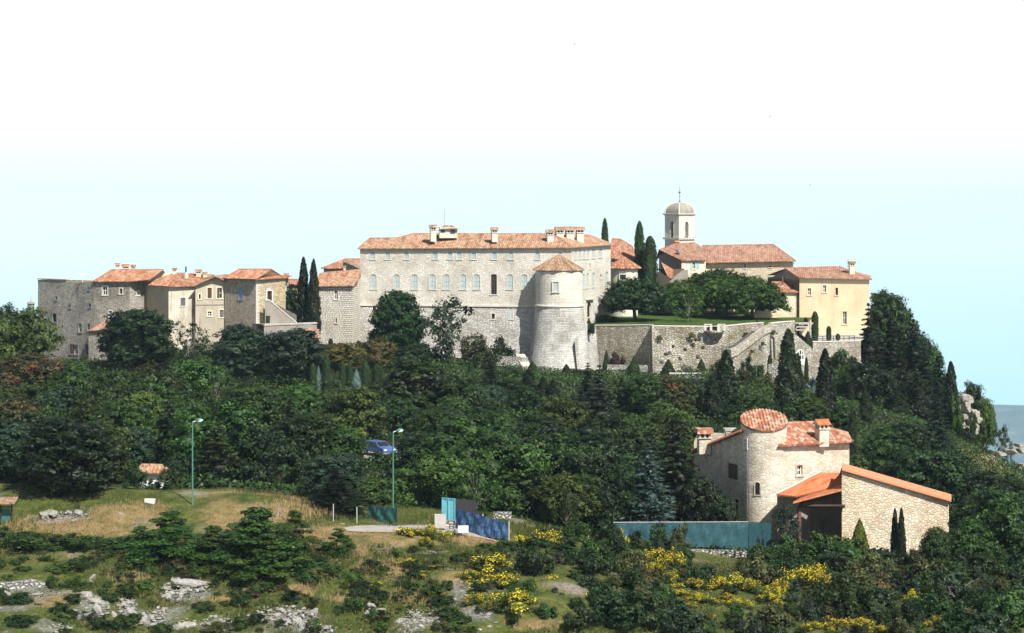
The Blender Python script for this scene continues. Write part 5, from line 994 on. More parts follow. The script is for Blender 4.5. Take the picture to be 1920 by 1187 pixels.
# ------------------------------------------------------------------ plants
GREEN = {
 'oak': leafmat('oak_leaves', (0.014, 0.044, 0.006), (0.052, 0.106, 0.014)),
 'oak_yellow': leafmat('yellowish_oak_leaves', (0.026, 0.050, 0.006), (0.078, 0.115, 0.015)),
 'dark': leafmat('dark_leaves', (0.007, 0.026, 0.006), (0.028, 0.064, 0.012)),
 'blue_green': leafmat('blue_green_leaves', (0.013, 0.036, 0.017), (0.045, 0.080, 0.036)),
 'bright': leafmat('bright_leaves', (0.028, 0.070, 0.010), (0.090, 0.150, 0.022)),
 'fir': leafmat('fir_needles', (0.016, 0.034, 0.010), (0.060, 0.085, 0.026)),
 'fir_dark': leafmat('dark_fir_needles', (0.008, 0.022, 0.010), (0.026, 0.046, 0.018)),
 'spruce': leafmat('blue_spruce_needles', (0.020, 0.045, 0.034), (0.060, 0.110, 0.090)),
 'cedar': leafmat('pale_cedar_needles', (0.035, 0.058, 0.036), (0.10, 0.135, 0.085)),
 'cypress': leafmat('cypress_foliage', (0.010, 0.022, 0.007), (0.036, 0.056, 0.016)),
 'topiary': leafmat('clipped_foliage', (0.016, 0.042, 0.009), (0.050, 0.090, 0.020)),
 'topiary_bright': leafmat('bright_clipped_foliage', (0.07, 0.11, 0.012), (0.19, 0.23, 0.03)),
 'chestnut': leafmat('chestnut_leaves', (0.026, 0.066, 0.008), (0.070, 0.145, 0.018)),
 'magnolia': leafmat('yellow_brown_leaves', (0.045, 0.052, 0.010), (0.14, 0.125, 0.025), (0.12, 0.075, 0.025)),
 'red': leafmat('rusty_leaves', (0.034, 0.046, 0.012), (0.085, 0.085, 0.025), (0.17, 0.065, 0.028)),
 'purple': leafmat('purple_leaves', (0.030, 0.014, 0.018), (0.075, 0.035, 0.038)),
 'shrub': leafmat('shrub_leaves', (0.014, 0.042, 0.007), (0.055, 0.105, 0.017)),
 'scrub': leafmat('low_scrub_leaves', (0.035, 0.052, 0.012), (0.11, 0.125, 0.035), (0.11, 0.075, 0.035)),
 'broom': leafmat('broom_stems', (0.035, 0.060, 0.014), (0.095, 0.125, 0.030)),
 'flower': leafmat('broom_flowers', (0.46, 0.35, 0.010), (0.64, 0.52, 0.02), None, 0.12, 0.05),
 'bluebush': leafmat('blue_grey_bush_leaves', (0.06, 0.11, 0.10), (0.14, 0.21, 0.19)),
 'pink': leafmat('pale_flowering_leaves', (0.06, 0.08, 0.04), (0.42, 0.38, 0.33)),
 'grass': leafmat('green_grass', (0.040, 0.075, 0.010), (0.13, 0.165, 0.028), (0.16, 0.14, 0.05), 0.1, 0.05),
 'dry_grass': leafmat('dry_grass_blades', (0.24, 0.16, 0.07), (0.46, 0.34, 0.17), (0.34, 0.19, 0.11), 0.1, 0.05),
}
def norm(a): return a / np.maximum(np.linalg.norm(a, axis=1, keepdims=True), 1e-9)
_bm = bmesh.new(); bmesh.ops.create_icosphere(_bm, subdivisions=1, radius=1); ICO_V = np.array([v.co[:] for v in _bm.verts]); ICO_F = np.array([[v.index for v in f.verts] for f in _bm.faces]); _bm.free()
def np_mesh(name, V, loops, sizes, mats, tint=None, mi=None, smooth=False):
    me = bpy.data.meshes.new(name); me.vertices.add(len(V)); me.vertices.foreach_set('co', np.asarray(V, np.float32).ravel())
    me.loops.add(len(loops)); me.loops.foreach_set('vertex_index', np.asarray(loops, np.int32)); st = np.r_[0, np.cumsum(sizes)[:-1]].astype(np.int32)
    me.polygons.add(len(sizes)); me.polygons.foreach_set('loop_start', st)
    if mi is not None: me.polygons.foreach_set('material_index', np.asarray(mi, np.int32))
    if tint is not None: a = me.attributes.new('tint', 'FLOAT', 'POINT'); a.data.foreach_set('value', np.asarray(tint, np.float32))
    for m in mats: me.materials.append(m)
    if smooth: me.polygons.foreach_set('use_smooth', [True] * len(sizes))
    me.update(calc_edges=True); me.validate(); return me
def leaves(p, n, s, asp, tint, rs, along=None):
    """leaf-sized rhombic faces at points p facing n"""
    N = len(p); r = rs.randn(N, 3) if along is None else along; t = norm(r - n * (r * n).sum(1, keepdims=True)); b = np.cross(n, t); s = np.asarray(s).reshape(-1, 1) * np.ones((N, 1))
    V = np.stack([p + t * s, p + b * s * asp, p - t * s, p - b * s * asp], 1).reshape(-1, 3)
    return V, np.arange(4 * N), np.full(N, 4), np.repeat(tint, 4)
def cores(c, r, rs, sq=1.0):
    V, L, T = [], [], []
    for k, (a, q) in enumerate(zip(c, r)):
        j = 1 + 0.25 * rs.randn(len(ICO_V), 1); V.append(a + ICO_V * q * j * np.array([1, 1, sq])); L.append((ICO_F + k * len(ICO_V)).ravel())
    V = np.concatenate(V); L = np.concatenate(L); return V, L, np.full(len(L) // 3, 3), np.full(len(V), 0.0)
def join(*parts):
    o = 0; Vs, Ls, Ss, Ts = [], [], [], []
    for V, L, S, T in parts: Vs.append(V); Ls.append(np.asarray(L) + o); Ss.append(S); Ts.append(T); o += len(V)
    return np.concatenate(Vs), np.concatenate(Ls), np.concatenate(Ss), np.concatenate(Ts)
def branches(pts_list, bark):
    mb = MB()
    for pts, r0, r1 in pts_list: mb.tube(pts, r0, r1, 6)
    me = bpy.data.meshes.new('trunk'); me.from_pydata(mb.v, [], mb.f); me.materials.append(M[bark]); return me
PROTO = {}
def proto(kind, name, parts, crown, trunk=None, mats=None, extra=None, cat='tree', crown_name='crown'):
    V = crown[0]; w_ = 2 * np.percentile(np.hypot(V[:, 0], V[:, 1]), 91); h = V[:, 2].max()
    me = np_mesh(crown_name, *crown[:3], mats, crown[3]); PROTO.setdefault(kind, []).append((name, me, trunk, w_, h, extra, cat, crown_name))
def round_crown(seed, W, H, zlo, N, leaf, nb, top=1.0, core=0.62, umb=False, blobr=(.13, .22), flat=1.0, spread=1.0):
    rs = np.random.RandomState(seed); c = []; r = []
    for k in range(nb):
        th = rs.rand() * 6.283; f = (k + .5) / nb; z = zlo + (1 - zlo) * f
        e = math.sqrt(max(0.03, 1 - ((f - (.30 if umb else .38)) / (.72 if umb else .66)) ** 2)); rad = e * (.30 + .24 * rs.rand()) * spread
        if k % 3 == 0: rad *= .35
        q = rs.uniform(*blobr) * (0.7 + .4 * e); c.append((rad * math.cos(th * 1 + k * 2.4), rad * math.sin(th + k * 2.4), z * .93 - .02 + .03 * rs.randn())); r.append(q)
    c = np.array(c) * [W, W, H]; r = np.array(r) * (W + H) / 2; ctr = np.array([0, 0, H * (zlo + 1) / 2])
    pr = r ** 2 / (r ** 2).sum(); nc = N // 13; bc = rs.choice(nb, nc, p=pr); dc = norm(rs.randn(nc, 3) + .6 * norm(c[bc] - ctr) + [0, 0, .12]); pc = c[bc] + dc * (r[bc] * (.80 + .38 * rs.rand(nc)))[:, None]; tc_ = rs.rand(nc)
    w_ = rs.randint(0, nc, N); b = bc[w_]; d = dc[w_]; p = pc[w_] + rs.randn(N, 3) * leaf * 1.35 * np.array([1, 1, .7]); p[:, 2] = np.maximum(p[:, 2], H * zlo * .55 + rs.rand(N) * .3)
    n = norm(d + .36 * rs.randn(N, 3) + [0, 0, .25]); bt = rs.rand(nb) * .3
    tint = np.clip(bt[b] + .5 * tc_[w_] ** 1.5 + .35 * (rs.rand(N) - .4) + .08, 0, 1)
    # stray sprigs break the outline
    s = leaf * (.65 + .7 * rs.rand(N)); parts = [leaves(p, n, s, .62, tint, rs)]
    if core: parts.append(cores(c, r * core, rs, flat))
    return join(*parts), c, r
def limbs(c, r, H, zlo, th, bark, rs, nl=6, lean=.03):
    top = np.array([rs.randn() * lean * H, rs.randn() * lean * H, H * max(.35, zlo + .15)]); mid = top * .5 + [rs.randn() * .02 * H, 0, 0]
    L = [([(0, 0, -1.0), (0, 0, 0), tuple(mid), tuple(top)], th, th * .55)]
    for k in rs.choice(len(c), min(nl, len(c)), replace=False):
        s_ = mid + (top - mid) * rs.uniform(.1, 1); e = c[k]; m_ = (s_ + e) / 2 + [0, 0, -.04 * H] + rs.randn(3) * .02 * H; L.append(([tuple(s_), tuple(m_), tuple(e)], th * .42, th * .12))
    return branches(L, bark)
def dome_crown(seed, W, H, zc, zr, zmin, nb, br, N, leaf):
    rs = np.random.RandomState(seed); i = np.arange(nb) + .5; zz = 1 - (1 - zmin) * i / nb; th = i * 2.39996 + seed; q = np.sqrt(np.clip(1 - zz ** 2, 0, 1)); k = 1 + .13 * rs.randn(nb)
    k += .12 * np.sin(th * 2 + seed) * (zz < .7); c = np.c_[q * np.cos(th) * (W / 2 - br) * k, q * np.sin(th) * (W / 2 - br) * k, zc + zz * (zr - br * .6) * (1 + .06 * rs.randn(nb))]; r = br * rs.uniform(.75, 1.3, nb)
    nc = N // 14; bc = rs.randint(0, nb, nc); ctr = np.array([0, 0, zc]); dc = norm(rs.randn(nc, 3) + .8 * norm(c[bc] - ctr)); pc = c[bc] + dc * (r[bc] * (.8 + .35 * rs.rand(nc)))[:, None]; tc_ = rs.rand(nc); w_ = rs.randint(0, nc, N)
    p = pc[w_] + rs.randn(N, 3) * leaf * 1.3 * np.array([1, 1, .7]); n = norm(dc[w_] + .36 * rs.randn(N, 3) + [0, 0, .25]); bt = rs.rand(nb) * .35; tint = np.clip(bt[bc[w_]] + .5 * tc_[w_] ** 1.5 + .3 * (rs.rand(N) - .4) + .05, 0, 1)
    big = ICO_V * (1 + .06 * rs.randn(len(ICO_V), 1)) * [(W / 2 - br) * .97, (W / 2 - br) * .97, zr * .86]; big[:, 2] = np.maximum(big[:, 2], zmin * zr) + zc
    return join(leaves(p, n, leaf * (.65 + .7 * rs.rand(N)), .62, tint, rs), cores(c, r * .72, rs), (big, ICO_F.ravel(), np.full(len(ICO_F), 3), np.zeros(len(big)))), c, r
for sd in range(5):
    cr, c, r = round_crown(10 + sd, 8, 8.6, .16, 9000, .19, 30, blobr=(.14, .23)); proto('oak', 'oak_tree', 0, cr, limbs(c, r, 8.6, .2, .2, 'bark', np.random.RandomState(sd)), [GREEN['oak']])
for sd in range(3):
    cr, c, r = dome_crown(30 + sd, 7, 9.5, 4.6, 4.9, -.85, 60, 1.0, 11000, .17); proto('dense', 'broadleaf_tree', 0, cr, limbs(c, r, 9.5, .12, .22, 'bark', np.random.RandomState(sd)), [GREEN['dark']])
for sd in range(2):
    cr, c, r = round_crown(40 + sd, 8, 9, .22, 2600, .2, 20, core=0, blobr=(.08, .15), spread=1.1); proto('sparse', 'sparse_tree', 0, cr, limbs(c, r, 9, .22, .17, 'palebark', np.random.RandomState(sd), 16), [GREEN['blue_green']])
for sd in range(3):
    cr, c, r = dome_crown(70 + sd, 8, 8.6, 4.5, 4.1, -.75, 38, 1.25, 9500, .19); proto('oak', 'oak_tree', 0, cr, limbs(c, r, 8.6, .2, .2, 'bark', np.random.RandomState(sd)), [GREEN['oak']])
for sd in range(3):
    cr, c, r = dome_crown(50 + sd, 11, 7.4, 3.2, 4.2, -.28, 80, 1.0, 15000, .17); proto('umbrella', 'chestnut_tree', 0, cr, limbs(c, r, 7.4, .3, .42, 'bark', np.random.RandomState(sd), 8, .02), [GREEN['chestnut']])
for sd in range(4):
    cr, c, r = round_crown(60 + sd, 3, 2.2, .08, 2600, .12, 14, blobr=(.13, .22), core=.6); proto('shrub', 'shrub', 0, cr, None, [GREEN['shrub']], cat='shrub', crown_name='foliage')
# layered young trees of the open slope: flat sprays, pointed top
for sd in range(3):
    rs = np.random.RandomState(80 + sd); H, W = 5.0, 5.4; c, r = [], []
    for k in range(34):
        f_ = k / 33; rad = (1 - f_) ** .75 * W * .5 * rs.uniform(.35, 1.0); th = k * 2.4 + rs.randn() * .4; c.append((rad * math.cos(th), rad * math.sin(th), H * (.06 + .9 * f_) + rs.randn() * .12)); r.append((.78 - .48 * f_) * rs.uniform(.7, 1.25))
    c, r = np.array(c), np.array(r); N = 10000; b = rs.choice(34, N, p=r ** 1.5 / (r ** 1.5).sum()); d = norm(rs.randn(N, 3)); p = c[b] + d * r[b][:, None] * (.5 + .6 * rs.rand(N, 1)) * [1.15, 1.15, .52]; p[:, 2] = np.maximum(p[:, 2], .05)
    cr = join(leaves(p, norm(d * .6 + .5 * rs.randn(N, 3) + [0, 0, .9]), .095 * (.6 + .8 * rs.rand(N)), .6, np.clip(rs.rand(34)[b] * .45 + .5 * rs.rand(N) * rs.rand(N) + .1, 0, 1), rs), cores(c[:20], r[:20] * .5, rs, .35))
    proto('layered', 'young_tree', 0, cr, limbs(c, r, H, .2, .10, 'bark', rs, 14), [GREEN['bright']])
# firs
for sd in range(4):
    rs = np.random.RandomState(90 + sd); H, W = 11.0, 5.2; PT, NN, TT, AL = [], [], [], []; L = [([(0, 0, -1), (0, 0, H * .5), (0, 0, H)], .2, .03)]
    nl = 17
    for k in range(nl):
        f_ = k / (nl - 1); z = H * (.06 + .92 * f_); R_ = W / 2 * (1 - f_) ** .85 + .12; nbk = max(4, int(9 - 4 * f_))
        for j in range(nbk):
            th = 6.283 * j / nbk + k * .8 + rs.randn() * .2; R1 = R_ * rs.uniform(.7, 1.12); dr = np.array([math.cos(th), math.sin(th), 0]); m = int(62 * R1 / (W / 2)) + 10
            s_ = rs.rand(m) ** .7; wd = .34 * R1 * (1 - .45 * s_) * rs.uniform(-1, 1, m); sag = -.30 * R1 * s_ ** 1.5 + .10 * R1 * s_ ** 4
            tg = np.array([-dr[1], dr[0], 0]); p = np.outer(s_ * R1, dr) + np.outer(wd, tg) + np.c_[np.zeros(m), np.zeros(m), z + sag - .35 * np.abs(wd) + rs.randn(m) * .06]
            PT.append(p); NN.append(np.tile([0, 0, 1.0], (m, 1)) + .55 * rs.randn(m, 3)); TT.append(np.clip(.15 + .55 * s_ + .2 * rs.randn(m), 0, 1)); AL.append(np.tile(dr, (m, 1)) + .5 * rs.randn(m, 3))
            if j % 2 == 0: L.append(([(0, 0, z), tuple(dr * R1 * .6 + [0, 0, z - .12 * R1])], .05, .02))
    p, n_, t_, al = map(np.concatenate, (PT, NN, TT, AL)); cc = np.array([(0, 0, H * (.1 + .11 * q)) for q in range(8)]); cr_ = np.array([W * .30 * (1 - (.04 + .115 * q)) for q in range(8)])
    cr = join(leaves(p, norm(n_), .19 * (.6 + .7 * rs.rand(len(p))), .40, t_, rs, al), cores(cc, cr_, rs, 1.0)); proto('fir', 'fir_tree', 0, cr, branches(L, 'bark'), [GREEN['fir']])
# cypresses and clipped shapes
def spindle(seed, W, H, prof, N, leaf, lump, name, kind, mat, trunk=True, cat='tree', crown_name='crown'):
    rs = np.random.RandomState(seed); f_ = rs.rand(N); rad = prof(f_) * W / 2; th = rs.rand(N) * 6.283
    k = 1 + lump * np.sin(th * 3 + f_ * 19 + seed) * .5 + lump * np.sin(th * 5 - f_ * 31) * .5; s_ = rad * k * (.82 + .26 * rs.rand(N) ** 1.5)
    p = np.c_[s_ * np.cos(th), s_ * np.sin(th), f_ * H * .985]; n = norm(np.c_[np.cos(th), np.sin(th), np.full(N, .25)] + .6 * rs.randn(N, 3)); al = np.tile([0, 0, 1.0], (N, 1)) + .5 * rs.randn(N, 3)
    t_ = np.clip(.3 + .3 * np.sin(th * 4 + f_ * 23) + .3 * rs.randn(N), 0, 1); ks = 14; V = []
    Lp = []
    for i in range(ks + 1):
        for j in range(12): a = 6.283 * j / 12; q = prof(np.array([i / ks]))[0] * W / 2 * .86; V.append((q * math.cos(a), q * math.sin(a), i / ks * H * .97))
    for i in range(ks):
        for j in range(12): Lp += [i * 12 + j, i * 12 + (j + 1) % 12, (i + 1) * 12 + (j + 1) % 12, (i + 1) * 12 + j]
    cr = join(leaves(p, n, leaf * (.6 + .7 * rs.rand(N)), .5, t_, rs, al), (np.array(V), np.array(Lp), np.full(ks * 12, 4), np.full(len(V), .15)))
    proto(kind, name, 0, cr, branches([([(0, 0, -1.2), (0, 0, H * .3)], .14, .1)], 'bark') if trunk else None, [GREEN[mat]], cat=cat, crown_name=crown_name)
for sd in range(3): spindle(sd, 2.6, 11, lambda f: np.clip((np.minimum(1, (f + .05) * 4.5) ** .6) * (1 - f) ** .55 * 1.12, .02, 1), 5600, .19, .26, 'cypress_tree', 'cypress', 'cypress')
for sd in range(2): spindle(5 + sd, 1.8, 6.5, lambda f: np.clip(np.minimum(1, .8 + f) * np.sqrt(np.clip(1 - np.clip((f - .72) / .28, 0, 1) ** 2, 0.003, 1)) * (1 - .1 * f), .02, 1), 4200, .10, .03, 'column_tree', 'column', 'topiary')
spindle(9, 2.0, 2.2, lambda f: np.clip((1 - f) ** .7 * np.minimum(1, .75 + f * 2), .03, 1), 2600, .08, .02, 'clipped_cone', 'cone', 'topiary', False, 'topiary', 'foliage')
spindle(11, 2.0, 2.0, lambda f: np.sqrt(np.clip(1 - (2 * f - 1) ** 2, .003, 1)), 2600, .08, .02, 'clipped_ball', 'ball', 'topiary', False, 'topiary', 'foliage')
# broom: upright stems and yellow flowers
for sd in range(3):
    rs = np.random.RandomState(120 + sd); c = rs.randn(16, 3) * [.75, .75, 0] + [0, 0, .9]; c[:, 2] = 1.5 - .35 * np.hypot(c[:, 0], c[:, 1]) + .15 * rs.randn(16); r = rs.uniform(.28, .5, 16)
    N = 2600; b = rs.choice(16, N); d = norm(rs.randn(N, 3)); tip = c[b] + d * r[b][:, None]; f_ = rs.rand(N, 1) ** .6; p = tip * f_ * [1, 1, 1]; p = p + rs.randn(N, 3) * .06; p[:, 2] = np.maximum(p[:, 2], .02)
    st = leaves(p, norm(rs.randn(N, 3)), .17 * (.6 + .7 * rs.rand(N)), .22, np.clip(.2 + .6 * f_[:, 0] * rs.rand(N), 0, 1), rs, norm(tip) + .25 * rs.randn(N, 3))
    bl = rs.rand(16) < .6; b2 = rs.choice(np.where(bl)[0], 1100); d2 = norm(rs.randn(1100, 3) + [0, -.1, .35]); p2 = (c[b2] + d2 * r[b2][:, None] * (.6 + .6 * rs.rand(1100, 1))) * (.62 + .40 * rs.rand(1100, 1) ** .5)
    fl = leaves(p2, norm(d2 + .6 * rs.randn(1100, 3)), .06 * (.6 + .9 * rs.rand(1100)), .7, rs.rand(1100), rs); fm = np_mesh('flowers', *fl[:3], [GREEN['flower']], fl[3])
    proto('broom', 'broom_bush', 0, st, None, [GREEN['broom']], fm, 'bush', 'stems')
# bare shrubs
for sd in range(2):
    rs = np.random.RandomState(140 + sd); L = []
    def grow(p, d, l, r_, dep):
        q = p + d * l; m_ = (p + q) / 2 + rs.randn(3) * l * .08; L.append(([tuple(p), tuple(m_), tuple(q)], r_, r_ * .6))
        if dep:
            for _ in range(3): grow(q if rs.rand() < .6 else m_, (lambda v: v / np.linalg.norm(v))(d + rs.randn(3) * .55 + [0, 0, .12]), l * rs.uniform(.55, .85), r_ * .55, dep - 1)
    for _ in range(5): grow(np.array([rs.randn() * .12, rs.randn() * .12, -.1]), (lambda v: v / np.linalg.norm(v))(np.array([rs.randn() * .5, rs.randn() * .5, 1])), .8, .035, 3)
    me = branches(L, 'deadwood'); V = np.array([v.co[:] for v in me.vertices]); me.name = 'branches'; PROTO.setdefault('bare', []).append(('bare_shrub', me, None, 2 * np.percentile(np.hypot(V[:, 0], V[:, 1]), 97), V[:, 2].max(), None, 'shrub', 'branches'))

RNG = random.Random(7); COUNT = {}
def plant(kind, px, ytop, wpx, Y, label, group=None, mat=None, z0=None, name=None, cat=None, variant=None):
    x, y = C(px, Y); z = ground(x, y) if z0 is None else z0; H = zp(ytop, Y) - z; Wm = wpx / F * Y
    lo = 268 if 1280 < px < 1800 else 276 if 590 < px < 775 else 226
    if z0 is None and kind in ('oak', 'dense', 'sparse', 'fir') and Y > lo:      # a tree is never squat: it stands nearer, on lower ground, until it has its height
        while H < (1.5 if kind == 'fir' else .85) * Wm and Y > lo: Y -= 2.0; x, y = C(px, Y); z = ground(x, y); H = zp(ytop, Y) - z; Wm = wpx / F * Y
    k = COUNT.get(kind, 0); COUNT[kind] = k + 1; nm, me, tr, w_, h, ex, ct, cn = PROTO[kind][(k if variant is None else variant) % len(PROTO[kind])]
    H = max(H, .3); sc = (Wm / w_, Wm / w_, H / h); rz = RNG.random() * 6.28
    def slot(o):
        if mat: o.material_slots[0].link = 'OBJECT'; o.material_slots[0].material = GREEN[mat]
    if tr is None and ex is None:
        o = bpy.data.objects.new(name or nm, me); COL.objects.link(o); o.location = (x, y, z); o.scale = sc; o.rotation_euler.z = rz; tag(o, label, cat or ct, group); slot(o); return o
    r_ = empty(name or nm, (x, y, z), label, cat or ct, group); r_.scale = sc; r_.rotation_euler.z = rz
    o = bpy.data.objects.new(cn, me); COL.objects.link(o); o.parent = r_; slot(o)
    if tr: o = bpy.data.objects.new('trunk', tr); COL.objects.link(o); o.parent = r_
    if ex: o = bpy.data.objects.new(ex.name.split('.')[0], ex); COL.objects.link(o); o.parent = r_
    return r_
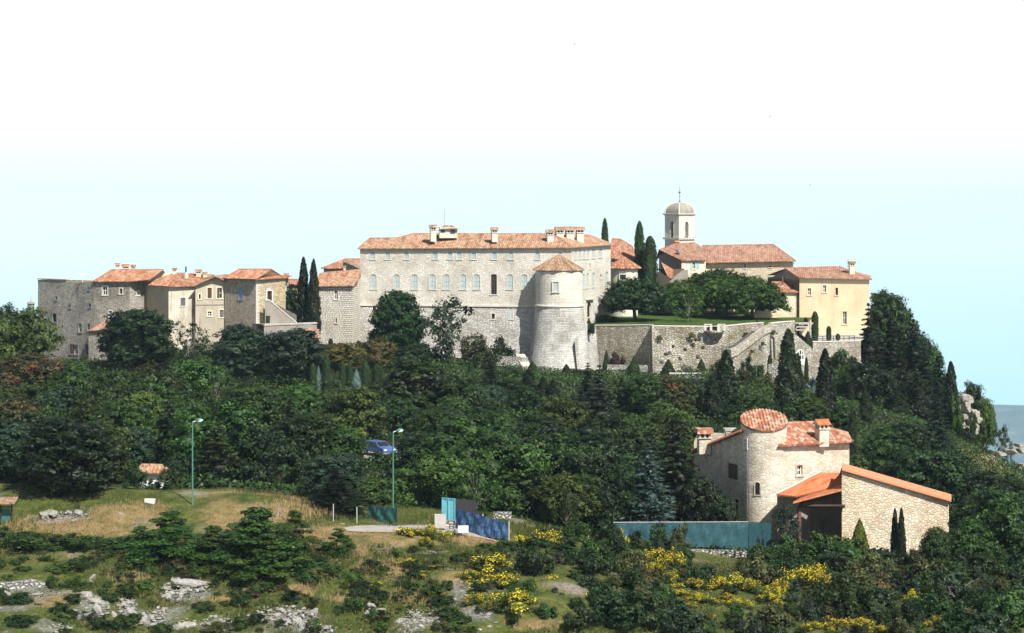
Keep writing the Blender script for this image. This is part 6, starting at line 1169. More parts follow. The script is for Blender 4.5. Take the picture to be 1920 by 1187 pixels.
# ------------------------------------------------------------------ what grows where: kind, px, top py, width px, Y, label[, leaves][, base z]
TREES = [
 # against the village and the castle
 ('oak', 45, 570, 135, 345, 'yellowish green oak rising against the sky beside the roofless grey house', 'oak_yellow'),
 ('oak', 12, 562, 70, 372, 'dark oak top at the very edge, behind the yellowish oak', 'oak'),
 ('dense', 258, 574, 140, 372, 'big dark green tree standing before the house with three chimneys', 'dark'),
 ('sparse', 350, 600, 90, 372, 'bluish loose tree below the stained white wall', 'blue_green'),
 ('dense', 452, 603, 118, 366, 'dark bushy tree below the square house with the blue shutter', 'blue_green'),
 ('dense', 548, 612, 120, 366, 'dark bushy tree below the outside stair', 'blue_green'),
 ('dense', 745, 539, 104, 388, 'tall dense dark tree standing against the castle facade', 'dark', None),
 ('sparse', 836, 553, 112, 385, 'thin open tree with visible pale branches before the castle facade', 'blue_green'),
 ('dense', 775, 640, 60, 384, 'dark bush under the dense tree at the castle foot', 'dark'),
 ('cypress', 569, 480, 28, 396, 'tall cypress nearest the outside stair, tallest of its clump', 'cypress', -24),
 ('cypress', 588, 484, 26, 394, 'cypress standing close to the white block tower', 'cypress', -24),
 ('oak', 553, 535, 44, 397, 'dark shaggy tree at the foot of the cypress clump by the stair', 'dark', -24),
 ('column', 1134, 407, 15, 446, 'round topped cypress rising behind the castle roof', 'topiary', -22),
 ('column', 1199, 413, 20, 434, 'tall clipped cypress between the castle turret and the bell tower', 'topiary', -22),
 ('column', 1219, 441, 29, 431, 'broad clipped cypress beside the tallest one near the bell tower', 'topiary', -22),
 ('column', 1217, 478, 18, 426, 'short dark cypress in front of the two clipped ones', 'topiary', -22),
 ('umbrella', 1191, 517, 132, 408, 'spreading dark chestnut tree with visible trunk on the lawn beside the turret', 'dark', ZL),
 ('umbrella', 1275, 522, 90, 424, 'chestnut tree in the middle of the lawn behind the small slender tree', 'chestnut', ZL),
 ('umbrella', 1345, 500, 150, 430, 'high domed chestnut tree at the back of the terrace lawn', 'chestnut', ZL),
 ('umbrella', 1362, 519, 130, 416, 'broad chestnut tree in the thick of the terrace grove', 'chestnut', ZL),
 ('umbrella', 1410, 515, 122, 410, 'rounded chestnut tree at the end of the grove toward the yellow house', 'chestnut', ZL),
 ('sparse', 1290, 538, 62, 404, 'small slender tree with thin trunk standing alone on the lawn', 'chestnut', ZL),
 # right shoulder of the hill
 ('dense', 1664, 538, 82, 418, 'big leafy tree against the sky beside the yellow house', 'oak'),
 ('fir', 1628, 568, 66, 404, 'dark fir growing up against the corner of the yellow house', 'fir_dark'),
 ('fir', 1672, 596, 84, 404, 'dark layered fir below the big leafy tree', 'fir_dark'),
 ('fir', 1712, 598, 84, 408, 'tallest dark fir on the skyline of the steep shoulder', 'fir_dark'),
 ('oak', 1752, 640, 56, 410, 'rounded tree leaning out on the skyline of the shoulder', 'oak'),
 ('fir', 1735, 652, 76, 402, 'dark fir in front of the rounded skyline tree', 'fir_dark'),
 ('cypress', 1783, 676, 30, 398, 'pointed cypress standing beside the pale rock cliff', 'cypress'),
 ('cypress', 1722, 700, 42, 386, 'broad dark cypress in the middle of the steep shoulder', 'cypress'),
 ('cypress', 1680, 730, 46, 380, 'dusky cypress on the slope under the layered firs', 'cypress'),
 ('fir', 1755, 740, 74, 388, 'dark fir just below the pale rock cliff', 'fir_dark'),
 ('oak', 1822, 711, 60, 402, 'leafy tree growing over the top of the rock cliff', 'oak'),
 ('oak', 1848, 740, 40, 400, 'small bright tree hanging over the edge of the rock cliff', 'bright'),
 ('sparse', 1882, 793, 38, 396, 'tiny thin tree alone on the grassy brow before the blue hills', 'oak'),
 ('dense', 1700, 790, 110, 350, 'dark leafy tree on the slope above the garage roof', 'dark'),
 ('dense', 1775, 835, 120, 340, 'dark leafy tree below the cliff, behind the garage roof', 'dark'),
 ('oak', 1660, 800, 84, 345, 'green oak between the villa chimney and the slope', 'oak'),
 ('oak', 1845, 880, 110, 325, 'broad dark oak under the rocky brow', 'dark'),
 ('oak', 1905, 900, 90, 320, 'dark oak at the frame edge below the rocky brow', 'dark'),
 ('dense', 1740, 880, 90, 300, 'dark tree peering over the garage coping', 'dark'),
 ('oak', 1830, 930, 110, 268, 'green oak beside the far end of the garage wall', 'oak'),
 ('oak', 1900, 965, 110, 255, 'green oak at the frame edge above the thicket', 'oak'),
 ('dense', 1692, 572, 60, 424, 'leafy treetop between the big tree and the skyline fir', 'oak'), ('dense', 1718, 610, 64, 420, 'leafy treetop just under the skyline fir', 'dark'), ('oak', 1742, 634, 50, 416, 'leafy treetop next to the leaning skyline tree', 'dark'), ('fir', 1762, 660, 50, 408, 'small dark fir on the skyline above the cliff cypress', 'fir_dark'), ('dense', 1640, 620, 70, 412, 'dark tree by the terrace corner below the yellow house', 'dark'), ('oak', 1700, 690, 90, 396, 'dark oak in the heart of the steep shoulder', 'dark'), ('oak', 1650, 690, 60, 398, 'dark oak beside the slanting buttress', 'dark'),
 # cypresses and firs in the middle band
 ('cypress', 1478, 615, 48, 340, 'tallest cypress, before the white arched garden door', 'cypress'),
 ('cypress', 1496, 660, 24, 343, 'slim cypress tucked behind the tallest one', 'cypress'),
 ('cypress', 1547, 652, 41, 338, 'tall narrow cypress before the wall of the yellow house', 'cypress'),
 ('cypress', 1622, 726, 25, 352, 'short cypress at the foot of the slanting buttress', 'cypress'),
 ('cypress', 1597, 762, 17, 300, 'very thin cypress behind the villa roof', 'cypress'),
 ('cypress', 1361, 655, 48, 334, 'dark ragged cypress below the iron gate', 'cypress'),
 ('cypress', 1336, 700, 34, 330, 'dusky cypress beside the ragged one below the bastion', 'cypress'),
 ('cypress', 991, 690, 34, 345, 'pointed dark cypress below the garden steps', 'cypress'),
 ('cypress', 1018, 706, 25, 344, 'small cypress below the round tower, middle of three', 'cypress'),
 ('cypress', 1037, 711, 26, 343, 'shortest of the three cypresses below the round tower', 'cypress'),
 ('cypress', 1166, 708, 20, 332, 'thin cypress beside the pale cedar', 'cypress'),
 ('fir', 1102, 680, 52, 338, 'dark fir below the tower buttress', 'fir_dark'),
 ('fir', 1124, 684, 88, 328, 'pale grey-green cedar with drooping boughs below the buttress', 'cedar'),
 ('fir', 1215, 832, 118, 236, 'blue spruce beside the villa', 'spruce'),
 ('fir', 1268, 774, 140, 244, 'tall yellow-green fir touching the villa gable', 'fir'),
 ('fir', 920, 664, 48, 376, 'dark young fir by the dry stone garden walls', 'fir_dark'),
 ('oak', 1208, 700, 96, 352, 'green tree below the shaded terrace wall', 'oak'), ('dense', 1255, 702, 90, 350, 'dusky brownish tree below the bastion', 'red'),
 ('oak', 1300, 706, 80, 350, 'bluish tree below the coped garden wall', 'blue_green'), ('oak', 1050, 742, 110, 330, 'bright oak below the three small cypresses', 'oak_yellow'),
 ('oak', 1150, 770, 150, 300, 'big oak below the pale cedar', 'oak'), ('oak', 1235, 775, 110, 300, 'yellowish oak between the cedar and the tall fir', 'oak_yellow'),
 ('oak', 1330, 790, 60, 300, 'dark oak behind the villa chimneys', 'dark'), ('oak', 1415, 735, 80, 352, 'dark oak below the flower bed wall', 'oak'),
 ('oak', 1520, 742, 70, 352, 'leafy oak between the two tall narrow cypresses', 'bright'), ('oak', 1580, 752, 70, 340, 'oak behind the villa roof chimney', 'oak'),
 ('dense', 1010, 770, 120, 300, 'dense dark tree in the middle of the wood below the tower', 'dark'),
 # left and central wood
 ('oak', 60, 655, 150, 330, 'rust tinged oak below the yellowish one', 'red'), ('oak', 15, 690, 110, 300, 'rust tinged tree at the edge of the picture', 'red'),
 ('oak', 150, 672, 150, 330, 'green oak in front of the roofless grey house', 'oak'), ('oak', 215, 690, 110, 318, 'green oak below the grey lean-to', 'oak_yellow'),
 ('oak', 300, 672, 140, 316, 'yellowish oak below the big dark tree', 'oak_yellow'), ('oak', 372, 664, 120, 318, 'tall rounded oak below the bluish loose tree', 'oak'),
 ('sparse', 412, 680, 70, 312, 'thin half bare tree above the tall street lamp', 'oak'), ('oak', 470, 715, 130, 300, 'green oak between the street lamp and the square house', 'oak'),
 ('oak', 560, 718, 120, 300, 'rusty patched oak below the clipped columns', 'oak'), ('oak', 40, 760, 130, 262, 'shaded oak at the picture edge above the shelter', 'dark'),
 ('dense', 128, 775, 186, 213, 'large round dark evergreen on the grassy bank', 'dark'), ('oak', 240, 745, 150, 262, 'oak behind the white cottage', 'oak'),
 ('oak', 330, 735, 120, 280, 'dark oak behind the tall street lamp', 'oak'), ('oak', 415, 745, 180, 246, 'large oak beside the tall street lamp', 'oak'),
 ('oak', 492, 790, 150, 232, 'dark spreading tree on the bank between lamp and fir', 'dark'), ('dense', 580, 770, 120, 250, 'dark leafy tree above the low firs', 'oak'),
 ('fir', 545, 735, 70, 285, 'grey-green fir among the oaks near the car park', 'fir'),
 ('oak', 655, 720, 150, 268, 'sunlit yellow-green tree above the car park', 'oak_yellow'), ('dense', 775, 664, 150, 300, 'great dense green tree below the castle facade', 'oak'),
 ('oak', 745, 740, 90, 285, 'dark tree above the parked blue car', 'dark'), ('fir', 630, 876, 120, 214, 'low dark fir on the bank beside the green netting', 'fir_dark'),
 ('oak', 893, 722, 66, 330, 'round glossy tree below the dry stone walls', 'blue_green'), ('oak', 880, 770, 190, 246, 'big oak overhanging the car park', 'oak'), ('oak', 935, 800, 190, 226, 'big spreading oak behind the blue fence', 'oak'),
 ('oak', 1050, 800, 170, 232, 'big green oak in front of the wood, beside the teal fence', 'oak'), ('oak', 1120, 830, 140, 226, 'dark oak above the end of the teal fence', 'dark'),
 ('oak', 790, 850, 110, 226, 'bushy tree behind the second street lamp', 'bright'), ('oak', 700, 895, 80, 222, 'low leafy tree behind the green netting', 'bright'),
 ('oak', 860, 850, 110, 222, 'leafy tree above the turquoise gate', 'bright'), ('oak', 1320, 890, 80, 228, 'dark bush tree against the shaded villa wall', 'dark'), ('oak', 1360, 930, 60, 225, 'dark bush by the villa door', 'dark'),
 ('dense', 680, 800, 80, 275, 'dark tree beside the car park', 'dark'), ('oak', 100, 860, 60, 240, 'small tree in the shade behind the large round evergreen', 'dark'), ('oak', 215, 845, 90, 236, 'dark tree beside the white cottage', 'dark'), ('oak', 345, 850, 90, 234, 'dark low tree beside the white cottage wall', 'dark'),
 ('oak', 30, 830, 110, 232, 'dark tree above the wooden shelter', 'dark'),
]
for i, T in enumerate(TREES):
    k, px, yt, wp, Y, lab = T[:6]; plant(k, px, yt, wp, Y, lab, None, T[6] if len(T) > 6 else None, T[7] if len(T) > 7 else None)
GARDEN = [
 ('column', 492, 656, 15, 362, 'single clipped column below the square house', 'topiary'), ('column', 575, 655, 17, 360, 'tallest clipped column at the stair end of the garden', 'topiary'), ('column', 587, 680, 14, 357, 'dark clipped column leaning on its taller neighbour', 'topiary'),
 ('column', 612, 664, 17, 358, 'tall clipped column beside the pale blue-green bush', 'topiary'), ('column', 642, 676, 13, 360, 'short clipped column below the white block tower', 'topiary'), ('column', 656, 679, 14, 361, 'clipped column just left of the blue-grey cone bush', 'topiary'),
 ('column', 685, 679, 19, 357, 'broad clipped column right after the blue-grey cone bush', 'topiary'), ('column', 707, 682, 21, 358, 'broad clipped column next to the great dense tree', 'topiary'), ('column', 620, 634, 10, 388, 'tiny clipped column at the foot of the white block tower', 'topiary'), ('column', 672, 638, 10, 388, 'tiny clipped column by the castle corner', 'topiary'),
 ('column', 883, 679, 11, 370, 'small clipped column by the garden walls', 'topiary'), ('column', 922, 700, 12, 366, 'low clipped column before the young fir', 'topiary'), ('column', 767, 648, 10, 384, 'slim clipped column by the dense tree', 'topiary'),
 ('cone', 668, 691, 22, 356, 'blue-grey cone shaped bush among the clipped columns', 'bluebush'), ('cone', 597, 684, 13, 358, 'pale blue-green bush between two clipped columns', 'bluebush'),
 ('cone', 1062, 682, 20, 383, 'clipped green cone at the foot of the round tower', 'topiary'), ('cone', 1189, 666, 20, 385, 'tall clipped cone before the low white block wall', 'topiary'), ('ball', 1188, 680, 24, 380, 'clipped ball under the tall cone by the bastion', 'topiary'), ('cone', 1137, 655, 16, 388, 'clipped cone in the sunken garden by the tower', 'topiary'),
 ('cone', 1253, 673, 28, 383, 'broad clipped cone before the bastion', 'topiary'), ('cone', 1315, 672, 22, 383, 'clipped cone near the pale flowering shrub', 'topiary'), ('cone', 998, 676, 20, 382, 'clipped cone at the head of the garden steps', 'topiary'),
 ('ball', 1443, 663, 9, 384, 'tiny clipped ball before the arched niches', 'topiary'), ('ball', 1512, 668, 8, 386, 'tiny clipped ball beside the white arched door', 'topiary'),
 ('shrub', 1155, 658, 38, 392, 'purple leaved bush in the sunken garden', 'purple'), ('shrub', 1290, 683, 52, 384, 'pale flowering shrub before the bastion', 'pink'), ('shrub', 1350, 672, 34, 378, 'weedy green bush below the iron gate', 'shrub'),
 ('magnolia', 640, 640, 92, 374, 'yellow-brown leaved tree below the white block tower', 'magnolia'), ('magnolia', 712, 628, 66, 378, 'yellowish tree at the castle corner', 'magnolia'),
 ('shrub', 946, 627, 62, 388, 'dark round bush at the castle foot near the round tower', 'dark'), ('shrub', 890, 622, 70, 388, 'brownish green bush below the small castle windows', 'scrub'), ('shrub', 700, 628, 46, 392, 'dark shrub at the castle corner', 'blue_green'),
 ('shrub', 910, 655, 50, 382, 'low bush over the small dry stone wall', 'shrub'), ('shrub', 800, 640, 60, 388, 'dark shrub below the open tree', 'dark'), ('shrub', 960, 690, 60, 374, 'low green shrub beside the garden steps', 'topiary'), ('shrub', 1085, 690, 60, 378, 'low green hedge below the tower buttress', 'topiary'),
 ('ball', 1133, 590, 30, 408, 'dark clipped ball before the castle side wall', 'dark', ZL - .3), ('ball', 1149, 593, 22, 407, 'smaller clipped ball beside the dark one on the lawn edge', 'dark', ZL - .3), ('cone', 1104, 596, 14, 396, 'clipped cone at the lawn corner by the round tower', 'topiary', ZL - 1.5), ('column', 1111, 606, 9, 394.5, 'dark clipped column on the wall end by the round tower', 'dark', ZL - 1.6),
 ('shrub', 1225, 580, 62, 428, 'dark hedge behind the spreading chestnut', 'topiary', ZL), ('shrub', 1320, 588, 120, 434, 'long dark hedge under the terrace grove', 'dark', ZL), ('ball', 1338, 612, 22, 389.3, 'clipped green plant on the stone balcony', 'topiary', ZL - .4), ('shrub', 1420, 600, 10, 396, 'small clipped bush at the head of the garden stair', 'topiary', ZL - .3),
 ('column', 1528, 583, 14, 399, 'tall clipped column before the yellow house', 'topiary', zp(641, 396)), ('column', 1554, 611, 10, 399, 'middle clipped column before the yellow house', 'topiary', zp(641, 396)), ('ball', 1571, 625, 9, 399, 'small clipped ball behind the dark railing', 'topiary', zp(641, 396)), ('column', 1511, 595, 8, 404, 'short clipped column by the pergola', 'topiary', ZL - 1), ('cone', 1515, 620, 20, 397, 'dark clipped cone under the pergola', 'topiary', ZL - 4.5),
 ('oak', 1572, 650, 50, 391, 'leafy tree against the wall below the yellow house', 'oak'), ('oak', 1598, 664, 30, 391, 'small leafy tree by the slanting buttress', 'dark'), ('shrub', 1580, 712, 40, 382, 'bright rounded bush under the little white window', 'bright'), ('shrub', 1525, 705, 34, 380, 'blue-grey bush between the two narrow cypresses', 'bluebush'),
 ('shrub', 1400, 665, 34, 380, 'dark bush at the foot of the garden stair', 'dark'), ('shrub', 1424, 680, 30, 378, 'green bush before the arched niches', 'shrub'), ('shrub', 1395, 690, 30, 374, 'low bush on the rocky garden slope', 'scrub'), ('shrub', 1440, 700, 44, 374, 'yellowish scrub on the rocky garden slope', 'scrub'), ('shrub', 1505, 690, 36, 384, 'green shrub before the arched garden door', 'bright'),
 ('ball', 965, 730, 9, 368, 'rust coloured clipped ball by the garden walls', 'red'), ('shrub', 866, 717, 26, 368, 'orange flowering plant by the dry stone walls', 'red'),
 ('bare', 350, 560, 70, 378, 'leafless grey shrub in front of the stained white wall', None), ('bare', 400, 690, 40, 316, 'leafless twiggy tree above the street lamp', None),
 # by the villa
 ('cone', 1612, 971, 40, 222, 'bright yellow-green clipped cone before the garage wall', 'topiary_bright'), ('cypress', 1678, 951, 17, 222, 'young double cypress against the garage wall, taller stem', 'cypress'), ('cypress', 1690, 951, 18, 221, 'young double cypress against the garage wall, fuller stem', 'cypress'),
 ('shrub', 1545, 992, 84, 220, 'bright leafy hedge bush before the dark porch', 'bright'), ('shrub', 1595, 1002, 70, 218, 'leafy hedge bush below the bright clipped cone', 'bright'), ('sparse', 1475, 940, 66, 223, 'thin grey-green tree before the round stair tower', 'blue_green'), ('shrub', 1465, 995, 60, 219, 'dark leafy bush at the end of the teal fence', 'oak'), ('oak', 1755, 985, 60, 222, 'green bush against the end of the garage wall', 'oak'),
 # on the open slope
 ('layered', 322, 958, 170, 197, 'layered young tree in front of the street lamp', 'oak'), ('layered', 482, 950, 200, 194, 'largest layered young tree on the open slope', 'oak'), ('layered', 552, 955, 86, 198, 'slim layered tree leaning beside the largest one', 'bright'), ('layered', 634, 990, 66, 198, 'small dark young tree below the lane', 'oak'), ('layered', 400, 985, 110, 196, 'broad layered young tree between the two biggest', 'bright'), ('layered', 265, 985, 80, 199, 'small layered tree beside the hedge end', 'oak'), ('layered', 500, 1000, 150, 192, 'wide low layered tree at the front of the clump', 'bright'), ('layered', 440, 1010, 90, 193, 'low spreading young tree before the largest one', 'bright'),
 ('shrub', 60, 998, 150, 200, 'long low hedge bush under the wooden shelter', 'shrub'), ('shrub', 150, 1000, 110, 200, 'low hedge bush beside the footpath', 'shrub'), ('shrub', 215, 1006, 70, 199, 'end bush of the low hedge beside the footpath', 'shrub'), ('shrub', 5, 985, 50, 200, 'dark bush at the post of the wooden shelter', 'oak'),
 ('bare', 495, 935, 70, 205, 'twiggy brown bush on the dry bank', None), ('bare', 815, 1040, 80, 199, 'brown twiggy shrub among the brooms', None), ('bare', 845, 1080, 60, 194, 'dead twigs above the white scree', None), ('bare', 1010, 1110, 60, 190, 'grey dead branches below the dark oak', None), ('bare', 1115, 1140, 60, 187, 'white dead branches lying in the scrub', None), ('bare', 1260, 1150, 60, 187, 'dead twigs under the broom bank', None), ('bare', 1640, 1060, 60, 205, 'pale leafless shrub in the green thicket', None), ('bare', 1800, 1080, 80, 200, 'pale twiggy shrub on the thicket slope', None), ('bare', 1880, 1110, 90, 195, 'broad grey leafless bush at the frame edge', None),
]
PROTO['magnolia'] = PROTO['oak'][:2]
for T in GARDEN: plant(T[0], T[1], T[2], T[3], T[4], T[5], None, T[6], T[7] if len(T) > 7 else None, **({'name': 'magnolia_tree'} if T[0] == 'magnolia' else {}))
BROOM = [(905, 1034, 84, 195), (885, 1066, 60, 192), (925, 1070, 66, 191), (942, 1102, 100, 187), (895, 1110, 60, 187), (770, 985, 44, 203), (806, 983, 42, 203), (800, 1005, 34, 201), (1025, 1080, 48, 193), (1062, 1100, 40, 191), (980, 1000, 40, 206), (1020, 990, 46, 207), (1050, 1012, 30, 206), (760, 1060, 50, 196), (800, 1065, 40, 195), (780, 1090, 40, 193), (705, 1115, 36, 190), (1245, 1022, 46, 206), (1212, 1030, 36, 205), (1228, 1052, 50, 202), (1262, 1068, 44, 200), (1300, 1080, 50, 198), (1345, 1078, 46, 198), (1378, 1072, 52, 199), (1408, 1085, 50, 198), (1275, 1105, 44, 195), (1315, 1115, 54, 194), (1360, 1112, 44, 194), (1380, 1122, 56, 193), (1293, 1128, 34, 192), (1432, 1110, 54, 195), (1455, 1098, 50, 197), (1490, 1060, 56, 203), (1470, 1085, 44, 200), (1530, 1052, 50, 205), (1548, 1070, 44, 202), (1335, 1150, 34, 189), (1530, 1165, 60, 187), (1570, 1155, 60, 188), (1610, 1160, 70, 188), (1650, 1172, 60, 187), (1710, 1105, 28, 197), (1755, 1150, 34, 190), (945, 985, 30, 207), (1270, 1035, 30, 205), (1160, 985, 22, 213), (715, 1010, 22, 202)]
MARK = [(905, 'near the white scree'), (770, 'just below the lane'), (1025, 'under the dark oak thicket'), (980, 'by the end of the blue fence'), (1245, 'below the teal fence'), (1378, 'in the middle of the broom bank'), (1490, 'at the villa end of the broom bank'), (1580, 'at the bottom edge below the garage'), (1730, 'alone in the green thicket')]
for x, yt, wd_, Y in BROOM:
    m_ = min(MARK, key=lambda q: abs(q[0] - x))[1]; plant('broom', x, yt, wd_, Y, 'broom bush with bright yellow flowers ' + m_, 'yellow brooms ' + m_)
plant('oak', 640, 795, 84, 247, 'leafy tree at the mouth of the car park, beside the parked blue car', None, 'oak'); plant('oak', 782, 812, 66, 249, 'leafy tree behind the lantern post', None, 'oak_yellow')
for px, yt, wp, Y, lab, mt in ((672, 856, 50, 249, 'leafy bush before the bonnet of the parked blue car', 'bright'), (712, 845, 60, 248, 'low bush under the parked blue car', 'shrub'), (742, 854, 46, 249, 'low bush at the foot of the lantern post', 'oak'), (620, 842, 60, 248, 'dark bush at the mouth of the car park', 'dark'), (780, 846, 60, 250, 'bush beyond the lantern post', 'oak')): plant('shrub', px, yt, wp, Y, lab, None, mt, name='bush')
for px, yt, wp, Y, lab, mt in ((254, 868, 40, 219, 'dark bush hiding one side of the white cottage', 'dark'), (313, 874, 34, 219, 'dark bush at the other side of the white cottage', 'oak'), (284, 897, 30, 219, 'low bush before the wall of the white cottage', 'dark')): plant('shrub', px, yt, wp, Y, lab, None, mt, name='bush')
for k, px in enumerate(range(385, 1010, 38)):
    Y = 340 + 9 * math.sin(k * 2.1); mt = ('oak', 'dark', 'oak_yellow', 'oak', 'blue_green')[k % 5]; zn = 'under the square house' if px < 520 else 'under the clipped columns' if px < 730 else 'below the castle foot' if px < 880 else 'below the garden walls'
    plant('oak', px + 8 * math.sin(k * 5.0), (734 if 480 < px < 730 else 712) + 9 * math.sin(k * 3.3), 62 + 12 * math.sin(k * 1.7), Y, 'leafy tree in the upper row of the wood ' + zn, 'upper trees of the wood ' + zn, mt)
for px, yt, wp, Y, lab in ((898, 846, 90, 218, 'open tree with leaning pale trunks behind the crumpled blue fence'), (1062, 905, 46, 214, 'small thin tree with forked pale trunk before the wood'), (1180, 880, 60, 226, 'thin open tree beside the blue spruce')): plant('sparse', px, yt, wp, Y, lab, None, 'oak')
# further trees that fill the wood
LIM = ([-50, 0, 120, 200, 420, 560, 700, 830, 960, 1000, 1340, 1420, 1560, 1640, 1720, 1800, 1850, 1960], [655, 655, 668, 680, 680, 690, 705, 690, 705, 705, 712, 728, 770, 560, 600, 800, 860, 920])
ZONES = [(180, 'in the wood below the grey old houses'), (420, 'in the wood behind the tall street lamp'), (640, 'in the wood below the clipped garden'), (840, 'in the wood below the castle facade'), (1050, 'in the wood below the round tower'), (1250, 'in the wood below the bastion'), (1450, 'on the slope below the garden stair'), (1620, 'on the slope between villa and yellow house'), (1760, 'on the steep slope below the cliff'), (1900, 'on the slope at the frame edge below the brow')]
LOOK = {'oak': ('oak_tree', 'green oak', 'oaks'), 'oak_yellow': ('oak_tree', 'yellowish oak', 'yellowish oaks'), 'dark': ('broadleaf_tree', 'dark leafy tree', 'dark leafy trees'), 'blue_green': ('broadleaf_tree', 'bluish green tree', 'bluish green trees'), 'fir': ('fir_tree', 'green fir', 'green firs'), 'fir_dark': ('fir_tree', 'dark fir', 'dark firs'), 'cypress': ('cypress_tree', 'dark cypress', 'dark cypresses')}
rs = random.Random(21); pts = [(T[1], T[4]) for T in TREES]; n_ = 0
for _ in range(14000):
    if n_ >= 190: break
    px, Y = rs.uniform(-40, 1950), rs.choice([rs.uniform(222, 300), rs.uniform(300, 392), rs.uniform(330, 392 if rs.random() < .6 else 412)])
    if 1275 < px < 1800 and Y < 264: continue
    if 580 < px < 775 and 248 < Y < 270: continue
    if 1385 < px < 1470 and Y > 355: continue
    if px > 1780 and Y > 372: continue
    if Y > 392 and not 1625 < px < 1770: continue
    if Y > 376 and (560 < px < 1110 and Y > 386 or 1110 <= px < 1470): continue
    x, y = C(px, Y); z = ground(x, y); h = rs.uniform(4.5, 8.5) if Y < 300 else rs.uniform(3, 9) if px < 1600 else rs.uniform(5, 10); yt = HZ - (z + h) / Y * F; wp = rs.uniform(.95, 1.3) * h / Y * F
    if yt < np.interp(px, *LIM): continue
    if 470 < px < 740 and yt < (735 if Y < 358 else 652): continue
    if any(t_[0] in ('fir', 'cypress', 'sparse') and t_[4] > Y and abs(px - t_[1]) < .4 * (wp + t_[3]) and yt < t_[2] + 75 for t_ in TREES): continue
    if px > 1770 and Y < 396 and yt < 838: continue
    if any(abs(a - px) < .38 * wp and abs(b_ - Y) < 7 for a, b_ in pts): continue
    if 676 - wp * .4 < px < 752 + wp * .4 and Y < 255 and yt < 866: continue
    if 690 < px < 800 and rs.random() < 2 and Y < 320 and yt < 800: continue
    if 255 - wp * .45 < px < 310 + wp * .45 and Y < 233: continue
    if 1290 < px < 1600 and Y < 300 and yt < 800 : continue
    kd, mt = rs.choice([('oak', 'oak'), ('sparse', 'oak'), ('oak', 'oak'), ('oak', 'red') if rs.random() < .6 else ('oak', 'oak'), ('oak', 'oak_yellow'), ('dense', 'dark'), ('dense', 'blue_green'), ('oak', 'dark'), ('fir', 'fir'), ('fir', 'fir_dark')] if px < 930 else [('oak', 'oak'), ('sparse', 'oak'), ('oak', 'oak_yellow'), ('dense', 'dark'), ('oak', 'dark'), ('fir', 'fir'), ('fir', 'fir_dark'), ('fir', 'fir'), ('cypress', 'cypress')] if px < 1600 else [('dense', 'dark'), ('oak', 'dark'), ('fir', 'fir_dark'), ('cypress', 'cypress'), ('oak', 'oak')])
    if kd in ('fir', 'cypress'): wp *= .6 if kd == 'fir' else .3
    zn = min(ZONES, key=lambda q: abs(q[0] - px))[1]; nm, lk, gl = LOOK.get(mt, LOOK['oak'])
    if kd == 'sparse': nm, lk, gl = 'sparse_tree', 'thin open tree with pale branches', 'thin open trees'
    if mt == 'red': nm, lk, gl = 'oak_tree', 'rust tinged oak', 'rust tinged oaks'
    plant(kd, px, yt, wp, Y, lk + ' ' + zn, gl + ' ' + zn, mt, name=nm); pts.append((px, Y)); n_ += 1
# the thicket under the villa
LIM2 = ([940, 1000, 1100, 1170, 1280, 1300, 1400, 1450, 1500, 1560, 1640, 1700, 1730, 1790, 1860, 1960], [1040, 1010, 1000, 990, 1010, 1040, 1040, 1010, 1005, 1000, 1020, 1050, 1010, 985, 975, 970])
Z2 = [(1010, 'below the blue fence'), (1160, 'below the teal fence'), (1350, 'among the yellow brooms'), (1520, 'below the dark porch'), (1680, 'below the garage wall'), (1860, 'at the frame edge below the oaks')]
L2 = {'shrub': ('green shrub', 'green shrubs'), 'oak': ('mid-green bush', 'mid-green bushes'), 'dark': ('dark bush', 'dark bushes'), 'scrub': ('olive coloured scrub bush', 'olive scrub bushes'), 'blue_green': ('grey-green bush', 'grey-green bushes'), 'red': ('rust tinged bush', 'rust tinged bushes')}
for px, yt, wp, Y, lab, mt in ((1035, 985, 60, 210, 'leafy bush hiding the blue end of the teal fence', 'oak'), (1085, 976, 60, 211, 'tall leafy bush before the far end of the teal fence', 'oak'), (1135, 968, 66, 212, 'tall dark bush before the teal fence', 'dark'), (1190, 992, 50, 213, 'low bush against the teal fence', 'shrub'), (1235, 976, 44, 214, 'upright leafy bush against the teal fence', 'oak'), (1278, 978, 40, 215, 'brownish bush against the middle of the teal fence', 'scrub'), (1000, 1005, 70, 206, 'dark bush at the end of the crumpled blue fence', 'dark'), (1060, 1010, 80, 203, 'broad dark bush below the teal fence end', 'dark'), (1420, 1015, 34, 217, 'small bush at the corner of the teal fence', 'shrub')): plant('shrub', px, yt, wp, Y, lab, None, mt, name='bush')
n_ = 0; pts = [(a, d) for a, b_, c_, d in BROOM]
